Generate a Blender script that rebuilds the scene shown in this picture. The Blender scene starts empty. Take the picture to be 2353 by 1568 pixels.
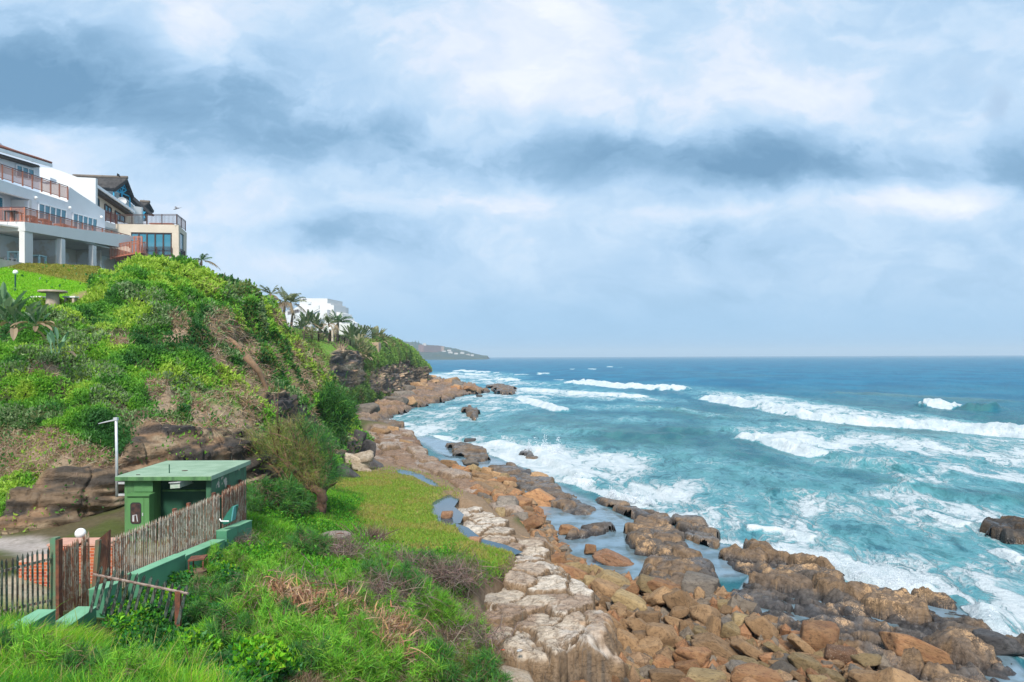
import bpy, math, random
import numpy as np
from mathutils import Vector, Matrix

random.seed(7); RNG = np.random.default_rng(7)
SC = bpy.context.scene
COL = SC.collection

# ------------------------------------------------------------------ camera
FP = 1700.0            # focal length in units of a 2353 px wide frame
EYE = 12.0             # eye height above the sea
U0, V0, ROLL = 1176.5, 819.3, 0.0041
cam_d = bpy.data.cameras.new('camera'); cam = bpy.data.objects.new('camera', cam_d); COL.objects.link(cam)
cam_d.sensor_width = 36.0; cam_d.lens = 36.0 * FP / 2353.0
cam_d.shift_y = (V0 - 784.0) / 2353.0
cam_d.clip_start = 0.1; cam_d.clip_end = 40000
cam.location = (0, 0, EYE)
cam.rotation_euler = (Matrix.Rotation(math.radians(90), 4, 'X') @ Matrix.Rotation(-ROLL, 4, 'Z')).to_euler()
SC.camera = cam

# ------------------------------------------------------------------ light
SUN_DIR = Vector((-0.05, -0.70, 0.74)).normalized()     # towards the sun
sun_d = bpy.data.lights.new('sun', 'SUN'); sun_d.energy = 3.9; sun_d.angle = math.radians(11); sun_d.color = (1.0, 0.955, 0.89)
sun = bpy.data.objects.new('sun', sun_d); COL.objects.link(sun)
sun.rotation_euler = SUN_DIR.to_track_quat('Z', 'Y').to_euler(); sun.location = (-40, -60, 90)
SC.view_settings.view_transform = 'Standard'; SC.view_settings.look = 'None'
SC.view_settings.exposure = 0.40; SC.view_settings.gamma = 1.0
SC.cycles.max_bounces = 5; SC.cycles.diffuse_bounces = 3; SC.cycles.glossy_bounces = 2
SC.cycles.transmission_bounces = 3; SC.cycles.transparent_max_bounces = 6; SC.cycles.volume_bounces = 0
SC.cycles.caustics_reflective = False; SC.cycles.caustics_refractive = False
SC.cycles.use_denoising = True

class NG:
    """small helper to write node graphs"""
    def __init__(s, nt): s.nt = nt; s.n = nt.nodes; s.l = nt.links
    def node(s, t, **kw):
        nd = s.n.new(t)
        for k, v in kw.items(): setattr(nd, k, v)
        return nd
    def put(s, sock, v):
        if isinstance(v, bpy.types.NodeSocket): s.l.new(v, sock)
        elif v is not None:
            if sock.type == 'RGBA' and not hasattr(v, '__len__'): v = (v, v, v, 1)
            if sock.type == 'RGBA' and len(v) == 3: v = (*v, 1)
            sock.default_value = v
    def m(s, op, a, b=None, c=None, clamp=False):
        nd = s.node('ShaderNodeMath', operation=op); nd.use_clamp = clamp
        for i, v in enumerate((a, b, c)): 
            if v is not None: s.put(nd.inputs[i], v)
        return nd.outputs[0]
    def vm(s, op, a, b=None):
        nd = s.node('ShaderNodeVectorMath', operation=op)
        s.put(nd.inputs[0], a)
        if b is not None: s.put(nd.inputs[1], b)
        return nd.outputs[0]
    def mix(s, f, a, b, t='MIX'):
        nd = s.node('ShaderNodeMix', data_type='RGBA', blend_type=t)
        s.put(nd.inputs[0], f); s.put(nd.inputs[6], a); s.put(nd.inputs[7], b)
        return nd.outputs[2]
    def ss(s, v, a, b, lo=0.0, hi=1.0):
        nd = s.node('ShaderNodeMapRange', interpolation_type='SMOOTHSTEP')
        s.put(nd.inputs[0], v); s.put(nd.inputs[1], a); s.put(nd.inputs[2], b); s.put(nd.inputs[3], lo); s.put(nd.inputs[4], hi)
        return nd.outputs[0]
    def noise(s, vec, scale=1.0, detail=4.0, rough=0.55, dist=0.0, col=False, typ='FBM'):
        nd = s.node('ShaderNodeTexNoise'); nd.noise_type = typ
        if vec is not None: s.put(nd.inputs['Vector'], vec)
        s.put(nd.inputs['Scale'], scale); s.put(nd.inputs['Detail'], detail); s.put(nd.inputs['Roughness'], rough); s.put(nd.inputs['Distortion'], dist)
        return nd.outputs[1 if col else 0]
    def xyz(s, x, y, z):
        nd = s.node('ShaderNodeCombineXYZ')
        for i, v in enumerate((x, y, z)): s.put(nd.inputs[i], v)
        return nd.outputs[0]
    def attr(s, name, out='Fac'):
        nd = s.node('ShaderNodeAttribute', attribute_name=name); return nd.outputs[out]

def lin(r, g, b):
    f = lambda c: (c / 12.92) if c <= 0.04045 else ((c + 0.055) / 1.055) ** 2.4
    return tuple(f(c / 255.0) for c in (r, g, b))

# ------------------------------------------------------------------ sky (clear sky behind broken stratocumulus)
W = bpy.data.worlds.new('World'); SC.world = W; W.use_nodes = True
def build_sky():
    g = NG(W.node_tree); g.n.clear()
    sky = g.node('ShaderNodeTexSky', sky_type='NISHITA'); sky.sun_disc = False
    sky.sun_elevation = math.asin(SUN_DIR.z); sky.sun_rotation = math.atan2(SUN_DIR.x, SUN_DIR.y)
    d = g.node('ShaderNodeTexCoord').outputs['Generated']
    sep = g.node('ShaderNodeSeparateXYZ'); g.l.new(d, sep.inputs[0])
    x, y, z = sep.outputs
    ya = g.m('MAXIMUM', g.m('ABSOLUTE', y), 0.12)
    a = g.m('DIVIDE', x, ya); e = g.m('DIVIDE', g.m('MAXIMUM', z, 0.0), ya)      # bearing and height above the horizon
    # domain warp
    zp = g.m('ADD', g.m('MAXIMUM', z, 0.0), 0.16)
    plane = g.xyz(g.m('DIVIDE', x, zp), g.m('DIVIDE', y, zp), 0.0)             # a flat cloud deck overhead
    ae = g.xyz(a, g.m('MULTIPLY', e, 1.7), 0.0)
    w1 = g.noise(ae, 3.2, 6, 0.6, 0.3, col=True)
    wv = g.vm('SUBTRACT', w1, (0.5, 0.5, 0.5))
    ws = g.node('ShaderNodeSeparateXYZ'); g.l.new(wv, ws.inputs[0])
    aw = g.m('ADD', a, g.m('MULTIPLY', ws.outputs[0], 0.26)); ew = g.m('ADD', e, g.m('MULTIPLY', ws.outputs[1], 0.13))
    def blob(u, v, ru, rv, amp, power=2.0):
        ca, ce = (u - U0) / FP, (V0 - v) / FP
        dx = g.m('DIVIDE', g.m('SUBTRACT', aw, ca), ru / FP); dy = g.m('DIVIDE', g.m('SUBTRACT', ew, ce), rv / FP)
        r2 = g.m('ADD', g.m('MULTIPLY', dx, dx), g.m('MULTIPLY', dy, dy))
        return g.m('MULTIPLY', g.m('EXPONENT', g.m('MULTIPLY', r2, -1.0)), amp)
    def total(bl):
        t = None
        for b in bl:
            k = blob(*b); t = k if t is None else g.m('ADD', t, k)
        return t
    n1 = g.noise(ae, 4.2, 8, 0.55, 0.35); n2 = g.noise(plane, 0.9, 8, 0.58, 0.4); n3 = g.noise(ae, 13.0, 6, 0.6, 0.2)
    n4 = g.noise(g.vm('ADD', ae, g.vm('MULTIPLY', wv, (.25, .25, 0))), 7.5, 10, 0.6, 0.2)
    puff = g.m('SUBTRACT', 1.0, g.m('ABSOLUTE', g.m('MULTIPLY', g.m('SUBTRACT', g.noise(g.vm('ADD', ae, g.vm('MULTIPLY', wv, (.35, .35, 0))), 5.0, 8, .58, .2), .5), 5.0)))
    ng = g.m('ADD', g.m('ADD', g.m('MULTIPLY', g.m('SUBTRACT', n1, 0.5), 0.9), g.m('MULTIPLY', g.m('SUBTRACT', n2, 0.5), 0.5)), g.m('ADD', g.m('MULTIPLY', g.m('SUBTRACT', n4, 0.5), 1.0), g.m('ADD', g.m('MULTIPLY', g.m('SUBTRACT', puff, .45), .16), g.m('MULTIPLY', g.m('SUBTRACT', g.ss(n4, .46, .57), .5), .10))))
    dark = total(SKY_DARK); light = total(SKY_LIGHT)
    tone = g.m('ADD', g.m('SUBTRACT', g.m('ADD', SKY_BASE, light), dark), g.m('MULTIPLY', ng, SKY_NOISE))
    # tone softened towards the horizon
    low = g.ss(e, 0.0, 0.16)
    tone = g.m('ADD', g.m('MULTIPLY', g.m('SUBTRACT', tone, 0.42), g.m('ADD', g.m('MULTIPLY', low, 0.75), 0.25)), 0.42)
    ramp = g.node('ShaderNodeValToRGB'); g.l.new(tone, ramp.inputs[0])
    cr = ramp.color_ramp; cr.interpolation = 'LINEAR'
    stops = SKY_STOPS
    cr.elements[0].position = stops[0][0]; cr.elements[0].color = (*lin(*stops[0][1]), 1)
    cr.elements[1].position = stops[-1][0]; cr.elements[1].color = (*lin(*stops[-1][1]), 1)
    for p, c in stops[1:-1]:
        el = cr.elements.new(p); el.color = (*lin(*c), 1)
    cloud = ramp.outputs[0]
    hz = g.mix(g.ss(e, 0.0, 0.115, 1.0, 0.0), cloud, lin(134, 186, 226))
    hz = g.mix(0.72, cloud, hz)
    cl10 = g.mix(1.0, hz, (8.9, 8.9, 8.9), 'MULTIPLY')
    clear = g.ss(g.m('ADD', total(SKY_CLEAR), g.m('MULTIPLY', ng, 0.5)), 0.35, 0.9, 0.0, 0.55)
    col = g.mix(clear, cl10, sky.outputs[0])
    # open sky texture shows through the deck everywhere a little
    col = g.mix(0.05, col, sky.outputs[0])
    bg = g.node('ShaderNodeBackground'); g.l.new(col, bg.inputs[0]); bg.inputs[1].default_value = 0.1
    out = g.node('ShaderNodeOutputWorld'); g.l.new(bg.outputs[0], out.inputs[0])
SKY_BASE = 0.58; SKY_NOISE = 0.54
SKY_DARK = [(100,195,340,110,.60),(-250,120,300,200,.3),(600,325,330,75,.28),(900,310,260,60,.16),(1500,356,430,70,.46),(1900,398,290,48,.36),(2380,410,150,70,.3),
            (800,555,190,42,.3),(1660,610,90,80,.22),(1250,720,700,90,.12),(560,200,120,60,.18),(640,180,300,150,.12),(2200,620,500,120,.1)]
SKY_LIGHT = [(470,60,120,70,.3),(1150,110,260,110,.22),(1260,10,160,60,.2),(60,330,170,40,.32),(1700,200,420,100,.2),(1640,495,130,26,.34),
             (2120,470,170,34,.42),(620,470,180,60,.15),(1150,480,200,40,.18),(300,560,170,110,.18),(1200,250,170,80,.15),(760,650,170,60,.08)]
SKY_CLEAR = [(2200,170,110,110,.55),(2340,260,60,90,.6),(1000,60,90,40,.2),(1600,440,380,24,.35)]
SKY_STOPS = [(0.0,(106,147,181)),(0.25,(136,173,205)),(0.45,(168,199,228)),(0.62,(189,213,236)),(0.8,(216,226,241)),(1.0,(236,240,247))]
build_sky()

# ------------------------------------------------------------------ numbers: pixel <-> place, noise, meshes
def ray(u, v):
    du, dv = np.asarray(u, float) - U0, np.asarray(v, float) - V0
    return (du - ROLL * dv) / FP, -(dv + ROLL * du) / FP     # x/y and z/y slopes
def P(u, v, Y):
    a, e = ray(u, v); return Vector((float(a) * Y, Y, EYE + float(e) * Y))
def G(u, v, z=0.0):
    a, e = ray(u, v); Y = (z - EYE) / float(e); return Vector((float(a) * Y, Y, z))
def proj(p):
    p = np.asarray(p, float); Y = np.maximum(p[..., 1], .05)
    a = p[..., 0] / Y; e = (p[..., 2] - EYE) / Y
    du, dv = a * FP, -e * FP
    return U0 + du + ROLL * dv, V0 + dv - ROLL * du

def _hash(ix, iy, iz, seed):
    n = (ix * 374761393 + iy * 668265263 + iz * 1274126177 + seed * 974711) & 0xffffffff
    n = ((n ^ (n >> 13)) * 1274126177) & 0xffffffff
    n = ((n ^ (n >> 15)) * 974634777) & 0xffffffff
    return ((n ^ (n >> 16)) & 0xffff) / 65535.0
def vnoise(p, seed=0):
    p = np.asarray(p, float); i = np.floor(p).astype(np.int64); f = p - i
    f = f * f * f * (f * (f * 6 - 15) + 10)
    X, Y, Z = i[..., 0], i[..., 1], i[..., 2]; r = 0
    for a in (0, 1):
        wa = f[..., 0] if a else 1 - f[..., 0]
        for b in (0, 1):
            wb = f[..., 1] if b else 1 - f[..., 1]
            for c in (0, 1):
                wc = f[..., 2] if c else 1 - f[..., 2]
                r = r + wa * wb * wc * _hash(X + a, Y + b, Z + c, seed)
    return r * 2 - 1
def fbm(p, octaves=4, seed=0, gain=0.5, lac=2.03):
    p = np.asarray(p, float); s = 0; a = 1; t = 0
    for o in range(octaves):
        s = s + a * vnoise(p, seed + o * 17); t += a; a *= gain; p = p * lac + 3.7
    return s / t
def n2(x, y, sc, octaves=4, seed=0, gain=0.5):
    return fbm(np.stack([x * sc, y * sc, np.zeros_like(x) + seed * .37], -1), octaves, seed, gain)
def voronoi(x, y, seed=0):
    """F1, F2, hash of the nearest cell, and its centre"""
    ix, iy = np.floor(x).astype(np.int64), np.floor(y).astype(np.int64)
    f1 = np.full(x.shape, 9.0); f2 = f1.copy(); h = np.zeros(x.shape); cx = x * 0; cy = x * 0
    for a in (-1, 0, 1):
        for b in (-1, 0, 1):
            X, Y = ix + a, iy + b
            px = X + .1 + .8 * _hash(X, Y, Y * 0 + 5, seed); py = Y + .1 + .8 * _hash(X, Y, Y * 0 + 9, seed)
            d = np.hypot(x - px, y - py); hh = _hash(X, Y, Y * 0 + 3, seed)
            near = d < f1
            f2 = np.where(near, f1, np.minimum(f2, d)); h = np.where(near, hh, h); cx = np.where(near, px, cx); cy = np.where(near, py, cy)
            f1 = np.where(near, d, f1)
    return f1, f2, h, cx, cy
def sstep(x, a, b):
    t = np.clip((x - a) / (b - a), 0, 1); return t * t * (3 - 2 * t)
def polysd(px, py, poly):
    """signed distance to a polygon, positive inside"""
    poly = np.asarray(poly, float); n = len(poly); d = np.full(px.shape, 1e18); ins = np.zeros(px.shape, bool)
    for i in range(n):
        ax, ay = poly[i]; bx, by = poly[(i + 1) % n]
        ex, ey = bx - ax, by - ay; t = np.clip(((px - ax) * ex + (py - ay) * ey) / (ex * ex + ey * ey + 1e-12), 0, 1)
        d = np.minimum(d, (px - ax - t * ex) ** 2 + (py - ay - t * ey) ** 2)
        c = (ay > py) != (by > py)
        xi = ax + (py - ay) / (by - ay + 1e-12) * ex
        ins ^= c & (px < xi)
    d = np.sqrt(d); return np.where(ins, d, -d)
def linesd(px, py, line):
    """distance to a polyline and the arc fraction of the nearest point"""
    line = np.asarray(line, float); d = np.full(px.shape, 1e18); tt = np.zeros(px.shape); sg = np.zeros(px.shape)
    n = len(line) - 1
    for i in range(n):
        ax, ay = line[i]; ex, ey = line[i + 1] - line[i]
        t = np.clip(((px - ax) * ex + (py - ay) * ey) / (ex * ex + ey * ey + 1e-12), 0, 1)
        q = (px - ax - t * ex) ** 2 + (py - ay - t * ey) ** 2
        nr = q < d; d = np.where(nr, q, d); tt = np.where(nr, (i + t) / n, tt); sg = np.where(nr, np.sign(ex * (py - ay) - ey * (px - ax)), sg)
    return np.sqrt(d), tt, sg

ORG = {}
def tag(o, label=None, cat=None, group=None, kind=None):
    if label: o['label'] = label
    if cat: o['category'] = cat
    if group: o['group'] = group
    if kind: o['kind'] = kind
    return o
def link(name, me, mat=None, parent=None, loc=None):
    o = bpy.data.objects.new(name, me); COL.objects.link(o)
    if mat is not None and me is not None and not me.materials: me.materials.append(mat)
    if parent is not None: o.parent = parent
    if loc is not None: o.location = loc
    return o
def thing(name, label, cat, loc=(0, 0, 0), group=None):
    o = bpy.data.objects.new(name, None); COL.objects.link(o); o.location = loc; ORG[o.name] = Vector(loc)
    o.empty_display_size = .3
    return tag(o, label, cat, group)
def npmesh(name, V, F, smooth=True, attrs=None, cols=None):
    V = np.asarray(V, np.float32); F = np.asarray(F, np.int32)
    me = bpy.data.meshes.new(name); me.vertices.add(len(V)); me.vertices.foreach_set('co', V.ravel())
    k = F.shape[1]; me.loops.add(F.size); me.loops.foreach_set('vertex_index', F.ravel())
    me.polygons.add(len(F)); me.polygons.foreach_set('loop_start', np.arange(0, F.size, k, dtype=np.int32))
    me.update(calc_edges=True)
    me.polygons.foreach_set('use_smooth', np.full(len(F), bool(smooth)))
    for nm, a in (attrs or {}).items():
        at = me.attributes.new(nm, 'FLOAT', 'POINT'); at.data.foreach_set('value', np.asarray(a, np.float32).ravel())
    for nm, a in (cols or {}).items():
        at = me.attributes.new(nm, 'FLOAT_COLOR', 'POINT')
        c = np.ones((len(V), 4), np.float32); c[:, :3] = np.asarray(a).reshape(-1, 3); at.data.foreach_set('color', c.ravel())
    return me
def gridfaces(nr, nc, mask=None):
    i = np.arange((nr - 1) * (nc - 1)); r, c = i // (nc - 1), i % (nc - 1); a = r * nc + c
    F = np.stack([a, a + 1, a + nc + 1, a + nc], 1)
    if mask is not None: F = F[mask.ravel()]
    return F
def compact(V, F, *arrs):
    used = np.zeros(len(V), bool); used[F.ravel()] = True; idx = np.cumsum(used) - 1
    return (V[used], idx[F]) + tuple(a[used] for a in arrs)
def catmull(ctrl, n):
    """ctrl (k, d) -> (n, d) smooth curve through the points"""
    c = np.asarray(ctrl, float); k = len(c)
    t = np.linspace(0, k - 1, n); i = np.minimum(t.astype(int), k - 2); f = (t - i)[:, None]
    f = f.reshape((-1,) + (1,) * (c.ndim - 1))
    p0 = c[np.maximum(i - 1, 0)]; p1 = c[i]; p2 = c[i + 1]; p3 = c[np.minimum(i + 2, k - 1)]
    return .5 * (2 * p1 + (p2 - p0) * f + (2 * p0 - 5 * p1 + 4 * p2 - p3) * f ** 2 + (3 * p1 - p0 - 3 * p2 + p3) * f ** 3)

class MB:
    """collects shapes and links them as one mesh object"""
    def __init__(s): s.v = []; s.f = []; s.c = []
    def add(s, vs, fs):
        b = len(s.v); s.v += [tuple(p) for p in vs]; s.f += [tuple(b + i for i in f) for f in fs]; return s
    def obox(s, o, ax, ay, az):
        o, ax, ay, az = map(Vector, (o, ax, ay, az))
        vs = [o, o + ax, o + ax + ay, o + ay]; vs += [p + az for p in vs]
        fs = [(0, 3, 2, 1), (4, 5, 6, 7), (0, 1, 5, 4), (1, 2, 6, 5), (2, 3, 7, 6), (3, 0, 4, 7)]
        if ax.cross(ay).dot(az) < 0: fs = [f[::-1] for f in fs]
        return s.add(vs, fs)
    def box(s, c, size, rz=0.0):
        R = Matrix.Rotation(rz, 3, 'Z'); ax, ay, az = (R @ Vector((size[0], 0, 0)), R @ Vector((0, size[1], 0)), Vector((0, 0, size[2])))
        return s.obox(Vector(c) - ax / 2 - ay / 2 - az / 2, ax, ay, az)
    def prism(s, poly, vec):
        vec = Vector(vec); p = [Vector(q) for q in poly]; n = len(p)
        nrm = Vector((0, 0, 0))
        for i in range(n): nrm += p[i].cross(p[(i + 1) % n])
        if nrm.dot(vec) > 0: p = p[::-1]
        vs = p + [q + vec for q in p]
        fs = [tuple(range(n)), tuple(range(2 * n - 1, n - 1, -1))] + [(i, i + n, (i + 1) % n + n, (i + 1) % n) for i in range(n)]
        return s.add(vs, fs)
    def tube(s, pts, rad, n=8, cap=True):
        pts = [Vector(p) for p in pts]; k = len(pts)
        if not hasattr(rad, '__len__'): rad = [rad] * k
        vs = []; up = Vector((0.13, .31, .94)).normalized()
        for i in range(k):
            t = (pts[min(i + 1, k - 1)] - pts[max(i - 1, 0)]).normalized()
            if abs(t.dot(up)) > .95: up = Vector((.9, .3, .1)).normalized()
            x = t.cross(up).normalized(); y = t.cross(x).normalized()
            for j in range(n):
                a = 2 * math.pi * j / n; vs.append(pts[i] + (x * math.cos(a) + y * math.sin(a)) * rad[i])
        fs = [(i * n + j, i * n + (j + 1) % n, (i + 1) * n + (j + 1) % n, (i + 1) * n + j) for i in range(k - 1) for j in range(n)]
        if cap: fs += [tuple(range(n - 1, -1, -1)), tuple(range((k - 1) * n, k * n))]
        return s.add(vs, fs)
    def lathe(s, c, prof, n=16):
        c = Vector(c); vs = []; k = len(prof)
        for r, z in prof:
            for j in range(n): a = 2 * math.pi * j / n; vs.append(c + Vector((r * math.cos(a), r * math.sin(a), z)))
        fs = [(i * n + j, i * n + (j + 1) % n, (i + 1) * n + (j + 1) % n, (i + 1) * n + j) for i in range(k - 1) for j in range(n)]
        fs += [tuple(range(n - 1, -1, -1)), tuple(range((k - 1) * n, k * n))]
        return s.add(vs, fs)
    def sphere(s, c, r, n=14, m=9):
        return s.lathe(c, [(max(1e-4, r * math.sin(math.pi * i / m)), -r * math.cos(math.pi * i / m)) for i in range(m + 1)], n)
    def build(s, name, mat, parent=None, smooth=False, bevel=0.0, off=None):
        me = bpy.data.meshes.new(name)
        o3 = Vector((0, 0, 0))
        q = parent
        if off is not None: o3 = Vector(off)
        else:
            while q is not None: o3 = o3 + ORG.get(q.name, Vector((0, 0, 0))); q = q.parent
        me.from_pydata([(p[0] - o3.x, p[1] - o3.y, p[2] - o3.z) for p in s.v], [], s.f); me.update()
        if smooth:
            me.polygons.foreach_set('use_smooth', np.ones(len(me.polygons), bool))
        o = link(name, me, mat, parent)
        if bevel > 0:
            md = o.modifiers.new('edge', 'BEVEL'); md.width = bevel; md.segments = 2; md.limit_method = 'ANGLE'; md.angle_limit = .7
        return o
def lathe_smooth(o, ang=0.7):
    me = o.data; me.polygons.foreach_set('use_smooth', np.ones(len(me.polygons), bool))
    try: me.set_sharp_from_angle(angle=ang)
    except Exception: pass
    return o
def copy_tree(o, parent=None):
    c = o.copy(); COL.objects.link(c); c.parent = parent
    for ch in [x for x in o.children]: copy_tree(ch, c)
    return c

# ------------------------------------------------------------------ materials
def newmat(name):
    m = bpy.data.materials.new(name); m.use_nodes = True; g = NG(m.node_tree); g.n.clear()
    out = g.node('ShaderNodeOutputMaterial'); return m, g, out
def pbsdf(g, out, col, rough=.7, spec=.35, bump=None, bstr=.3, bdist=.02, metal=0.0):
    b = g.node('ShaderNodeBsdfPrincipled')
    g.put(b.inputs['Base Color'], col); g.put(b.inputs['Roughness'], rough); g.put(b.inputs['Specular IOR Level'], spec); g.put(b.inputs['Metallic'], metal)
    if bump is not None:
        bn = g.node('ShaderNodeBump'); g.put(bn.inputs['Height'], bump); bn.inputs['Strength'].default_value = bstr; bn.inputs['Distance'].default_value = bdist
        g.l.new(bn.outputs[0], b.inputs['Normal'])
    g.l.new(b.outputs[0], out.inputs[0]); return b
def simple(name, c1, c2=None, scale=3.0, rough=.7, spec=.35, bump=0.0, bscale=20, metal=0.0, contrast=(.35, .65), stretch=(1, 1, 1)):
    """colour varied between c1 and c2 by a noise pattern fixed to the object"""
    m, g, out = newmat(name)
    co = g.node('ShaderNodeTexCoord').outputs['Object']
    if stretch != (1, 1, 1): co = g.vm('MULTIPLY', co, stretch)
    c2 = c2 or tuple(x * .8 for x in c1)
    n = g.noise(co, scale, 6, .6); col = g.mix(g.ss(n, contrast[0], contrast[1]), c1, c2)
    bp = g.noise(co, bscale, 5, .6) if bump else None
    pbsdf(g, out, col, rough, spec, bp, bump, .02, metal); return m
def leafmat(name, trans=.35, rough=.55, spec=.25):
    """vertex colour 'col' holds each leaf's own colour"""
    m, g, out = newmat(name)
    c = g.attr('col', 'Color')
    b = g.node('ShaderNodeBsdfPrincipled'); g.put(b.inputs['Base Color'], c); b.inputs['Roughness'].default_value = rough; b.inputs['Specular IOR Level'].default_value = spec
    t = g.node('ShaderNodeBsdfTranslucent'); g.put(t.inputs[0], g.mix(1.0, c, (1.15, 1.25, .7), 'MULTIPLY'))
    mx = g.node('ShaderNodeMixShader'); mx.inputs[0].default_value = trans
    g.l.new(b.outputs[0], mx.inputs[1]); g.l.new(t.outputs[0], mx.inputs[2]); g.l.new(mx.outputs[0], out.inputs[0]); return m
# ------------------------------------------------------------------ sea
def sea_material():
    m, g, out = newmat('sea_water')
    pos = g.node('ShaderNodeNewGeometry').outputs['Position']
    foam = g.attr('foam'); teal = g.attr('teal'); calm = g.attr('calm')
    # frame along / across the swell
    al = g.node('ShaderNodeVectorRotate', rotation_type='Z_AXIS'); g.l.new(pos, al.inputs[0]); al.inputs['Angle'].default_value = math.radians(12)
    p2 = g.vm('MULTIPLY', al.outputs[0], (1.0, .42, 1.0))
    warp = g.vm('MULTIPLY', g.vm('SUBTRACT', g.noise(p2, .22, 4, .6, col=True), (.5, .5, .5)), (5.5, 5.5, 0))
    pw = g.vm('ADD', p2, warp)
    na = g.noise(pw, .55, 7, .62, .6); nb = g.noise(pw, .16, 6, .6, .8)
    rid = g.m('SUBTRACT', 1.0, g.m('ABSOLUTE', g.m('MULTIPLY', g.m('SUBTRACT', na, .5), 5.2)))        # thin laces
    rid2 = g.m('SUBTRACT', 1.0, g.m('ABSOLUTE', g.m('MULTIPLY', g.m('SUBTRACT', g.noise(pw, 1.3, 5, .65, .5), .5), 4.6)))
    pat = g.m('ADD', g.m('ADD', g.m('MULTIPLY', rid, .42), g.m('MULTIPLY', rid2, .22)), g.m('MULTIPLY', g.m('SUBTRACT', nb, .5), 1.5))
    amt = g.m('ADD', g.m('MULTIPLY', foam, 1.5), g.m('MULTIPLY', g.m('MULTIPLY', g.m('SUBTRACT', pat, .35), g.ss(foam, 0.02, .3)), 1.05))
    mask = g.ss(amt, .46, .82)
    n_big = g.noise(p2, .05, 3, .5); n_mid = g.noise(p2, .35, 4, .55)
    deep = g.mix(g.ss(n_big, .35, .65), (.003, .105, .20), (.007, .15, .255))
    turq = g.mix(g.ss(n_mid, .35, .65), (.018, .102, .132), (.036, .155, .165))
    base = g.mix(teal, deep, turq)
    base = g.mix(g.m('MULTIPLY', g.ss(amt, .12, .55), .5), base, (.16, .42, .47))     # aerated water round the laces
    base = g.mix(calm, base, g.mix(g.ss(g.noise(pos, .6, 4, .6), .4, .65), (.17, .25, .31), (.09, .13, .14)))  # calm water: shallow bottom plus sky reflection put into the pale colour
    col = g.mix(mask, base, g.mix(g.ss(na, .3, .7), (.42, .50, .53), (.64, .675, .69)))
    rough = g.mix(mask, g.mix(calm, .16, .05), .8)
    b1 = g.noise(p2, .9, 6, .62, .3); b2 = g.noise(p2, 4.5, 4, .6, .2)
    h = g.m('ADD', g.m('MULTIPLY', b1, .30), g.m('MULTIPLY', b2, .07)); h = g.m('MULTIPLY', h, g.m('SUBTRACT', 1.0, g.m('MULTIPLY', calm, .93)))
    h = g.m('ADD', h, g.m('MULTIPLY', g.m('MULTIPLY', mask, g.noise(pos, 2.5, 6, .7)), .22))
    b = pbsdf(g, out, col, rough, g.m('ADD', g.m('ADD', .12, g.m('MULTIPLY', teal, .14)), g.m('MULTIPLY', calm, .5)), h, 1.0, 1.15)
    b.inputs['IOR'].default_value = 1.33
    # steep little faces turned to the viewer hide most of the grazing mirror on rough open water
    df = g.node('ShaderNodeBsdfDiffuse'); g.put(df.inputs[0], col); mx = g.node('ShaderNodeMixShader'); g.put(mx.inputs[0], g.m('MULTIPLY', g.m('SUBTRACT', 1.0, calm), g.m('SUBTRACT', .66, g.m('MULTIPLY', teal, .30))))
    g.l.new(b.outputs[0], mx.inputs[1]); g.l.new(df.outputs[0], mx.inputs[2]); g.l.new(b.inputs['Normal'].links[0].from_socket, df.inputs['Normal']); g.l.new(mx.outputs[0], out.inputs[0])
    return m

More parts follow.
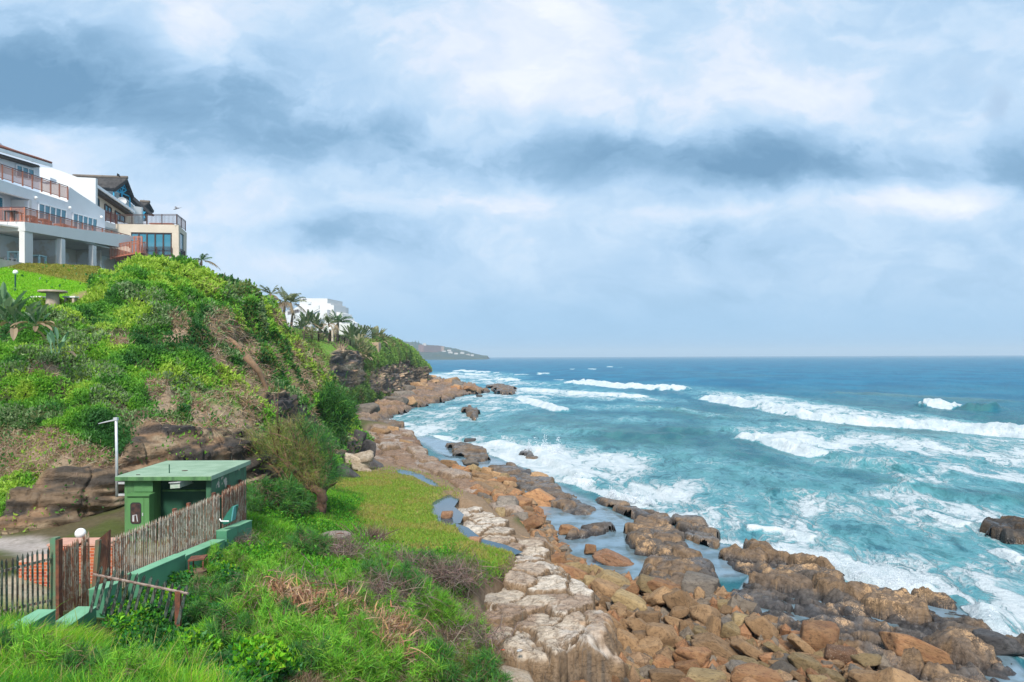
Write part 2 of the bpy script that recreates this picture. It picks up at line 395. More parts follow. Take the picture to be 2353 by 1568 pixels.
BREAKERS = [  # px polyline on the water, height, width, foam width in front / behind
    ([(1590,908),(1660,922),(1720,933),(1800,950),(1900,966),(2010,976),(2120,983),(2230,991),(2353,1003),(2480,1018)], 1.7, 3.0, 1.0),
    ([(1298,884),(1340,881),(1390,886),(1450,892),(1530,896),(1605,899)], 2.1, 4.0, 1.0),
    ([(2118,938),(2150,938),(2205,941)], 2.2, 3.4, 1.0),
    ([(2205,941),(2240,943),(2290,946)], 1.9, 3.2, 0.0),
    ([(1690,1004),(1740,1010),(1800,1022),(1850,1034),(1895,1046)], 1.1, 1.9, 1.0),
    ([(1895,1046),(1960,1058),(2030,1066),(2095,1082)], .9, 1.9, .12),
    ([(1185,893),(1250,900),(1330,905),(1420,911),(1500,916)], .9, 3.0, .95),
    ([(1190,916),(1240,930),(1300,946)], .9, 2.0, .95),
    ([(1030,851),(1100,855),(1160,857)], 1.2, 5.0, .9),
    ([(1010,858),(1080,860),(1200,859),(1260,858)], 1.1, 5.0, .85),
    ([(1100,872),(1140,872),(1190,876)], 1.2, 4.0, .95),
    ([(1240,859),(1262,860)], 1.2, 4.0, .95),
    ([(1120,1018),(1180,1030),(1240,1045),(1300,1080),(1350,1110)], .8, 1.5, 1.0),
    ([(880,985),(910,975),(950,972)], .6, 1.6, .8),
    ([(960,1000),(1010,1005),(1100,1012)], .35, 1.2, .7),
    ([(1395,1140),(1450,1152),(1500,1158)], .7, .9, 1.0),
    ([(1290,1108),(1330,1112),(1360,1120)], .6, .9, 1.0),
    ([(2050,1078),(2070,1100),(2092,1115)], .5, .9, .3),
    ([(2255,1395),(2265,1440),(2300,1470),(2360,1490)], .4, .8, 1.0),
    ([(1900,1300),(1960,1320),(2020,1345),(2090,1352),(2160,1352)], .5, .9, 1.0),
    ([(1500,985),(1600,990),(1700,985)], .5, 2.2, .1), ([(1300,990),(1450,1000),(1580,1004)], .6, 2.4, .08),
    ([(1900,905),(2050,910),(2353,930)], .6, 4., 0.), ([(1450,935),(1560,945),(1680,965)], .6, 2.4, .25),
    ([(1750,1130),(1900,1140),(2060,1165)], .5, 1.6, .05), ([(2000,1120),(2150,1130),(2353,1160)], .55, 1.6, .1),
    ([(2080,1165),(2150,1195),(2230,1215)], .35, .9, .9), ([(2290,1270),(2353,1300)], .3, .7, .9), ([(1700,1215),(1800,1220),(1880,1240)], .3, .8, .5),
]
FOAM_PATCH = [  # centre px, radii px, rotation deg, amount
    (1250,1060,170,45,12,.85),(1420,1060,200,40,6,.55),(1100,915,330,30,-3,.42),(1000,960,220,45,-6,.42),(950,985,160,25,0,.5),(1330,905,230,10,4,.6),
    (1850,935,280,14,8,.62),(2100,960,280,12,6,.5),(2050,1020,380,26,7,.55),(2300,1040,180,40,5,.5),(1850,1010,200,22,7,.6),(2230,1075,200,40,8,.4),
    (1330,880,60,6,0,.4),(1050,865,160,10,0,.5),(1150,880,180,8,2,.45),
    (1500,1130,170,40,14,.6),(1600,1120,170,40,4,.42),(1650,1180,160,45,10,.55),(1800,1210,220,40,6,.5),(1950,1230,160,30,8,.5),(2100,1190,150,24,14,.6),(2150,1260,260,45,8,.45),
    (1850,1270,160,36,8,.5),(2000,1310,200,40,8,.68),(2230,1330,170,60,10,.5),(2320,1420,110,80,20,.66),(2310,1180,120,30,10,.38),(2000,1130,260,24,8,.26),(1800,1090,220,24,4,.3),
    (1150,935,150,20,0,.35),(1450,965,230,14,3,.25),(1650,1060,220,20,5,.28),(1400,935,200,12,2,.3),(1250,990,170,22,0,.3),(1080,1005,80,10,5,.5),(1750,960,120,16,6,.25),
]
CALM = [[(1000,1050),(1050,1110),(1110,1180),(1190,1270),(1290,1345),(1450,1400),(1560,1380),(1640,1345),(1700,1265),(1640,1255),(1470,1195),(1395,1160),(1330,1135),(1230,1080),(1130,1045)],
        [(930,1000),(980,998),(1080,1020),(1140,1050),(1030,1060)], [(830,985),(850,975),(870,1000),(850,1010)], [(1650,1240),(1720,1260),(1800,1300),(1700,1330),(1640,1330)],[(1660,1400),(1700,1340),(1740,1290),(1860,1310),(1960,1345),(2060,1380),(2190,1385),(2230,1410),(2235,1455),(2310,1485),(2400,1580),(2450,1680),(1980,1680),(1900,1500),(1780,1440)]]
SHORE = [(800,985),(850,975),(940,1003),(1030,1020),(1120,1045),(1180,1062),(1240,1080),(1290,1112),(1400,1145),(1480,1180),(1600,1190),(1650,1235),(1760,1262),(1860,1288),(1960,1320),(2060,1358),(2200,1365),(2262,1410),(2290,1475),(2400,1540)]
def build_sea():
    nr, nc = 760, 860
    tx = np.concatenate([np.linspace(-.42, .88, nc - 40), np.linspace(.885, 1.6, 40)])
    vv = np.concatenate([np.linspace(.62, .012, nr - 90), np.geomspace(.01185, 12.0 / 11500, 90)])      # depression of each row
    Yr = EYE / vv; Y = np.repeat(Yr[:, None], nc, 1); X = Y * tx[None, :]
    u, v = proj(np.stack([X, Y, X * 0], -1))
    ang = math.radians(12); A = X * math.cos(ang) + Y * math.sin(ang); B = -X * math.sin(ang) + Y * math.cos(ang)
    calm = np.zeros(X.shape)
    for c in CALM: calm = np.maximum(calm, sstep(polysd(u, v, c), -4, 12))
    ds, _, sg = linesd(u, v, SHORE)
    off = np.where(sg < 0, ds, 0)                       # px seaward of the reef edge
    amp = (1 - .93 * calm) * np.clip(.25 + .0125 * Y, .3, 1.2)
    z = amp * (.34 * n2(A, B * .28, 1 / 11., 3, 3) + .30 * n2(A, B * .45, 1 / 4.2, 3, 11) + .16 * n2(A, B * .6, 1 / 1.6, 3, 23))
    far = np.clip((Y - 500) / 1500, 0, 1); z *= 1 - .75 * far
    foam = np.zeros(X.shape); teal = .95 - .95 * sstep(np.log(Y), math.log(110), math.log(420)); teal = teal + .3 * n2(A, B * .3, 1 / 30., 3, 5) * (Y < 600)
    teal *= 1 - sstep(u, 1900, 2500) * sstep(-v, -1010, -900) * .6
    wob = n2(X, Y, 1 / 9., 3, 31)
    for pts, h, w, fa in BREAKERS:
        L = np.array([[*G(a, b).xy] for a, b in pts])
        d, t, s = linesd(X, Y, L); fade = sstep(t, 0, .1) * sstep(1 - t, 0, .1)
        # s>0: shoreward or seaward side depends on line direction (all run left to right in the picture: s<0 is the near side)
        front = s < 0
        dn = np.where(front, d / (.55 * w), d / (1.35 * w))
        lump = 1 + .55 * n2(X, Y, .7 / w * 1.6, 4, 41)
        z += h * .8 * np.exp(-dn ** 2) * fade * lump
        foam = np.maximum(foam, fa * fade * np.exp(-(np.where(front, d / (1.1 * w), d / (.9 * w))) ** 4) * np.clip(.95 + .9 * wob + .5 * n2(X, Y, .8, 3, 33), .25, 1))
        teal = teal + (.55 if fa < .5 else 0.) * np.exp(-(d / (1.6 * w)) ** 2) * fade
    for cu, cv, ru, rv, rot, am in FOAM_PATCH:
        r = math.radians(rot); du, dv = u - cu, v - cv
        q = ((du * math.cos(r) + dv * math.sin(r)) / ru) ** 2 + ((-du * math.sin(r) + dv * math.cos(r)) / rv) ** 2
        foam = np.maximum(foam, .78 * am * np.exp(-q * .9) )
    # wash at the edge of the reef
    edge = np.exp(-(off / 16.) ** 2) * (sg < 0) * (.62 + .5 * n2(X, Y, .35, 3, 77)); foam = np.maximum(foam, np.clip(edge, 0, 1))
    foam = np.maximum(foam, .2 * sstep(v, 985, 1060) * (sg < 0) * np.clip(1 + 1.2 * n2(A, B * .4, 1 / 9., 3, 51), 0, 1.6))
    foam = np.maximum(foam, .12 * sstep(v, 880, 930) * sstep(-u, -1900, -1200))
    # scattered white caps far out
    caps = n2(A, B * .3, 1 / 18., 2, 91); foam = np.maximum(foam, .55 * sstep(caps, .57, .7) * (Y > 140) * (Y < 900) * (u < 1500))
    foam *= 1 - sstep(calm, .2, .8) * .96
    z = np.where(calm > .5, z * .4, z)
    V = np.stack([X, Y, z], -1).reshape(-1, 3)
    me = npmesh('sea', V, gridfaces(nr, nc), True, dict(foam=np.clip(foam, 0, 1), teal=np.clip(teal, 0, 1), calm=calm))
    o = link('sea', me, sea_material()); tag(o, kind='structure'); return o
build_sea()

def spray():
    """drops thrown up where swells hit the reef"""
    R = np.random.default_rng(3)
    m, g, out = newmat('spray_white'); 
    b = g.node('ShaderNodeBsdfDiffuse'); b.inputs[0].default_value = (.86, .88, .9, 1); t = g.node('ShaderNodeBsdfTranslucent'); t.inputs[0].default_value = (.86, .88, .9, 1)
    mx = g.node('ShaderNodeMixShader'); mx.inputs[0].default_value = .5; g.l.new(b.outputs[0], mx.inputs[1]); g.l.new(t.outputs[0], mx.inputs[2]); g.l.new(mx.outputs[0], out.inputs[0])
    plumes = [(1213,1042,17,26,900),(1243,1040,22,40,1500),(1275,1045,22,42,1500),(1150,1025,45,14,1200),(1320,1112,30,26,1500),(1350,1120,16,18,600),(1410,1148,26,30,1600),(1450,1156,32,38,2200),(1490,1160,22,24,1200),
              (1920,1310,36,34,1500),(1985,1335,40,48,2600),(2050,1352,50,60,2600),(2110,1352,40,40,1500),(2275,1440,26,34,1300),(2300,1470,40,30,1500),(1700,1262,20,14,500),(1790,1270,30,20,700),
              (1640,1215,18,12,400),(965,1000,25,10,400),(900,975,22,12,400),(1870,966,60,5,400),(1860,1024,40,10,500)]
    C, S = [], []
    for u, v, ru, hv, n in plumes:
        p = G(u, v); sc = p.y / FP
        hgt = np.abs(R.normal(0, .5, n)) * hv * sc; r = R.normal(0, .45, n) * ru * sc * (1 - .35 * np.clip(hgt / (hv * sc), 0, 1)); dpt = R.normal(0, .3, n) * ru * sc
        ridge = .6 + .4 * np.sin(r / (ru * sc) * 5 + u)
        C.append(np.stack([p.x + r, p.y + dpt, .1 + hgt * ridge], -1)); S.append(np.abs(R.normal(0, 1, n)) * .9 * sc + .35 * sc)
    C = np.concatenate(C); S = np.concatenate(S); n = len(C)
    q = R.normal(size=(n, 3, 3)); q /= np.linalg.norm(q, axis=2, keepdims=True)
    V = (C[:, None] + q * S[:, None, None]).reshape(-1, 3); F = np.arange(3 * n).reshape(-1, 3)
    o = link('sea_spray', npmesh('sea_spray', V, F, False), m); tag(o, 'white spray bursting off the reef edge', 'spray', kind='stuff')
spray()

# ------------------------------------------------------------------ ground under and in front of everything
GCTRL = [(0,1600,9),(300,1620,10),(600,1568,13),(900,1568,17),(1100,1568,20.5),(-300,1500,10),(50,1560,12),(300,1590,12.5),(130,1532,13.6),(220,1540,14),(0,1495,13.6),(400,1465,16),(550,1400,19.5),(560,1250,26.5),(600,1250,27),
 (700,1232,29),(772,1257,30),(640,1205,32),(740,1187,36),(640,1135,36),(560,1135,33),(700,1350,22),(900,1350,24),(1000,1450,22),(800,1480,17.5),(1050,1550,20.5),(1095,1490,24.5),
 (1000,1300,30),(900,1290,29),(1100,1290,33),(1165,1290,33.4),(900,1180,44),(850,1240,34),(1000,1230,38),(1080,1255,36),(900,1120,53),(1000,1140,50),(850,1090,60),(950,1092,59),(1040,1135,51),
 (800,1082,61),(840,1052,71),(850,1005,93),(0,1240,25.5),(150,1240,25),(150,1330,20.5),(0,1310,20),(-200,1250,25),(330,1235,25),(500,1190,28.5),(700,1130,42),(-300,1320,20),(120,1420,17.5),(250,1365,19.6),
 (400,1300,22.4),(330,1388,18.8),(520,1278,24),(200,1445,16.6),(300,1440,16.6),(450,1240,25),(1080,1350,29)]
def G_world():
    pts = [tuple(P(*c)) for c in GCTRL]
    pts += [(-40,35,6.2),(-32,60,4),(-42,80,4),(-20,110,2),(-10,100,.6),(5,30,.2),(7,20,1.0),(9,26,-.6),(12,40,-1.5),(5,52,-.6),(0,72,-.3),(-8,97,-.2),(14,60,-3),(12,90,-4),(0,0,8.6),(-8,4,8.6),(-20,6,8.8),(6,5,5.0),(9,12,2.0),(0,12,5.0),(2,9,5.0),(-30,16,7.5),(-45,20,8),(3,14,4.0),(6,24,1.0),(0,7,6.4),(-3,112,-1)]
    return np.array(pts)
def tps_fit(c, lam=.02):
    d = np.linalg.norm(c[:, None, :2] - c[None, :, :2], axis=2); K = np.where(d > 0, d * d * np.log(d + 1e-9), 0)
    n = len(c); Pm = np.concatenate([np.ones((n, 1)), c[:, :2]], 1)
    A = np.zeros((n + 3, n + 3)); A[:n, :n] = K + lam * np.eye(n); A[:n, n:] = Pm; A[n:, :n] = Pm.T
    return np.linalg.solve(A, np.concatenate([c[:, 2], [0, 0, 0]]))
_gc = G_world(); _gw = tps_fit(_gc)
POOLS = [[(992,1158),(1012,1143),(1035,1137),(1050,1150),(1040,1165),(1056,1178),(1050,1192),(1022,1197),(1000,1182)],
         [(1062,1212),(1085,1220),(1110,1240),(1150,1250),(1178,1262),(1158,1268),(1105,1260),(1072,1238)],
         [(915,1082),(960,1090),(1000,1110),(1012,1124),(998,1122),(955,1102),(920,1092)], [(1058,1455),(1085,1452),(1108,1458),(1100,1472),(1068,1478)]]
PZ = [2.3, 2.3, 2.3, 2.15]
def gz(x, y, detail=True):
    x = np.asarray(x, float); y = np.asarray(y, float); sh = x.shape; x = x.ravel(); y = y.ravel(); z = np.zeros(len(x))
    for i in range(0, len(x), 40000):
        xx, yy = x[i:i + 40000], y[i:i + 40000]
        d = np.hypot(xx[:, None] - _gc[None, :, 0], yy[:, None] - _gc[None, :, 1]); K = np.where(d > 0, d * d * np.log(d + 1e-9), 0)
        z[i:i + 40000] = K @ _gw[:-3] + _gw[-3] + _gw[-2] * xx + _gw[-1] * yy
    if detail:
        z = z + .10 * n2(x, y, .6, 4, 2) + .05 * n2(x, y, 2.4, 3, 8)
        for pl, pz in zip(POOLS, PZ):
            W_ = [tuple(G(a, b, pz).xy) for a, b in pl]; s = polysd(x, y, W_); k = sstep(s + .25 * n2(x, y, 1.2, 3, 4), -.45, .35)
            z = z * (1 - k) + (pz - .2) * k
        for pl, pz, lim in ((SHELF_PX, 2.15, 1.2), (SLABS_PX, 1.5, .3), (SEASIDE, 1.0, -1.3)):
            W_ = [tuple(G(a, b, pz).xy) for a, b in pl]; k = sstep(polysd(x, y, W_), -.1, .7); z = np.where(z > lim, z * (1 - k) + lim * k, z)
    return z.reshape(sh)
SHELF = [(1045,1150),(1110,1160),(1150,1190),(1195,1222),(1248,1225),(1258,1275),(1300,1335),(1372,1348),(1396,1380),(1392,1420),(1394,1462),(1345,1485),(1295,1470),(1255,1486),(1180,1488),(1105,1474),(1085,1456),(1112,1440),(1095,1400),(1105,1365),(1150,1330),(1185,1290),(1140,1262),(1095,1240),(1058,1205),(1045,1180)]
SLABS = [(838,1012),(852,987),(892,985),(930,990),(955,1005),(962,1032),(1012,1060),(1060,1085),(1110,1105),(1160,1130),(1185,1175),(1155,1192),(1110,1162),(1060,1152),(1012,1118),(950,1090),(880,1078),(850,1062),(838,1040)]
BED = [(1040,1082),(1100,1085),(1180,1108),(1195,1138),(1238,1180),(1282,1256),(1332,1304),(1418,1332),(1522,1350),(1590,1360),(1660,1372),(1720,1420),(1800,1455),(1900,1490),(2000,1530),(2120,1600),(2200,1680),(1150,1680),(1170,1540),(1230,1480),(1330,1460),(1400,1440),(1380,1400),(1300,1360),(1240,1335),(1190,1275),(1160,1225),(1110,1180),(1070,1130)]
SHELF_PX, SLABS_PX, BED_PX = SHELF, SLABS, BED
SEASIDE = [(843,960),(890,985),(955,1006),(962,1034),(1012,1062),(1058,1085),(1105,1108),(1160,1145),(1215,1225),(1245,1300),(1290,1350),(1370,1400),(1360,1460),(1290,1490),(1170,1500),(1120,1540),(1180,1900),(3000,1900),(3000,1000),(1100,890)]
GREY = [(-60,1238),(60,1236),(180,1248),(275,1255),(250,1290),(215,1330),(120,1290),(0,1270),(-60,1268)]
YARD = [(250,1285),(330,1250),(500,1190),(560,1190),(500,1240),(400,1285),(330,1310),(250,1340),(150,1400),(0,1420),(0,1330),(140,1300)]
TERR = [(760,1100),(880,1085),(960,1095),(1050,1140),(1000,1160),(1010,1195),(1080,1240),(1175,1270),(1180,1310),(1060,1320),(960,1290),(860,1260),(820,1220),(740,1190)]
MUD = [(930,1300),(1000,1285),(1060,1310),(1110,1320),(1150,1300),(1160,1330),(1090,1370),(1050,1400),(1000,1380),(960,1330)]
def build_ground():
    xs = np.arange(-46, 10.01, .16); ys = np.concatenate([np.arange(3, 46, .16), np.arange(46, 116, .3)])
    X, Y = np.meshgrid(xs, ys); Z = gz(X, Y)
    u, v = proj(np.stack([X, Y, Z], -1))
    n = n2(X, Y, .5, 4, 61); nf = n2(X, Y, 2.5, 3, 62)
    c = np.zeros(X.shape + (3,)); soil = np.array((.085, .10, .03)); c[:] = soil
    def put(mask, col): c[:] = c * (1 - mask[..., None]) + np.array(col) * mask[..., None]
    put(sstep(n, -.1, .35), (.11, .09, .05))
    t = sstep(polysd(u, v, TERR), -25, 15); put(t, (.26, .28, .05)); put(t * sstep(n + .5 * nf, .0, .4), (.31, .26, .09)); put(t * sstep(-n, .15, .5), (.16, .25, .03))
    for RP in (SHELF, SLABS): put(sstep(polysd(u, v, RP), -22, -4), (.25, .175, .115))
    k = sstep(polysd(u, v, GREY) + 10 * n, -8, 8); put(k, (.40, .35, .32)); put(k * sstep(nf, .1, .5), (.28, .25, .22)); 
    k = sstep(polysd(u, v, YARD) + 10 * n, -8, 8); put(k, (.40, .34, .25)); put(k * sstep(n, 0, .4), (.22, .24, .09))
    k = sstep(polysd(u, v, MUD) + 12 * n, -10, 10); put(k, (.14, .095, .06)); put(k * sstep(nf, .1, .5), (.05, .04, .03))
    m, g, out = newmat('ground_soil'); co = g.attr('col', 'Color'); pos = g.node('ShaderNodeNewGeometry').outputs['Position']
    nn = g.noise(pos, 6, 6, .65); col = g.mix(g.ss(nn, .35, .7, 0., .55), co, g.mix(1., co, (.5, .5, .45), 'MULTIPLY'))
    pbsdf(g, out, col, .95, .1, g.noise(pos, 14, 5, .7), .6, .06)
    me = npmesh('ground', np.stack([X, Y, Z], -1).reshape(-1, 3), gridfaces(*X.shape), True, None, dict(col=c))
    tag(link('ground', me, m), kind='structure')
    # still pools in the grass and the rock
    mp, g, out = newmat('pool_water'); pos = g.node('ShaderNodeNewGeometry').outputs['Position']
    pbsdf(g, out, (.035, .07, .10), .03, .6, g.noise(pos, 5, 3, .5), .05, .02)
    for pl, pz in zip(POOLS, PZ):
        W_ = [G(a, b, pz) for a, b in pl]; cx = sum((q for q in W_), Vector()) / len(W_)
        vs = [cx + (q - cx) * 1.35 for q in W_]; b = MB(); b.add([(p.x, p.y, pz) for p in vs], [tuple(range(len(vs)))])
        o = b.build('pool_water', mp); 
        o.data.flip_normals() if o.data.polygons[0].normal.z < 0 else None
        tag(o, kind='structure')
build_ground()

# ------------------------------------------------------------------ the near hill as a loft through sections
HA = [(-350,600,60),(-120,603,60),(0,605,58),(120,607,58),(230,613,58),(310,645,62),(440,668,75),(560,708,80),(640,735,88),(684,806,92),(728,850,97),(780,902,100),(806,962,104),(826,995,100)]
HB = [(-350,700,44),(-120,697,44),(0,692,44),(120,694,44),(228,676,45.5),(310,604,50),(430,612,54),(530,648,58),(604,684,63),(654,752,70),(705,808,77),(762,870,85),(794,940,90),(817,978,93)]
HC = [(-350,800,36),(-120,800,36),(0,790,36),(120,790,36.5),(235,765,39),(330,722,42),(440,712,45),(540,742,49),(610,775,54),(658,815,61),(702,855,69),(748,905,78),(780,950,86),(816,987,92)]
HD = [(-350,950,31),(-120,950,31),(0,950,31),(120,930,31.5),(235,890,33.5),(330,870,36),(440,850,39),(545,860,42),(615,870,47),(670,890,54),(715,915,62),(755,940,72),(785,965,82),(822,996,91)]
HE = [(-350,1120,27.5),(-120,1110,27.5),(0,1100,27.5),(120,1075,28),(235,1060,29),(330,1000,31),(440,985,33),(550,985,36),(620,960,41),(670,940,48),(715,960,57),(755,985,68),(790,1000,78),(826,1006,88)]
HF = [(-350,1250,25.5),(-120,1245,25.5),(0,1240,26),(120,1238,26.5),(235,1217,28.),(330,1195,29.8),(440,1175,31),(560,1135,34),(640,1132,38),(700,1112,44),(745,1092,51),(785,1077,60),(815,1052,70),(838,1022,84)]
def loft(rows, nu, nv, back=(-9, 14, -2), left=None):
    C = np.array([[list(P(*p)) for p in r] for r in rows])                  # rows x cols x 3
    tail = C[:, -1:] + np.array(back) * np.array([1, 1, 0])[None, None]
    tail[..., 2] = np.minimum(tail[..., 2], C[:, -1:, 2]) + back[2]
    C = np.concatenate([C, tail], 1)
    g = C[-1:].copy(); g[..., 1] -= .8; g[..., 2] -= 3.0; C = np.concatenate([C, g], 0)
    a = catmull(C, nv); b = catmull(a.transpose(1, 0, 2), nu)               # nu x nv x 3
    return b
def grid_normals(b):
    du = np.gradient(b, axis=0); dv = np.gradient(b, axis=1); n = np.cross(dv, du); n /= np.linalg.norm(n, axis=2, keepdims=True) + 1e-9
    return n
BRN = [[(-60,1000),(120,985),(230,1035),(318,1062),(240,1092),(60,1100),(-60,1130)],[(425,905),(540,880),(605,925),(570,992),(435,988)],[(465,735),(545,750),(605,800),(575,845),(500,800)],[(555,830),(622,840),(630,905),(570,905)],[(655,795),(690,830),(728,905),(705,915),(668,860)],
       [(690,790),(735,805),(775,865),(750,872),(700,830)],[(375,720),(445,735),(430,785),(385,770)],[(60,830),(140,835),(130,870),(60,870)],[(325,880),(380,870),(430,930),(400,960),(340,930)],[(545,905),(560,985),(520,1010),(600,1010),(612,930)],[(765,885),(790,930),(780,960),(752,910)],[(300,985),(340,960),(420,960),(440,990),(330,1000)],[(230,760),(290,755),(300,800),(250,800)]]
BRI = [[(608,705),(650,738),(705,800),(705,855),(665,825),(620,755)],[(700,835),(745,872),(795,965),(765,955),(712,875)],[(440,842),(520,850),(585,900),(565,935),(470,900)],[(225,640),(320,592),(430,607),(520,650),(500,690),(400,672),(300,662),(215,672)],[(-30,1130),(60,1062),(100,1100),(80,1230),(-30,1240)],[(95,1080),(130,1090),(120,1190),(90,1200)],[(230,690),(330,690),(350,730),(240,735)],[(750,900),(800,960),(838,1010),(800,1010)],[(40,690),(200,690),(330,720),(200,740)]]
ROCKZ = [[(20,1130),(110,1082),(200,1072),(262,1070),(290,1040),(312,1000),(335,984),(420,978),(560,968),(600,1010),(640,1080),(640,1140),(560,1170),(280,1275),(60,1268),(-20,1230)],
         [(600,905),(645,892),(692,925),(738,985),(765,1040),(720,1062),(650,1020),(612,955)], [(770,1040),(800,990),(838,1005),(845,1060),(800,1085),(765,1080)]]
LAWN = [(-400,590),(0,600),(240,606),(212,640),(200,660),(205,686),(150,694),(60,692),(0,690),(-400,700)]
BARE = [(140,694),(165,676),(200,668),(225,690),(240,700),(190,702)]
def zone(u, v, polys, feather, nz=0):
    r = np.zeros(u.shape)
    for p in polys: r = np.maximum(r, sstep(polysd(u, v, p) + nz, -feather, feather))
    return r
def rock_colour(p, seed=0):
    """bedded sandstone: dark weathered beds, warm broken faces"""
    bed = p[..., 2] * 2.1 + .25 * p[..., 0] * .3 + .9 * fbm(p * .35, 3, seed + 5)
    s = fbm(np.stack([bed * 1.3, p[..., 0] * .15, p[..., 1] * .15], -1), 3, seed + 9); w = fbm(p * .8, 4, seed + 13)
    c = np.zeros(p.shape); c[:] = (.085, .07, .058)
    for lo, hi, sel, col in ((.0, .3, s, (.24, .165, .105)), (.05, .35, w, (.31, .19, .11)), (.22, .45, s * .6 + w * .6, (.40, .31, .21)), (.12, .4, -s, (.06, .056, .056))):
        k = sstep(sel, lo, hi)[..., None]; c = c * (1 - k * .8) + np.array(col) * k * .8
    return c
def hill_mat(name, pebble=1.0):
    m, g, out = newmat(name); co = g.attr('col', 'Color'); pos = g.node('ShaderNodeNewGeometry').outputs['Position']
    nn = g.noise(pos, 4, 6, .7); col = g.mix(g.ss(nn, .35, .7, 0., .5), co, g.mix(1., co, (.45, .45, .42), 'MULTIPLY'))
    st = g.vm('MULTIPLY', pos, (.8, .8, 5.0))
    pbsdf(g, out, col, .92, .15, g.m('ADD', g.noise(pos, 7, 5, .7), g.noise(st, 1.2, 5, .6)), .8, .12 * pebble); return m
def build_hill():
    b = loft([HA, HB, HC, HD, HE, HF], 560, 380); nrm = grid_normals(b)
    u, v = proj(b); nz = 22 * fbm(b * .45, 3, 3)
    rock = zone(u, v, ROCKZ, 12, nz); lawn = zone(u, v, [LAWN], 3, 3 * fbm(b * .5, 2, 4))
    crag = fbm(np.stack([b[..., 0] * .5, b[..., 1] * .5, b[..., 2] * 2.6], -1), 4, 21)
    joint = np.abs(fbm(np.stack([b[..., 0] * .9, b[..., 1] * .9, b[..., 2] * .25], -1), 3, 25))
    shr = np.abs(fbm(b * .42, 3, 31)) * 2.2 + .5 * fbm(b * 1.5, 3, 37)
    bedz = b[..., 2] * 1.15 + .16 * b[..., 0] + .5 * fbm(b * .3, 3, 91); saw = np.abs(np.modf(bedz + 50)[0] - .5) * 2; led = .28 * sstep(saw, .15, .75) + .16 * np.abs(np.modf(bedz * 2.7 + 50)[0] - .5)
    disp = rock * (.32 * crag + led - .18 * np.exp(-(joint / .05) ** 2)) + (1 - rock) * (1 - lawn) * (.46 * shr - .55) + lawn * .05 * fbm(b * .7, 3, 5)
    far = np.clip(b[..., 1] / 40, .8, 1.8)[..., None]
    b2 = b + nrm * disp[..., None] * far
    c = np.zeros(b.shape); c[:] = (.055, .075, .022)
    n = fbm(b * .5, 3, 47)
    k = sstep(n, .1, .4)[..., None]; c = c * (1 - k) + np.array((.10, .075, .045)) * k
    k = zone(u, v, BRN, 12, nz * .6)[..., None]; c = c * (1 - k) + np.array((.33, .245, .165)) * k
    k = zone(u, v, BRI, 12, nz * .6)[..., None]; c = c * (1 - k) + np.array((.11, .23, .03)) * k
    rc = rock_colour(b2); c = c * (1 - rock[..., None]) + rc * rock[..., None]
    lw = np.zeros(b.shape); lw[:] = (.155, .36, .012); k = sstep(v + 4 * n, 640, 618) * 0 + (sstep(-(v - (612 + (u) * .2)) + 4 * n, -5, 5)); 
    k = k[..., None]; lw = lw * (1 - k) + np.array((.20, .19, .03)) * k; lw *= (1 + .3 * fbm(b * 1.1, 4, 51))[..., None]
    br = zone(u, v, [BARE], 6, 6 * n)[..., None]; lw = lw * (1 - br) + np.array((.33, .23, .13)) * br
    c = c * (1 - lawn[..., None]) + lw * lawn[..., None]
    me = npmesh('hill', b2.reshape(-1, 3), gridfaces(*u.shape)[:, ::-1], True, None, dict(col=c))
    tag(link('hill', me, hill_mat('hill_surface')), kind='structure')
    return dict(p=b2, n=grid_normals(b2), rock=rock, lawn=lawn, u=u, v=v)
HILL = build_hill()

# ------------------------------------------------------------------ second bluff with the rock head
BA = [(600,752,150),(700,762,190),(742,766,205),(800,776,225),(850,781,250),(890,785,275),(920,793,305),(945,806,330),(965,827,350),(988,855,360)]
BB = [(600,760,130),(690,766,150),(742,769,165),(800,777,185),(850,781,210),(890,784,235),(920,791,265),(945,804,290),(965,824,315),(986,852,335)]
BC = [(600,785,118),(700,792,128),(762,801,135),(800,806,150),(838,826,175),(862,838,195),(897,840,220),(930,835,262),(960,842,300),(985,853,333)]
BD = [(600,830,112),(700,830,120),(752,826,127),(785,814,139),(822,836,156),(852,853,178),(892,852,208),(926,848,245),(960,851,290),(985,855.5,331)]
BE = [(600,905,100),(690,905,110),(748,902,118),(787,893,136),(830,898,150),(862,893,172),(897,893,203),(930,890,238),(962,876,285),(988,868,328)]
BROCK = [[(758,812),(785,802),(812,806),(840,838),(842,880),(800,896),(772,884),(758,850)], [(848,850),(880,838),(936,826),(950,840),(992,846),(992,878),(940,905),(860,905),(845,880)]]
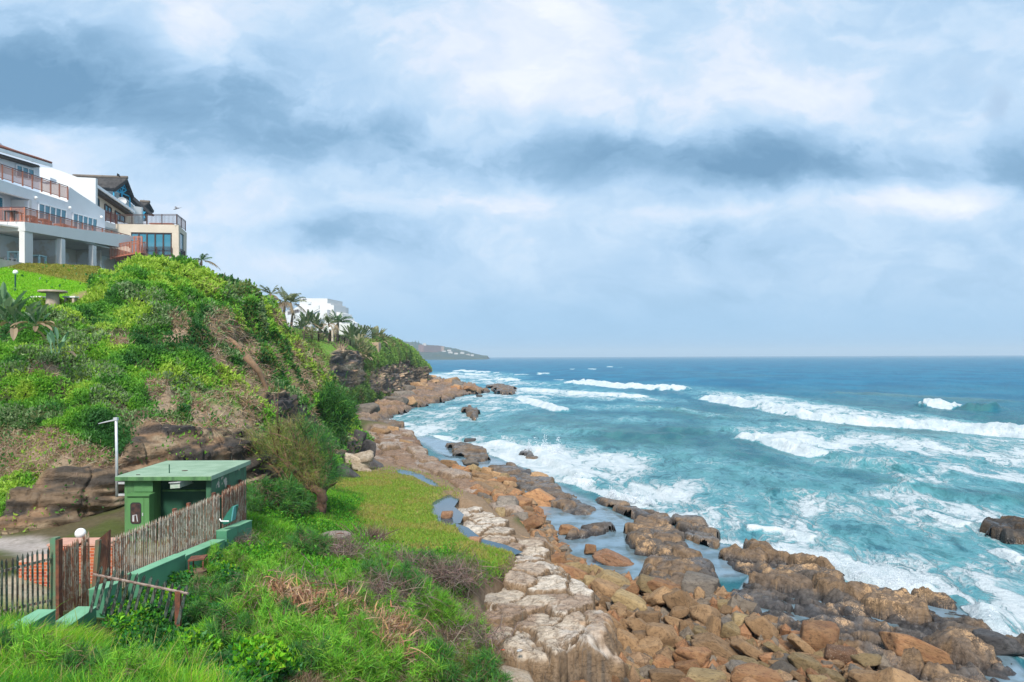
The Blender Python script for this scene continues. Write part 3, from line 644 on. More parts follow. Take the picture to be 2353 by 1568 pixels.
def build_bluff():
    b = loft([BA, BB, BC, BD, BE], 460, 300, back=(-20, 40, -2)); nrm = grid_normals(b); u, v = proj(b)
    nz = 4 * fbm(b * .12, 3, 3); rock = zone(u, v, BROCK, 3, nz)
    crag = fbm(np.stack([b[..., 0] * .12, b[..., 1] * .12, b[..., 2] * 1.1], -1), 4, 21); joint = np.abs(fbm(np.stack([b[..., 0] * .25, b[..., 1] * .25, b[..., 2] * .06], -1), 3, 25))
    veg = np.abs(fbm(b * .14, 3, 31)) * 2 + .5 * fbm(b * .6, 3, 36)
    smooth = zone(u, v, [[(700,760),(800,774),(850,780),(830,815),(860,845),(800,815),(760,830),(740,800)]], 10)
    disp = rock * (2.0 * crag - 2.2 * np.exp(-(joint / .07) ** 2)) + (1 - rock) * (1 - .85 * smooth) * (.9 * veg - .4)
    b2 = b + nrm * disp[..., None]
    n = fbm(b * .1, 4, 47); nf = fbm(b * .5, 4, 49)
    c = np.zeros(b.shape); c[:] = (.11, .19, .045)
    def put(mask, col): c[:] = c * (1 - mask[..., None]) + np.array(col) * mask[..., None]
    put(sstep(n, .0, .3), (.11, .19, .035)); put(sstep(-n, .1, .35) , (.045, .08, .025)); put(sstep(nf, .15, .45) * .6, (.17, .16, .06)); put(smooth * .9, (.19, .38, .05)); put(smooth * sstep(nf, .1, .4) * .8, (.28, .31, .09))
    rc = rock_colour(b2 * .33, 7); put(rock, (0, 0, 0)); c += rc * rock[..., None] * 2.2
    tip = rock * sstep(u, 940, 955) * sstep(-v, -880, -868); put(tip * .75, (.30, .21, .13)); put(tip * sstep(nf, .1, .3), (.14, .10, .07))
    me = npmesh('bluff', b2.reshape(-1, 3), gridfaces(*u.shape)[:, ::-1], True, None, dict(col=c))
    tag(link('bluff', me, hill_mat('bluff_surface', 4.)), kind='structure')
    return dict(p=b2, n=grid_normals(b2), rock=rock, smooth=smooth, u=u, v=v)
BLUFF = build_bluff()

# ------------------------------------------------------------------ far coast
def build_far_coast():
    us = np.linspace(560, 1120, 420); sky = np.interp(us, [560,700,880,920,935,955,970,1000,1018,1059,1088,1113,1140,1165], [768,774,783,785,786,787,792,796,797.5,805.5,812.5,818,820.2,821.2])
    rows = []
    for k, f in enumerate(np.linspace(0, 1, 60)):
        Y = 2900 + 500 * f; a, e = ray(us, sky); ztop = np.maximum(e * 3400 + EYE, -1.0)
        z = -2 + (ztop + 2) * min(1, f * 1.05)
        rows.append(np.stack([a * Y, us * 0 + Y, z], -1))
    b = np.array(rows); n = fbm(b * .02, 4, 5); b[..., 2] += np.clip(b[..., 2], 0, 20) / 20 * (6 * n + 5 * np.abs(fbm(b * .05, 3, 9)))
    back = b[-1:].copy(); back[..., 1] += 500; back[..., 2] = -5; b = np.concatenate([b, back])
    c = np.zeros(b.shape); c[:] = (.025, .07, .055); k = sstep(fbm(b * .03, 3, 15), .0, .3)[..., None]; c = c * (1 - k) + np.array((.06, .09, .04)) * k  # woods green with some blue of the haze put into the colour
    k = (sstep(fbm(b * .06, 3, 19), .35, .5) * sstep(b[..., 2], 8, 20))[..., None]; c = c * (1 - k * .6) + np.array((.33, .33, .32)) * k * .35
    tag(link('headland', npmesh('headland', b.reshape(-1, 3), gridfaces(*b.shape[:2]), True, None, dict(col=c)), hill_mat('headland_woods', 40.)), kind='structure')
    wall = simple('far_plaster', (.62, .6, .56), (.5, .48, .45), .1, .8); red = simple('far_brick', (.27, .13, .10), (.22, .10, .085), .1, .85); roofm = simple('far_roof', (.25, .13, .1), (.2, .2, .2), .1, .85); glass = simple('far_window', (.08, .07, .08), None, .1, .4)
    # hotel
    def far_Y(u, v):
        a, e = ray(u, v); zt = max(float(ray(u, np.interp(u, us, sky))[1]) * 3400 + EYE, 0)
        for Y in range(2900, 3400, 4):
            if EYE + float(e) * Y <= -2 + (zt + 2) * min(1, (Y - 2900) / 500 * 1.05) + 3: return Y - 8
        return 3380
    Y = far_Y(985, 809) - 10; p0 = P(971, 809, Y); p1 = P(1014, 810.5, Y + 60); sc = Y / FP
    t = thing('hotel', 'long reddish brown hotel block on the hazy far headland', 'building', p0)
    d = (p1 - p0).xy.normalized(); d = Vector((d.x, d.y, 0)); nrm = Vector((d.y, -d.x, 0)); L = (p1 - p0).xy.length
    h = 14.5 * sc; b = MB().obox(p0 - nrm * 0, d * L, -nrm * 26, (0, 0, h)); b.obox(p0 - d * 3 + nrm * 2, d * 9, -nrm * 30, (0, 0, h + 4)); b.build('wall', red, t)
    wb = MB()
    for f in range(6): wb.obox(p0 + nrm * .6 + d * 8 + Vector((0, 0, 3 + f * h / 6.6)), d * (L - 12), -nrm * .5, (0, 0, 1.7))
    wb.build('window', glass, t); q = P(1014, 810.5, Y + 62); MB().obox(q + nrm * 1.2, d * 14, -nrm * 30, (0, 0, h * 1.0)).build('end_block', simple('far_tan', (.45, .30, .22), None, .1, .85), t)
    spots = [(935,795,6,4,0),(945,799,7,5,0),(951,806,9,4,1),(957,811,8,4,0),(966,800,7,4,1),(975,793,8,4,0),(1020,808,8,3,1),(1035,811,10,3,0),(1048,813,8,3,1),(1062,812,9,3,0),(1075,816,8,3,1),(1032,806,9,3,1),(1012,804,8,3,0),(1085,817,7,2.5,0),(925,790,8,3,0),(915,787,7,3,1),(903,786,8,4,0),(893,787,6,3,0)]
    for i, (u, v, w, hh, k) in enumerate(spots):
        Y = far_Y(u, v); p = P(u, v, Y); s = Y / FP
        t = thing('far_house', ['small white house among trees on the hazy far headland', 'small house with a brown roof on the hazy far headland'][k], 'house', p, 'houses on the far headland')
        W2, D2, H2 = w * s, 12, hh * s * .6
        MB().obox(p - Vector((W2 / 2, 0, 3)), (W2, 0, 0), (0, D2, 0), (0, 0, H2 + 3)).build('wall', wall, t)
        a = p + Vector((-W2 / 2 - .6, -.8, H2)); MB().prism([a, a + Vector((W2 + 1.2, 0, 0)), a + Vector((W2 * .75, 0, hh * s * .4)), a + Vector((W2 * .25, 0, hh * s * .4))], (0, D2 + 1.6, 0)).build('roof', roofm if k else wall, t)
    tm = simple('far_tree_green', (.025, .05, .028), (.04, .07, .035), .2, .9)
    for u, v, h, w in ((921,783,5,2),(948,788,8,3),(955,788,9,3.2),(962,789,10,3.4),(968,791,5,4),(982,800,4,5),(1101,817,3,2.4),(1040,808,3,5),(940,789,4,5)):
        Y = 3180; p = P(u, v + 3, Y); s = Y / FP; t = thing('conifer_tree', 'dark pointed conifer on the skyline of the far headland' if h > 4.5 else 'low dark tree on the skyline of the far headland', 'tree', p, 'skyline conifers' if h > 4.5 else 'low skyline trees')
        MB().tube([p - Vector((0, 0, 3)), p + Vector((0, 0, h * s * .5))], [1.2, .5], 6).build('trunk', simple('far_bark', (.08, .06, .05), None, .2) if 'far_bark' not in bpy.data.materials else bpy.data.materials['far_bark'], t)
        b = MB(); k = 7
        for i in range(k):
            f = i / k; r = w * s * .5 * (1 - f) ** .8 * random.uniform(.8, 1.15); z0 = h * s * (.12 + .88 * f); b.lathe(p + Vector((random.uniform(-.6, .6), 0, z0)), [(r, 0), (r * .55, h * s * .09), (.15, h * s * .2)], 9)
        b.build('crown', tm, t)
build_far_coast()
# ------------------------------------------------------------------ rock shelf, boulder bed, reef
def rockmat(name, rough=.8, wet=0.0, sparkle=None):
    m, g, out = newmat(name); co = g.attr('col', 'Color'); pos = g.node('ShaderNodeNewGeometry').outputs['Position']
    n1 = g.noise(pos, 3.5, 7, .68); n2_ = g.noise(pos, 16, 5, .7)
    col = g.mix(g.ss(n1, .35, .68, 0., .75), co, g.mix(1., co, (.48, .44, .40), 'MULTIPLY'))
    col = g.mix(g.ss(n2_, .45, .7, 0., .35), col, g.mix(1., co, (1.35, 1.35, 1.35), 'MULTIPLY'))
    ln = g.m('ABSOLUTE', g.m('SUBTRACT', g.noise(pos, .9, 6, .7, .6), .5)); col = g.mix(g.ss(ln, .0, .022, .7, 0.), col, g.mix(1., col, (.25, .23, .22), 'MULTIPLY'))
    col = g.mix(g.ss(g.noise(pos, 6, 5, .75), .48, .62, 0, .5), col, g.mix(1., col, (.5, .48, .46), 'MULTIPLY'))
    w = g.attr('wet'); r = g.m('SUBTRACT', rough, g.m('MULTIPLY', w, rough - .10))
    if sparkle:
        bn = g.attr('barn'); sp = g.m('MULTIPLY', g.ss(g.m('ADD', g.noise(pos, 2.2, 6, .75), g.m('MULTIPLY', g.m('SUBTRACT', g.noise(pos, 17, 3, .7), .5), .55)), .50, .61), bn)
        tone = g.mix(g.noise(pos, 30, 2, .5), sparkle, tuple(min(1, q * 1.5) for q in sparkle))
        col = g.mix(sp, col, tone); r = g.m('ADD', r, g.m('MULTIPLY', sp, .4))
    st = g.vm('MULTIPLY', pos, (1, 1, 3))
    b = pbsdf(g, out, col, r, .45, g.m('ADD', g.m('MULTIPLY', g.noise(st, 3, 7, .68), .8), g.m('MULTIPLY', n2_, .35)), 1.0, .09); return m
def rockfield(name, px, z0, mat, res=.07, cell=1.2, lift=.35, crack=.3, cw=.07, rough=.12, drop=1.5, dome=0.0, ridge=0.0, seed=1, colfn=None, stretch=1.6, rot=.9, blocky=.7, tilt=(0, 0), sub=2.3, soft=.5, feather=.25, below=-.9, shoulder=.3, warp=.35):
    poly = np.array([list(G(a, b, z0).xy) for a, b in px]); lo = poly.min(0) - 1.2; hi = poly.max(0) + 1.2
    X, Y = np.meshgrid(np.arange(lo[0], hi[0], res), np.arange(lo[1], hi[1], res))
    cr, sr = math.cos(rot), math.sin(rot); A = (X * cr + Y * sr); B = (-X * sr + Y * cr) 
    wA = A + warp * cell * n2(X, Y, .9 / cell, 4, seed + 1, .6); wB = B + warp * cell * n2(X, Y, .9 / cell, 4, seed + 2, .6)
    f1, f2, h, cx, cy = voronoi(wA / (cell * stretch), wB / cell, seed)
    e = f2 - f1
    ccA, ccB = cx * cell * stretch, cy * cell
    cX, cY = ccA * cr - ccB * sr, ccA * sr + ccB * cr
    s0 = polysd(X, Y, poly); sc = polysd(cX, cY, poly); s = s0 * (1 - blocky) + np.clip(sc, -2, 2) * blocky
    s = s + .35 * n2(X, Y, .7, 3, seed + 3)
    k = sstep(s, -soft, soft * .4)
    g1, g2, gh, _, _ = voronoi(wA / (cell * stretch) * sub + 7.3, wB / cell * sub, seed + 5); e2 = g2 - g1
    z = z0 + lift * (h - .5) + tilt[0] * (X - poly[:, 0].mean()) + tilt[1] * (Y - poly[:, 1].mean())
    hx, hy = (np.modf(h * 37.7)[0] - .5), (np.modf(h * 91.3)[0] - .5)
    z = z + (hx * (X - cX) + hy * (Y - cY)) * lift * .45 / cell
    z = z - crack * np.exp(-(e / cw) ** 2) - crack * shoulder * np.exp(-(e / (cw * 3)) ** 2) - crack * .4 * np.exp(-(e2 / (cw * .9)) ** 2) * (gh > .35) + dome * (1 - np.clip(f1 * 1.3, 0, 1) ** 2)
    z = z + rough * n2(X, Y, .9, 5, seed + 7, .55)
    if ridge: 
        rA = A * .35 + .3 * n2(X, Y, .3, 3, seed + 8); z = z + ridge * (.42 - 2 * np.abs(n2(rA, B, .55, 4, seed + 9)) * 1.6)
    z = z - (1 - k) * drop
    gy, gx = np.gradient(z, res); steep = sstep(np.hypot(gx, gy), .9, 2.0)
    c, wet, barn = colfn(X, Y, z, h, e, e2, s, seed)
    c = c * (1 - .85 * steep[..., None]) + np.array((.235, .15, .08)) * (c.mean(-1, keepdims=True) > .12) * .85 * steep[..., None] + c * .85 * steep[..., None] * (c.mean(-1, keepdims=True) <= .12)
    F = gridfaces(*X.shape, mask=(s0[:-1, :-1] > -1.0) & (z[:-1, :-1] > below))
    V, F, c, wet, barn = compact(np.stack([X, Y, z], -1).reshape(-1, 3), F, c.reshape(-1, 3), wet.ravel(), barn.ravel())
    return link(name, npmesh(name, V, F, True, dict(wet=wet, barn=barn), dict(col=c)), mat)
def lay(c, m, col): return c * (1 - m[..., None]) + np.array(col) * m[..., None]
def col_shelf(X, Y, z, h, e, e2, s, sd):
    u, v = proj(np.stack([X, Y, z], -1)); n = n2(X, Y, .5, 4, sd + 20); nf = n2(X, Y, 2.2, 4, sd + 21)
    c = np.zeros(X.shape + (3,)); c[:] = (.52, .43, .335); c = lay(c, sstep(h, .4, .7), (.63, .555, .465)); c = lay(c, sstep(h, .8, .95) * .7, (.36, .25, .17))
    c = lay(c, sstep(n, .05, .35) * .8, (.56, .49, .42)); c = lay(c, sstep(-n, .15, .4) * .8, (.30, .20, .135)); c = lay(c, sstep(nf, .2, .5) * .35, (.25, .18, .12))
    wht = sstep(-np.hypot((u - 1415) / 95, (v - 1385) / 62), -1, -.35) * sstep(n + nf * .6, -.25, .15); c = lay(c, wht * .8, (.68, .65, .63))
    rust = np.exp(-((v - 1440) / 22) ** 2) * sstep(u, 1290, 1340) * sstep(nf, -.1, .25); c = lay(c, rust * .7, (.52, .31, .16))
    c = lay(c, sstep(-z, -1.65, -1.15), (.33, .215, .115)); c = lay(c, sstep(-z, -1.0, -.6), (.17, .125, .07))
    c = lay(c, np.exp(-(e / .05) ** 2) * .85, (.09, .065, .045)); c = lay(c, np.exp(-(e2 / .055) ** 2) * .6, (.13, .095, .065))  # cracks: darker soil, with crevice shade put into the colour too
    return c, sstep(-z, -.9, -.4), z * 0
def col_brown(X, Y, z, h, e, e2, s, sd):
    n = n2(X, Y, .45, 4, sd + 20); nf = n2(X, Y, 1.8, 4, sd + 21)
    c = np.zeros(X.shape + (3,)); c[:] = (.27, .175, .115); c = lay(c, sstep(h, .5, .8), (.36, .28, .22)); c = lay(c, sstep(-h, -.3, -.1), (.21, .125, .08))
    c = lay(c, sstep(n, .1, .35) * .7, (.42, .37, .33)); c = lay(c, sstep(nf, .2, .45) * .5, (.19, .11, .06)); c = lay(c, np.exp(-(e / .05) ** 2) * .6, (.07, .05, .04)); c = lay(c, sstep(-z, -.6, -.2), (.07, .055, .045))
    return c, sstep(-z, -.9, -.3) * .8, z * 0
def col_bed(X, Y, z, h, e, e2, s, sd):
    nf = n2(X, Y, 2.5, 3, sd + 21); c = np.zeros(X.shape + (3,)); c[:] = (.10, .066, .04); c = lay(c, sstep(h, .5, .7), (.15, .10, .06)); c = lay(c, sstep(h, .8, .9), (.07, .055, .045)); c = lay(c, sstep(nf, .1, .4) * .6, (.13, .085, .05))
    return c, z * 0 + .2, z * 0
def col_reef(X, Y, z, h, e, e2, s, sd):
    u, v = proj(np.stack([X, Y, z], -1)); n = n2(X, Y, .4, 4, sd + 20); nf = n2(X, Y, 1.6, 4, sd + 21)
    c = np.zeros(X.shape + (3,)); c[:] = (.115, .093, .076); c = lay(c, sstep(h, .5, .8), (.175, .12, .078)); c = lay(c, sstep(n, .0, .3) * .8, (.105, .10, .10)); c = lay(c, sstep(nf, .1, .4) * .7, (.24, .155, .085)); c = lay(c, sstep(-z, -.45, -.1), (.05, .043, .04))
    sea_side = sstep(u * .42 - v, 840 - 1350 - 90, 880 - 1350 + 40)       # darker and mussel-grown towards the surf
    barn = sstep(n2(X, Y, .32, 4, sd + 30) + .25 * nf, -.02, .3) * sstep(z, .12, .4)
    return c, np.clip(sstep(n, -.1, .2) * .8 + sstep(-z, -.5, -.2), 0, 1), np.clip(barn * .95, 0, 1)
def col_grey(X, Y, z, h, e, e2, s, sd):
    c, w, b = col_reef(X, Y, z, h, e, e2, s, sd); n = n2(X, Y, .8, 4, sd + 40); c = lay(c, sstep(n, -.1, .2) * .6, (.20, .18, .16)); return c, w, b * .3
def col_fore(X, Y, z, h, e, e2, s, sd):
    n = n2(X, Y, .09, 4, sd + 20); nf = n2(X, Y, .4, 4, sd + 21); c = np.zeros(X.shape + (3,)); c[:] = (.225, .16, .12); c = lay(c, sstep(h, .5, .8), (.30, .19, .125)); c = lay(c, sstep(n, .0, .3) * .8, (.17, .14, .125)); c = lay(c, sstep(nf, .1, .4) * .6, (.35, .26, .19)); c = lay(c, np.exp(-(e / .06) ** 2) * .6, (.06, .05, .045)); c = lay(c, sstep(-z, -.9, -.2), (.085, .072, .065))
    return c, sstep(-z, -1., -.3) * .7, z * 0
M_SHELF = rockmat('pale_sandstone', .85); M_BROWN = rockmat('brown_sandstone', .8); M_REEF = rockmat('wet_reef_rock', .75, sparkle=(.36, .23, .125)); M_BED = rockmat('boulder_bed_rock', .85)
REEF = [(1640,1405),(1680,1335),(1735,1318),(1690,1285),(1672,1258),(1700,1243),(1760,1262),(1800,1274),(1862,1284),(1930,1310),(2000,1343),(2060,1358),(2130,1352),(2200,1362),(2250,1380),(2262,1420),(2255,1458),(2330,1470),(2350,1500),(2420,1570),(2500,1680),(1960,1680),(1920,1510),(1800,1455),(1710,1420)]
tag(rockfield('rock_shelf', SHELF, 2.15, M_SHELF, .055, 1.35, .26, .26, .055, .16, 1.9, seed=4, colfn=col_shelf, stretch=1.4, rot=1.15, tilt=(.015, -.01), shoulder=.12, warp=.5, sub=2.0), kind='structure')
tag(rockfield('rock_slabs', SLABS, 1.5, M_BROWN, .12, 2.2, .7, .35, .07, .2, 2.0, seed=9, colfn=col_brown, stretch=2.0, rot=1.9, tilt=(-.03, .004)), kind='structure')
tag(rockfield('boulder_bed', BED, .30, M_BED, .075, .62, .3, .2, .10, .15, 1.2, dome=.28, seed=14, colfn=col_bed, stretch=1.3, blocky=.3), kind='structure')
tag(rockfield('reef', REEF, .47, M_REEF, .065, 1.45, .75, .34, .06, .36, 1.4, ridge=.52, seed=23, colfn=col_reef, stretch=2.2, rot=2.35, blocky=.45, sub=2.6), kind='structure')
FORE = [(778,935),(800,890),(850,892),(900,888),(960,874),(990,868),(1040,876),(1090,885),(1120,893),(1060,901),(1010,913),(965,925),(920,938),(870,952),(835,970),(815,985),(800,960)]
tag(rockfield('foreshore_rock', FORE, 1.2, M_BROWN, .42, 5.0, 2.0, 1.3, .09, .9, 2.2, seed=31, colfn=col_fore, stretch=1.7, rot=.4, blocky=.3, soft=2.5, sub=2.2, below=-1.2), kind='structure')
OUTCROP = [  # px outline, label, colour
    ([(1475,1288),(1500,1266),(1560,1254),(1622,1270),(1652,1300),(1640,1332),(1590,1346),(1500,1326)], 'broad barnacle-covered rock dome rising from the tide pool', col_reef, .75, .7),
    ([(1440,1203),(1480,1185),(1530,1192),(1572,1215),(1590,1240),(1560,1262),(1510,1262),(1470,1246),(1446,1222)], 'jagged brown rock with pinkish barnacles at the seaward side of the tide pool', col_reef, .6, .6),
    ([(1545,1180),(1600,1182),(1640,1205),(1650,1232),(1610,1238),(1570,1212)], 'dark wet rock in thin surf behind the jagged barnacle rock', col_grey, .35, .5),
    ([(1118,1068),(1175,1062),(1240,1082),(1290,1112),(1330,1142),(1372,1158),(1340,1172),(1280,1162),(1215,1122),(1150,1092)], 'long grey flat reef slab along the surf above the calm channel', col_grey, .4, .6),
    ([(1372,1140),(1410,1137),(1460,1158),(1530,1185),(1490,1190),(1420,1165)], 'thin dark reef strip where spray bursts', col_grey, .25, .4),
    ([(1028,1015),(1082,1014),(1128,1033),(1122,1048),(1072,1052),(1050,1032)], 'dark layered rock awash in the channel near brown slabs', col_grey, .5, .6),
    ([(1290,1225),(1330,1198),(1395,1195),(1400,1205),(1350,1222)], 'low knobbly brown rock finger pointing into the tide pool', col_reef, .4, .5),
    ([(2256,1196),(2275,1184),(2330,1180),(2370,1190),(2380,1218),(2310,1220),(2270,1208)], 'black mussel-covered rock standing alone in the surf on the right', col_grey, .7, .9),
    ([(1120,884),(1150,882),(1182,889),(1180,898),(1150,899)], 'dark slabby rocks at the tip of the far reef', col_grey, 1.0, 1.2),
    ([(1062,932),(1082,929),(1100,945),(1090,951),(1072,944)], 'black wedge of rock alone in white surf off the far shore', col_grey, 1.0, 1.0),
    ([(868,962),(900,958),(922,972),(905,978),(870,975)], 'flat grey rock in the water off the second cliff', col_grey, .6, .7),
    ([(1200,1030),(1232,1036),(1240,1048),(1206,1046)], 'small dark rock awash behind breaking foam', col_grey, .2, .3),
]
for i, (pl, lab, cf, z0, rg) in enumerate(OUTCROP):
    far = G(*pl[0], z0).y; r = max(.06, far * .0016)
    o = rockfield('rock_outcrop', pl, z0 + .10, M_REEF, r, max(.9, far * .02), .35 * rg + .1, .2, .08, .2 * rg + .05, 1.4 + z0, ridge=.25 * rg, seed=50 + i * 3, colfn=cf, stretch=1.8, rot=2.3, blocky=.35)
    if i == 7: 
        co = o.data.attributes['col'].data; a = np.zeros(len(co) * 4, np.float32); co.foreach_get('color', a); a = a.reshape(-1, 4); a[:, :3] *= .4; co.foreach_set('color', a.ravel())
    tag(o, lab, 'rock', 'rocks of the reef')
# ------------------------------------------------------------------ boulders
def boulder_mesh(name, seed, sub=4, sharp=16, planes=15, flat=.75, crack=False):
    import bmesh
    bm = bmesh.new(); bmesh.ops.create_icosphere(bm, subdivisions=sub, radius=1.0)
    V = np.array([v.co[:] for v in bm.verts]); F = np.array([[v.index for v in f.verts] for f in bm.faces]); bm.free()
    r = np.random.default_rng(seed); N = r.normal(size=(planes, 3)); N[0] = (0.1, .1, 1); N[1] = (0, 0, -1); N[2] = (1, .2, .1); N[3] = (-1, .1, .2); N[4] = (.1, 1, 0); N[5] = (-.2, -1, .1); N[:6] += r.normal(size=(6, 3)) * .18
    N /= np.linalg.norm(N, axis=1, keepdims=True); d = r.uniform(.66, 1.05, planes); d[0] = flat * r.uniform(.85, 1.1); d[1] = flat
    t = np.maximum(V @ N.T, 0) / d; rad = (np.sum(t ** sharp, 1) + 1e-9) ** (-1 / sharp)
    P_ = V * np.minimum(rad, 1.25)[:, None]
    P_ *= (1 + .075 * fbm(P_ * 1.7, 4, seed) + .035 * fbm(P_ * 5, 4, seed + 3))[:, None]
    if crack:
        q = P_ @ (r.normal(size=3)); g = np.exp(-((np.modf(np.abs(q * 1.1 + .12 * fbm(P_ * 2, 2, seed)))[0] - .5) / .035) ** 2); P_ *= (1 - .10 * g)[:, None]
    me = npmesh(name, P_, F, True); return me
def bouldermat(name, c1, c2, c3, speck=0.0):
    m, g, out = newmat(name); tc = g.node('ShaderNodeTexCoord').outputs['Object']; oi = g.node('ShaderNodeObjectInfo')
    off = g.vm('ADD', tc, g.xyz(g.m('MULTIPLY', oi.outputs['Random'], 37.), g.m('MULTIPLY', oi.outputs['Random'], 11.), 0))
    n = g.noise(off, 1.6, 6, .62, .4); nf = g.noise(off, 7, 6, .7); col = g.mix(g.ss(n, .35, .62), c1, c2); col = g.mix(g.ss(nf, .5, .72, 0, .7), col, c3)
    col = g.mix(g.ss(g.noise(g.vm('MULTIPLY', off, (1, 1, 2.6)), 2.1, 5, .6, 1.0), .52, .68, 0, .55), col, tuple(q * .45 for q in c1))
    val = g.m('ADD', .82, g.m('MULTIPLY', oi.outputs['Random'], .7)); col = g.mix(1., col, g.xyz(val, val, val), 'MULTIPLY')
    if speck: col = g.mix(g.ss(g.noise(off, 14, 3, .6), .60, .68, 0, speck), col, (.6, .5, .36))
    col = g.mix(g.ss(g.noise(off, 4.5, 7, .72, .3), .53, .60, 0, .65), col, g.mix(1., col, (.38, .36, .36), 'MULTIPLY')); pbsdf(g, out, col, .74, .4, g.m('ADD', g.m('MULTIPLY', nf, 1.3), g.m('MULTIPLY', g.noise(off, 28, 4, .7), .5)), 1.0, .07); return m
BM = dict(brown=bouldermat('boulder_brown', (.27, .162, .08), (.35, .215, .11), (.19, .115, .06)), rust=bouldermat('boulder_rust', (.29, .14, .065), (.36, .195, .09), (.19, .095, .05)),
          olive=bouldermat('boulder_olive', (.28, .195, .09), (.35, .25, .125), (.21, .14, .07)), grey=bouldermat('boulder_grey', (.15, .125, .10), (.21, .175, .14), (.09, .075, .065)),
          pale=bouldermat('boulder_pale', (.44, .34, .24), (.55, .46, .36), (.33, .22, .13)), black=bouldermat('boulder_black', (.055, .05, .05), (.085, .078, .075), (.03, .03, .03)), speck=bouldermat('boulder_speckled', (.19, .095, .05), (.25, .13, .07), (.13, .07, .045), .9), terr=bouldermat('boulder_terracotta', (.42, .21, .11), (.5, .28, .16), (.35, .18, .1)))
BMESH = [boulder_mesh('boulder', 100 + i, 4, 20 + (i % 4) * 12, 11 + i % 5, .62 + .05 * (i % 4), i % 2 == 1) for i in range(16)]
BVAR = {}
def boulder(name, label, cat, kind, loc, size, rot, var, group=None):
    key = (var % 16, kind)
    if key not in BVAR: me = BMESH[var % 16].copy(); me.materials.append(BM[kind]); BVAR[key] = me
    o = bpy.data.objects.new(name, BVAR[key]); COL.objects.link(o); o.location = loc; o.scale = size; o.rotation_euler = rot
    return tag(o, label, cat, group)
HEROES = [ # u, v, w, h px, image rotation, colour, variant, label
 (1523,1463,68,82,-5,'brown',0,'large rounded brown boulder, biggest upright one in the heap'),(1472,1468,42,48,0,'brown',4,'squarish brown block just left of the largest upright boulder'),
 (1365,1513,100,66,20,'brown',2,'large flat-topped brown boulder below the pale shelf end'),(1295,1534,80,62,28,'pale',5,'split pale-topped block at the foot of the pale shelf'),(1359,1547,52,46,0,'brown',3,'smooth brown boulder between the pale-topped block and bottom edge'),
 (1608,1347,88,60,10,'grey',6,'dark grey angular boulder beside the barnacle dome'),(1573,1387,80,56,35,'brown',7,'long curved brown boulder below the dark grey angular one'),(1447,1381,90,46,12,'olive',8,'wide cracked olive-brown boulder beside the white part of the shelf'),
 (1368,1340,50,42,0,'olive',9,'square olive boulder touching the shelf corner'),(1412,1338,72,44,22,'olive',10,'sloping olive boulder right of the square one at shelf corner'),(1314,1308,36,33,0,'olive',11,'left one of a pair of rounded olive boulders by the shelf'),(1346,1309,31,34,0,'olive',12,'right one of a pair of rounded olive boulders by the shelf'),
 (1252,1148,92,46,24,'rust',13,'big reddish sloping boulder at the head of the tide pool'),(1304,1217,48,27,6,'rust',14,'orange-topped boulder at the left edge of the tide pool'),(1406,1282,80,30,18,'speck',15,'long dark boulder speckled with barnacles at the near end of the tide pool'),(1356,1262,34,30,0,'rust',1,'rounded orange boulder above the speckled long boulder'),
 (1194,1188,40,27,8,'grey',2,'grey boulder among brown ones beside the pale shelf top'),(2094,1487,158,56,24,'rust',3,'huge rust-orange slab tilted on the reef at the lower right'),(1936,1501,78,34,5,'speck',4,'dark red boulder speckled with barnacles left of the huge rust slab'),(1845,1521,66,42,14,'olive',5,'yellowish brown boulder in front of the dark red speckled one'),
 (1708,1434,52,46,10,'olive',6,'blunt tan boulder at the edge of the wet reef'),(1757,1446,76,48,38,'brown',7,'reddish wedge boulder leaning beside the blunt tan one'),(1728,1496,92,36,28,'brown',8,'long sloping brown boulder in front of the wet reef'),(1845,1484,66,30,36,'brown',9,'narrow brown boulder lying on the reef above the yellowish one'),
 (1743,1558,100,44,4,'rust',10,'broad orange-brown boulder at the bottom edge'),(1989,1561,76,36,12,'brown',11,'tan boulder at the bottom edge beside the dark rock pool'),(1880,1561,42,24,0,'olive',12,'small yellow-olive boulder at the bottom edge'),(1784,1492,58,20,28,'olive',13,'slim tan boulder between two long brown ones'),
 (2282,1479,104,30,4,'black',14,'dark low boulder at the surf edge beyond the rust slab'),(1650,1490,110,44,26,'brown',15,'broad smooth brown boulder sloping right of the biggest upright one'),(1640,1446,30,80,8,'brown',1,'narrow upright brown boulder behind the broad smooth one'),(1580,1535,56,36,0,'rust',2,'golden brown boulder below the biggest upright one'),
 (1530,1555,96,36,4,'brown',3,'flat brown boulder at the bottom edge below the golden one'),(1625,1560,100,40,4,'olive',4,'wide smooth olive boulder at the bottom edge'),(1700,1540,60,50,10,'grey',5,'dark cracked boulder at the bottom edge'),(1495,1345,66,40,20,'olive',6,'brown boulder between the dark grey one and the square olive pair'),
 (1530,1350,80,28,12,'rust',7,'long reddish boulder at the near end of the tide pool'),(1402,1430,70,44,34,'brown',8,'brown boulder pushed against the white shelf slope'),(1440,1475,52,60,4,'brown',9,'tall cracked boulder below the shelf slope'),(1240,1098,40,26,10,'brown',10,'brown boulder nearest to the grey reef slab'),
]
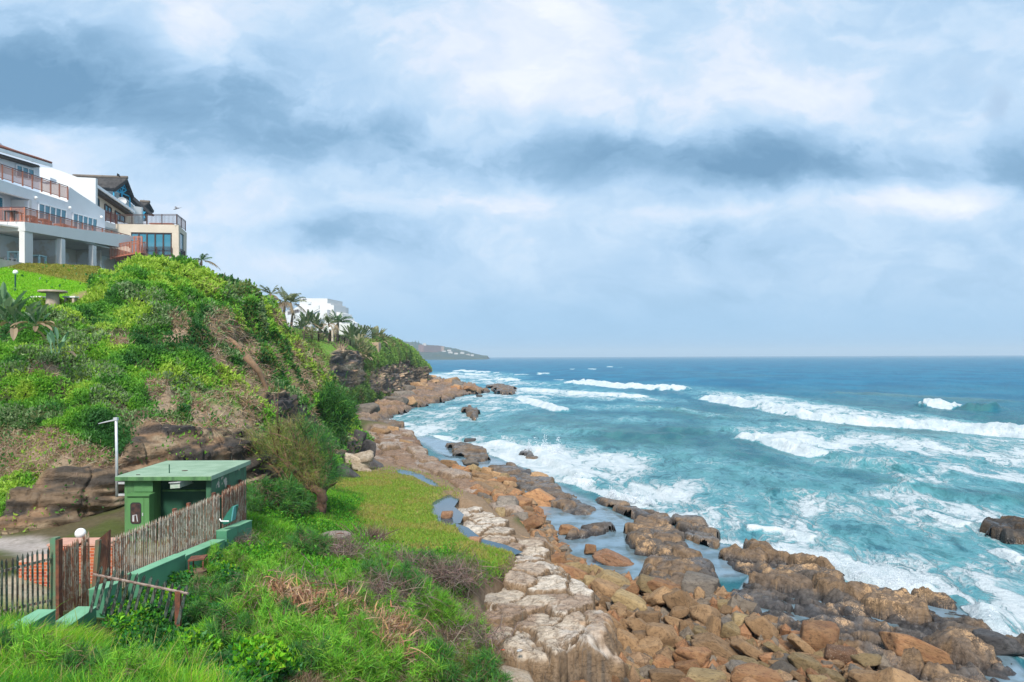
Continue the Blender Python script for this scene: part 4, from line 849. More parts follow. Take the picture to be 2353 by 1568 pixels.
def build_boulders():
    R = np.random.default_rng(12); placed = []
    for u, v, w, h, rt, kind, var, lab in HEROES:
        dk = kind == 'black'; p0 = G(u, v, 1.0); inb = polysd(np.array([p0.x]), np.array([p0.y]), [tuple(G(a, b, .45).xy) for a, b in BED])[0] > .3; p = G(u, v + h * .05, .25 if dk else 1.0 if inb else .28 if u < 1480 else .62); s = p.y / FP; h = h * (2.0 if dk else 1); sx, sz = w * s / 2, h * s / 2
        el = max(.62, 1.0); loc = Vector((p.x, p.y + .1, p.z))
        sy = .55 * sx + .45 * sz
        # seen from above at ~20 degrees: part of the height in the picture is depth
        boulder('boulder', lab, 'boulder', kind, loc, (sx * 1.08, sy, sz * 1.12), (0, math.radians(rt), R.uniform(-.25, .25)), var)
        placed.append((loc.x, loc.y, (sx + sy) / 2))
    poly = np.array([list(G(a, b, .6).xy) for a, b in BED]); lo, hi = poly.min(0), poly.max(0); cnt = 0; tries = 0
    hr = np.array(placed)
    while cnt < 300 and tries < 60000:
        tries += 1; f = tries / 60000.
        x, y = R.uniform(lo, hi); 
        if y > 75: continue
        if polysd(np.array([x]), np.array([y]), poly)[0] < (.6 if 30 < y < 62 else .2): continue
        r = float(np.clip(R.lognormal(-.76 - .45 * min(1, f * 3), .40), .24, 1.05)); 
        if y > 45: r = max(r, .45) * 1.15
        q = np.array(placed); dd = np.hypot(q[:, 0] - x, q[:, 1] - y)
        if np.any(dd < .80 * (q[:, 2] + r)): continue
        u, v = proj(np.array([x, y, .9]))
        kind = R.choice(['brown', 'rust', 'olive', 'grey'], p=[.5, .2, .2, .1] if u > 1330 else [.48, .36, .06, .10])
        lab = {'brown': 'smaller rounded brown boulder in the heap between pale shelf and reef', 'rust': 'smaller rust-orange boulder in the heap between pale shelf and reef', 'olive': 'smaller olive-tan boulder in the heap between pale shelf and reef', 'grey': 'smaller grey boulder in the heap between pale shelf and reef'}[kind]
        boulder('boulder', lab, 'boulder', kind, (x, y, .55 + .45 * r + R.uniform(-.15, .3)), (r * R.uniform(1.0, 1.4), r * R.uniform(.8, 1.05), r * R.uniform(.6, .95)), (R.uniform(-.35, .35), R.uniform(-.1, .55), R.choice([R.uniform(-.5, .3), R.uniform(0, 6.28)])), int(R.integers(16)), f'smaller {kind} boulders of the heap')
        placed.append((x, y, r)); cnt += 1
    # on the far foreshore
    poly = np.array([list(G(a, b, 1.5).xy) for a, b in FORE]); lo, hi = poly.min(0), poly.max(0); cnt = 0
    far = []
    for _ in range(4000):
        if cnt >= 30: break
        x, y = R.uniform(lo, hi)
        if polysd(np.array([x]), np.array([y]), poly)[0] < .5: continue
        r = R.uniform(1.0, 2.5)
        if any(math.hypot(a - x, b - y) < .9 * (r + c) for a, b, c in far): continue
        kind = R.choice(['brown', 'grey', 'rust'], p=[.4, .4, .2]); far.append((x, y, r)); cnt += 1
        boulder('boulder', f'distant {dict(brown="brown", grey="grey", rust="reddish")[kind]} boulder on the foreshore below the second cliff', 'boulder', kind, (x, y, 1.2 + .35 * r), (r * 1.4, r, r * .75), (R.uniform(-.2, .2), R.uniform(-.2, .3), R.uniform(0, 6.28)), int(R.integers(16)), f'distant {kind} foreshore boulders')
    # single rocks lying on the terrace and at the foot of the near hill
    for u, v, w, h, z, kind, var, rt, lab in [(877,1146,26,13,2.6,'pale',2,0,'single pale pinkish stone on the terrace grass'),(1028,1178,30,20,2.5,'terr',4,0,'orange stone at the edge of the largest terrace pool'),(1090,1240,34,20,2.4,'terr',6,0,'orange stone between terrace pools'),(838,1078,34,22,2.5,'pale',8,0,'pale boulder below the slide of black rocks'),
       (812,1052,62,44,3.2,'pale',5,12,'big pale grey block among black rocks at the foot of the hill'),(832,1046,44,26,3.6,'pale',11,-8,'pale slab lying on top of the big grey block'),(845,1025,36,52,3.0,'black',3,15,'tall black rock at the corner of the near hill'),(858,1062,46,26,2.6,'black',9,20,'black slab right of the pale grey block'),(800,1082,60,36,3.0,'black',12,30,'black leaning slab left of the pale grey block'),(838,1062,34,22,2.6,'terr',14,10,'orange stone below the pale grey block'),
       (826,1000,30,44,3.4,'black',7,10,'black rock under the grassy nose of the near hill'),(2171,1189,32,7,.15,'black',1,0,'tiny dark rock awash left of the black mussel rock'),(1960,1133,1,1,0,'black',1,0,None),(1100,908,14,8,.5,'black',5,0,'small dark rock in foam between the two far reefs'),(1078,892,50,12,1.0,'grey',7,0,'grey rock ridge running out from the far foreshore'),(1040,905,14,7,.4,'black',9,0,'dark rock at the water edge of the far foreshore'),
       (900,1016,30,9,.6,'black',2,0,'flat dark rock in water beside the brown slabs'),(930,1016,34,30,1.2,'brown',5,8,'brown square rock at the seaward edge of the slabs'),(960,1022,26,10,.4,'black',13,0,'small dark rock in the channel beside the square brown one'),(1080,1060,36,20,.8,'grey',0,0,'grey boulder where the slabs meet the channel'),(1030,1062,44,22,1.0,'brown',3,0,'brown boulder at the seaward end of the slabs'),
       (1080,1010,30,9,.3,'black',6,0,'thin dark rock awash above the layered channel rock'),(1170,1440,1,1,0,'pale',1,0,None),(1238,1508,50,22,1.2,'olive',10,10,'wet tan boulder at the foot of the pale shelf near driftwood litter'),(1180,1550,110,40,1.4,'pale',13,4,'smooth pale grey slab with a hollow at the bottom edge'),(890,1190,16,5,2.7,'grey',3,0,'dark flat stone lying on the terrace grass'),
       (905,984,36,18,1.8,'brown',1,0,'brown rock hump at the far end of the slabs'),(868,988,44,20,2.0,'brown',15,0,'rounded brown rock beside the black corner of the hill')]:
        if lab is None: continue
        p = G(u, v + h * .2, z); s = p.y / FP
        boulder('boulder', lab, 'boulder', kind, p, (w * s * .54, w * s * .42, max(.08, h * s * .58)), (0, math.radians(rt), R.uniform(-.3, .3)), var)
build_boulders()
def pebbles():
    R = np.random.default_rng(5); poly = np.array([list(G(a, b, .6).xy) for a, b in BED]); n = 4600
    x = R.uniform(poly[:, 0].min(), poly[:, 0].max(), n * 3); y = R.uniform(20, 60, n * 3); k = polysd(x, y, poly) > -.2; x, y = x[k][:n], y[k][:n]; n = len(x)
    import bmesh
    bm = bmesh.new(); bmesh.ops.create_icosphere(bm, subdivisions=1, radius=1); V0_ = np.array([v.co[:] for v in bm.verts]); F0 = np.array([[v.index for v in f.verts] for f in bm.faces]); bm.free()
    s = (.09 + .36 * R.random(n) ** 2)[:, None] * R.uniform(.6, 1.4, (n, 3)); z = .42 + R.uniform(-.05, .3, n)
    V = V0_[None] * (1 + .25 * R.normal(size=(n, len(V0_), 1))) * s[:, None] + np.stack([x, y, z], -1)[:, None]; F = (F0[None] + (np.arange(n) * len(V0_))[:, None, None]).reshape(-1, 3)
    c = np.array([(.24, .15, .08), (.32, .20, .11), (.20, .16, .12), (.32, .16, .075)])[R.integers(0, 4, n)]
    o = link('pebbles', npmesh('pebbles', V.reshape(-1, 3), F, False, dict(wet=np.zeros(n * len(V0_))), dict(col=np.repeat(c, len(V0_), 0))), M_BED); tag(o, 'small stones filling the gaps between the boulders', 'pebbles', kind='stuff')
pebbles()
# ------------------------------------------------------------------ vegetation
LEAF = leafmat('leaf'); NEEDLE = leafmat('needle', .3); DRY = leafmat('dry_leaf', .2, .8, .1); GRASSM = leafmat('grass_blade', .4)
BARK = simple('bark', (.20, .125, .08), (.11, .07, .05), 3, .9, .15, .8, 9)
def unit(a): return a / (np.linalg.norm(a, axis=-1, keepdims=True) + 1e-9)
def leaf_geo(Pn, D, L, Wd, R, up=None, fold=.25):
    n = len(Pn); D = unit(D); r = R.normal(size=(n, 3)) if up is None else np.broadcast_to(up, (n, 3)) + .5 * R.normal(size=(n, 3))
    S = unit(np.cross(D, r)); Nn = np.cross(S, D); L = np.broadcast_to(L, n)[:, None]; Wd = np.broadcast_to(Wd, n)[:, None]
    b = Pn; m = Pn + D * L * .48 + Nn * L * .06; t = Pn + D * L - Nn * L * .05
    V = np.stack([b, m + S * Wd * .5 + Nn * Wd * fold, t, m - S * Wd * .5 + Nn * Wd * fold], 1)
    return V.reshape(-1, 3), np.arange(4 * n).reshape(-1, 4)
def blade_geo(Pn, D, L, Wd, R, bend=.5, seg=3):
    """bent blades: seg quads ending in a point"""
    n = len(Pn); D = unit(D); L = np.broadcast_to(L, n)[:, None]; Wd = np.broadcast_to(Wd, n)[:, None]
    side = unit(np.cross(D, R.normal(size=(n, 3)))); dr = unit(np.cross(side, D)); rows = []
    for k in range(seg + 1):
        f = k / seg; c = Pn + D * L * f + dr * L * bend * f * f * .6 - np.array((0, 0, 1.)) * L * bend * f * f * .35; w = Wd * .5 * (1 - f ** 1.5 * .92)
        rows += [c - side * w, c + side * w]
    V = np.stack(rows, 1); k2 = 2 * (seg + 1); base = (np.arange(n) * k2)[:, None, None]
    q = np.array([[2 * k, 2 * k + 1, 2 * k + 3, 2 * k + 2] for k in range(seg)])[None]
    return V.reshape(-1, 3), (base + q).reshape(-1, 4)
def pick(R, n, cols, w):
    c = np.array(cols)[R.choice(len(cols), n, p=np.array(w) / sum(w))]; return c * R.uniform(.72, 1.28, (n, 1)) * (1 + .1 * R.normal(size=(n, 3)))
def veg(name, geo, col, mat, parent=None, label=None, cat=None, kind=None, loc=None):
    V, F = geo; k = len(V) // len(col)
    o = link(name, npmesh(name, V, F, False, None, dict(col=np.clip(np.repeat(col, k, 0), .004, .9))), mat, parent, loc)
    return tag(o, label, cat, None, kind) if label or kind else o
DG, MG, BG, YG, GG = (.045, .15, .035), (.10, .27, .04), (.19, .42, .045), (.36, .50, .07), (.22, .31, .14)
BR1, BR2, BR3 = (.38, .27, .16), (.48, .37, .27), (.27, .19, .13)
def sample_grid(S, n, R, wfun):
    p = S['p']; a = np.linalg.norm(np.cross(p[1:, :-1] - p[:-1, :-1], p[:-1, 1:] - p[:-1, :-1]), axis=2)
    w = a * wfun(S)[:-1, :-1]; w = w.ravel() / w.sum(); i = R.choice(len(w), n, p=w); r, c = i // a.shape[1], i % a.shape[1]
    fu, fv = R.random((n, 1)), R.random((n, 1))
    q = p[r, c] * (1 - fu) * (1 - fv) + p[r + 1, c] * fu * (1 - fv) + p[r, c + 1] * (1 - fu) * fv + p[r + 1, c + 1] * fu * fv
    return q, S['n'][r, c], r, c
def hill_plants():
    R = np.random.default_rng(21); n = 320000
    def w(S):
        vis = ((S['u'] > -190) & (S['u'] < 880)) * np.clip(34 / S['p'][..., 1], .3, 1.2) ** 1.25
        face = np.clip(.15 + np.einsum('ijk,ijk->ij', S['n'], unit(np.array((0, 0, EYE)) - S['p'])), 0.02, 1)
        clump = sstep(fbm(S['p'] * .85, 3, 131), -.28, .12) * .85 + .15
        return vis * clump * (face ** .7) * (1 - .985 * S['rock']) * (1 - .998 * S['lawn'])
    q, nr, r, c = sample_grid(HILL, n, R, w)
    u, v = proj(q); dist = q[:, 1]; nz = 12 * fbm(q * .5, 3, 8)
    brn = zone(u, v, BRN, 14, nz); brn = np.maximum(brn, sstep(fbm(q * .33, 4, 71), .15, .25) * .8 * sstep(u, 400, 520)); bri = zone(u, v, BRI, 16, nz)
    lum = fbm(q * .55, 3, 77); big = fbm(q * .22, 3, 79)
    cg = np.zeros((n, 3)); t = R.random(n) * .16 + .46 + .95 * lum + .45 * big + .42 * bri
    cols = np.array([DG, DG, MG, BG, YG]); tt = np.clip(t, 0, .999) * 4; i = np.minimum(tt.astype(int), 3); f = (tt - i)[:, None]; cg = cols[i] * (1 - f) + cols[i + 1] * f
    gg = (fbm(q * .4, 3, 83) > .12) & (R.random(n) < .7) & (bri < .4); cg[gg] = np.array(GG) * R.uniform(.7, 1.25, (gg.sum(), 1))
    cb = pick(R, n, [BR1, BR2, BR3], [4, 4, 2]); isb = R.random(n) < sstep(brn, .25, .75) * .93
    olive = (R.random(n) < .35 * sstep(u, 350, 600)) & (fbm(q * .6, 2, 88) > 0); cg[olive] = np.array((.2, .22, .06)) * R.uniform(.7, 1.2, (olive.sum(), 1))
    cg *= R.uniform(.86, 1.2, (n, 1)); col = np.where(isb[:, None], cb, cg)
    L = np.clip(dist * .0050, .13, .40) * R.uniform(.6, 1.35, n); Wd = np.where(isb, L * .12, L * .55); L = np.where(isb, L * 2.0, L)
    up = np.array((0, 0, 1.)); cl = fbm(q * .85, 3, 131); h = (.10 + .55 * sstep(cl, -.25, .45)) * R.uniform(.35, 1.0, n) * .62 * np.where(isb, .7, 1.0) * np.clip(dist / 40, .8, 1.3)
    pos = q + (nr * .8 + up * .5) * h[:, None] - nr * .05
    D = np.where(isb[:, None], R.normal(size=(n, 3)) + nr * .25 - up * .5, nr * .7 + up * .45 + .75 * R.normal(size=(n, 3)))
    keep = ~isb
    veg('hill_shrubbery', leaf_geo(pos[keep], D[keep], L[keep], Wd[keep], R), col[keep], LEAF, label='dense green coastal scrub covering the near hill', cat='scrub', kind='stuff')
    veg('hill_dry_brush', blade_geo(pos[isb], D[isb], L[isb], Wd[isb], R, .4, 2), col[isb], DRY, label='brown dry brush hanging on the near hill', cat='brush', kind='stuff')
    # short turf of the lawn edge
    def wl(S): return S['lawn'] * (S['u'] > -120) * (S['u'] < 300)
    q, nr, r, c = sample_grid(HILL, 16000, R, wl); u, v = proj(q); ol = (v - (612 + u * .2)) < 0
    col = np.where(ol[:, None], pick(R, 16000, [(.24, .23, .04), (.18, .21, .03)], [1, 1]), pick(R, 16000, [(.16, .40, .012), (.20, .44, .02)], [1, 1]))
    br = zone(u, v, [BARE], 6) > .5; k = ~br
    veg('lawn_grass', blade_geo(q[k], (np.array((0, 0, 1.)) + .5 * R.normal(size=q.shape))[k], R.uniform(.06, .13, len(q))[k], .05, R, .3, 1), col[k], GRASSM, label='mown lawn sloping below the houses', cat='lawn', kind='stuff')
    # bluff
    n = 48000
    def wb(S):
        face = np.clip(.12 + np.einsum('ijk,ijk->ij', S['n'], unit(np.array((0, 0, EYE)) - S['p'])), 0.01, 1); return face * np.clip(150 / S['p'][..., 1], .2, 1.3) ** 2 * (1 - .995 * S['rock']) * (1 - .75 * S['smooth']) * (S['u'] > 640)
    q, nr, r, c = sample_grid(BLUFF, n, R, wb); sm = BLUFF['smooth'][r, c]; u, v = proj(q)
    t = np.clip(.42 + .8 * fbm(q * .12, 3, 5) + .25 * R.normal(size=n) * .6 + .45 * sm, 0, .999) * 3; cols = np.array([(.10, .18, .05), (.15, .27, .055), (.21, .36, .06), (.30, .40, .09)]); i = np.minimum(t.astype(int), 2); f = (t - i)[:, None]
    col = (cols[i] * (1 - f) + cols[i + 1] * f) * R.uniform(.75, 1.25, (n, 1)); dry = (fbm(q * .15, 3, 15) > .2) & (R.random(n) < .5); col[dry] = np.array((.2, .17, .07)) * R.uniform(.7, 1.2, (dry.sum(), 1))
    L = np.clip(q[:, 1] * .0027, .25, .85) * R.uniform(.6, 1.3, n) * (1 - .6 * sm); h = np.abs(R.normal(0, .18, n)) * (1 - .9 * sm)
    veg('bluff_scrub', leaf_geo(q + nr * h[:, None], nr * .6 + np.array((0, 0, .5)) + .8 * R.normal(size=(n, 3)), L, L * .5, R), col, LEAF, label='grass and low scrub covering the second bluff', cat='scrub', kind='stuff')
hill_plants()

def in_px(polys, n, R, zlift=0., Yr=(8, 70), X=(-30, 8)):
    """points of the ground whose place falls inside the outlines, evenly over the ground with more close by"""
    out = []
    tot = 0
    while tot < n:
        m = 60000; y = np.exp(R.uniform(math.log(Yr[0]), math.log(Yr[1]), m)); x = R.uniform(X[0], X[1], m)
        a = x / y; k = (a > -.80) & (a < .12); x, y = x[k], y[k]; z = gz(x, y); u, v = proj(np.stack([x, y, z], -1))
        ins = np.zeros(len(x), bool)
        for p in polys: ins |= polysd(u, v, p) + 10 * R.normal(size=len(x)) > 0
        out.append(np.stack([x, y, z], -1)[ins]); tot += ins.sum()
        if len(out) > 80: break
    return np.concatenate(out)[:n]
UP = np.array((0, 0, 1.))
MOUND = [(570,1130),(640,1120),(720,1130),(760,1100),(800,1090),(840,1130),(800,1190),(860,1260),(960,1290),(1040,1270),(1150,1320),(1060,1350),(1000,1400),(900,1420),(700,1400),(560,1360),(450,1360),(440,1300),(520,1260),(580,1235)]
FRONT = [(430,1370),(560,1350),(700,1380),(900,1400),(1050,1380),(1110,1420),(1100,1500),(1130,1580),(1100,1680),(300,1680),(420,1500)]
TALL = [(-120,1440),(40,1435),(120,1455),(230,1490),(360,1520),(480,1568),(560,1640),(560,1800),(-200,1800)]
VINES = [(262,1425),(330,1385),(420,1345),(500,1330),(560,1370),(560,1420),(580,1470),(690,1530),(780,1720),(300,1700),(280,1500)]
def ground_plants():
    R = np.random.default_rng(33)
    q = in_px([TERR], 60000, R, Yr=(28, 66), X=(-22, 4)); n = len(q); t = fbm(q * np.array((.5, .5, 0)), 3, 6)
    col = np.where((t > .08)[:, None], pick(R, n, [(.33, .32, .07), (.27, .31, .06), (.36, .30, .12)], [3, 3, 2]), pick(R, n, [(.19, .32, .04), (.25, .36, .045), (.28, .31, .07)], [3, 3, 2]))
    veg('terrace_grass', blade_geo(q, UP + .55 * R.normal(size=(n, 3)), R.uniform(.10, .24, n), .035, R, .5, 2), col, GRASSM, label='olive coarse grass on the flat terrace', cat='grass', kind='stuff')
    q = in_px([MOUND], 90000, R, Yr=(17, 48), X=(-17, 2)); n = len(q); t = fbm(q * np.array((.6, .6, 0)), 3, 16)
    col = np.where((t > .05)[:, None], pick(R, n, [(.11, .34, .018), (.17, .40, .025), (.25, .42, .05)], [3, 3, 1]), pick(R, n, [(.06, .21, .022), (.10, .28, .022), (.20, .24, .07)], [3, 3, 1]))
    hm = np.where(t > .2, 1.4, 1.0)
    veg('bank_grass', blade_geo(q, UP + .6 * R.normal(size=(n, 3)), R.uniform(.14, .36, n) * hm, .03, R, .6, 2), col, GRASSM, label='bright green grass on the bank beside the hut', cat='grass', kind='stuff')
    # leafy low plants amongst it
    k = (fbm(q * np.array((.45, .45, 0)), 3, 36) > .06); q2 = q[k][:26000]; n = len(q2)
    veg('bank_weeds', leaf_geo(q2 + UP * np.abs(R.normal(0, .16, n))[:, None], UP * .8 + R.normal(size=(n, 3)), R.uniform(.07, .17, n), R.uniform(.04, .09, n), R), pick(R, n, [(.05, .2, .02), (.10, .33, .02), (.2, .4, .03)], [2, 3, 1]), LEAF, label='broad-leaved weeds among the bank grass', cat='weeds', kind='stuff')
    q = in_px([FRONT], 90000, R, Yr=(9, 34), X=(-14, 2)); n = len(q); t = fbm(q * np.array((.7, .7, 0)), 3, 26); dry = (fbm(q * np.array((.5, .5, 0)), 3, 29) > .04)
    col = np.where(dry[:, None], pick(R, n, [(.24, .17, .10), (.17, .12, .085), (.32, .25, .13)], [3, 3, 1]), np.where((t > 0)[:, None], pick(R, n, [(.10, .28, .02), (.16, .36, .025), (.22, .36, .05)], [3, 3, 1]), pick(R, n, [(.05, .17, .03), (.08, .24, .022)], [3, 3])))
    veg('front_grass', blade_geo(q, UP + .7 * R.normal(size=(n, 3)), R.uniform(.12, .32, n), .018, R, .6, 2), col, GRASSM, label='rough mixed grass on the bank in front', cat='grass', kind='stuff')
    q = in_px([TALL], 62000, R, Yr=(6.5, 17), X=(-13, 0)); n = len(q); t = fbm(q * np.array((.9, .9, 0)), 3, 46)
    col = np.where((t > .02)[:, None], pick(R, n, [(.22, .46, .03), (.33, .52, .04), (.15, .38, .03)], [3, 3, 2]), pick(R, n, [(.055, .22, .03), (.10, .32, .02), (.16, .38, .02)], [2, 3, 2]))
    st = R.random(n) < .012; col[st] = np.array((.42, .33, .13)) * R.uniform(.8, 1.2, (st.sum(), 1))
    lean = np.array((.35, -.1, 0)) + .75 * np.stack([fbm(q * .8, 2, 57), fbm(q * .8, 2, 58), q[:, 0] * 0], -1)
    veg('tall_grass', blade_geo(q, UP + lean + .33 * R.normal(size=(n, 3)), R.uniform(.22, .55, n) * np.where(st, 1.6, 1) * (1 + .9 * fbm(q * np.array((1.6, 1.6, 0)), 2, 49)), .014, R, .55, 3), col, GRASSM, label='tall bright grass filling the lower left corner', cat='grass', kind='stuff')
    q = in_px([VINES], 62000, R, Yr=(12, 24), X=(-14, -4)); n = len(q); hump = np.clip(.12 + .8 * np.abs(fbm(q * np.array((.8, .8, 0)), 3, 66)), 0, .6); t = fbm(q * np.array((1.1, 1.1, 0)), 3, 69) + .25 * R.normal(size=n)
    col = np.where((t > .18)[:, None], pick(R, n, [(.24, .46, .025), (.16, .40, .02)], [1, 1]), np.where((t > -.05)[:, None], pick(R, n, [(.09, .31, .02), (.06, .24, .025)], [1, 1]), pick(R, n, [(.03, .14, .03), (.10, .22, .07), (.05, .19, .05)], [2, 1, 2])))
    veg('creeper', leaf_geo(q + UP * (hump * R.uniform(.55, 1.05, n))[:, None], UP * .6 + R.normal(size=(n, 3)) * .8 + np.array((0, -.4, 0)), R.uniform(.07, .17, n), R.uniform(.05, .11, n), R), col, LEAF, label='bright leafy creeper round the fallen fence panel', cat='creeper', kind='stuff')
ground_plants()

# --- feathery shrubs -------------------------------------------------
def tuft_mesh(seed, rx, rz, ntuft, nneed, L, W_, cols, wts, drop=.3):
    R = np.random.default_rng(seed); V, F, C, base = [], [], [], 0; st = MB()
    for i in range(ntuft):
        a = R.uniform(0, 6.28); rr = rx * math.sqrt(R.random()); c = np.array((rr * math.cos(a), rr * math.sin(a), rz * (1 - .75 * (rr / rx) ** 2) * R.uniform(.55, 1.1)))
        out = unit(np.array((c[0], c[1], c[2] * .8 + .35)))
        D = out * .55 + .75 * R.normal(size=(nneed, 3)) + UP * .2
        pos = c + .03 * R.normal(size=(nneed, 3)) - out * .05 + np.outer(R.uniform(-.2, .04, nneed), out)
        v, f = blade_geo(pos, D, L * R.uniform(.55, 1.15, nneed), W_, R, drop, 2); V.append(v); F.append(f + base); base += len(v)
        C.append(pick(R, nneed, cols, wts) * R.uniform(.75, 1.25))
        if i % 4 == 0:
            cd = c * .72; v, f = blade_geo(cd + .08 * R.normal(size=(60, 3)), R.normal(size=(60, 3)) - UP * .3, .22 * R.uniform(.5, 1.2, 60), .009, R, .5, 2); V.append(v); F.append(f + base); base += len(v); C.append(pick(R, 60, [(.26, .18, .12), (.19, .135, .095)], [1, 1]))
        m = c * .55 + R.normal(size=3) * .06; st.tube([(0, 0, -.15), tuple(m), tuple(c)], [.028, .018, .006], 4)
    V = np.concatenate(V); F = np.concatenate(F); C = np.concatenate(C)
    me = npmesh('foliage', V, F, False, None, dict(col=np.clip(np.repeat(C, len(V) // len(C), 0), .004, .9))); me.materials.append(NEEDLE)
    sm = bpy.data.meshes.new('stem'); sm.from_pydata(st.v, [], st.f); sm.materials.append(BARK); return me, sm
FG = [(.14, .36, .035), (.23, .45, .045), (.08, .25, .03)]; FD = [(.045, .16, .045), (.075, .22, .05), (.12, .29, .04)]; FO = [(.16, .24, .04), (.22, .27, .06), (.1, .2, .03)]
def feathery():
    R = np.random.default_rng(44)
    var = {'bright': [tuft_mesh(200 + i, .6, .6, 30, 150, .19, .009, FG, [3, 3, 1]) for i in range(4)], 'dark': [tuft_mesh(220 + i, .55, .65, 28, 150, .2, .010, FD, [2, 3, 2]) for i in range(3)], 'olive': [tuft_mesh(240 + i, .6, .55, 24, 130, .2, .009, FO, [2, 2, 2]) for i in range(2)]}
    spots = [(620,1380,20,'bright',1.2),(560,1400,19,'olive',1.1),(680,1410,19.5,'bright',1.),(520,1430,18,'dark',1.),(470,1400,19,'dark',.9),(750,1390,21,'bright',1.1),(800,1380,22,'bright',1.),(870,1370,23,'dark',1.1),(930,1400,23,'dark',1.2),(960,1370,25,'dark',1.1),(900,1420,21,'bright',1.1),(830,1430,20,'bright',1.1),(990,1420,23,'bright',1.2),
             (1040,1440,23,'bright',1.),(1075,1425,25,'bright',.9),(560,1490,16,'bright',1.2),(620,1520,15.5,'bright',1.3),(700,1530,15.5,'bright',1.2),(520,1530,15,'dark',1.),(760,1490,17.5,'bright',1.1),(800,1530,16.5,'bright',1.2),(850,1500,18,'dark',1.),(940,1540,17.5,'bright',1.2),(1000,1560,18,'dark',1.1),(1050,1500,20.5,'olive',1.2),(1080,1540,20,'olive',1.1),(1100,1560,19.5,'dark',1.1),
             (700,1300,25.5,'dark',1.1),(730,1290,26.5,'dark',1.),(660,1330,23,'bright',.9),(620,1340,22,'bright',.9),(970,1300,29,'dark',.9),(1000,1310,28.5,'dark',1.),(1060,1315,29,'dark',.7),(1080,1290,31,'olive',.7),(940,1470,20,'bright',1.1),(990,1490,20,'olive',1.),(880,1560,16,'bright',1.1),(740,1565,15,'bright',1.1),(660,1480,17,'dark',.9),(600,1450,17.5,'bright',1.),(450,1480,16.5,'dark',.8),(1030,1400,25,'bright',1.),
             (880,1325,26.5,'bright',.9),(840,1330,26,'bright',.8),(600,1150,33,'dark',1.4),(640,1155,33.5,'dark',1.5),(690,1165,34.5,'dark',1.3),(575,1160,31.5,'dark',1.),(480,1345,21,'bright',.8),(500,1320,22.5,'bright',.8),(540,1320,22.5,'bright',.8),(1090,1470,23.5,'bright',.7),(1075,1455,24,'bright',.7),(640,1550,15,'bright',1.),(700,1575,14.5,'dark',1.),(770,1580,14.3,'bright',1.1),(580,1560,14.6,'bright',.9),(40,1505,12.5,'bright',.8),(130,1535,12,'olive',.8),(225,1545,12.5,'bright',.8),(330,1560,12.5,'bright',.8),(70,1575,10.5,'bright',.7),(190,1590,10.5,'dark',.7),(420,1580,13,'bright',.8),(-20,1540,11,'dark',.7),(280,1600,10.5,'bright',.7)]
    lab = {'bright': 'bright green feathery shrub with needle-like tufts on the grassy bank', 'dark': 'dark green feathery shrub with needle-like tufts on the grassy bank', 'olive': 'olive feathery shrub with sparse needle tufts on the grassy bank'}
    for i, (u, v, Y, k, sc) in enumerate(spots):
        p = P(u, v, Y); z = float(gz(np.array([p.x]), np.array([p.y]), False)[0]); me, sm = var[k][i % len(var[k])]
        t = thing('feathery_shrub', lab[k], 'shrub', (p.x, p.y, z), f'{k} feathery shrubs'); f = link('foliage', me, None, t); s = link('stem', sm, None, t)
        t.rotation_euler = (R.uniform(-.15, .15), R.uniform(-.15, .15), R.uniform(0, 6.28)); sc *= 1.25; t.scale = (sc * R.uniform(.9, 1.25), sc * R.uniform(.9, 1.25), sc * R.uniform(.95, 1.3))
feathery()
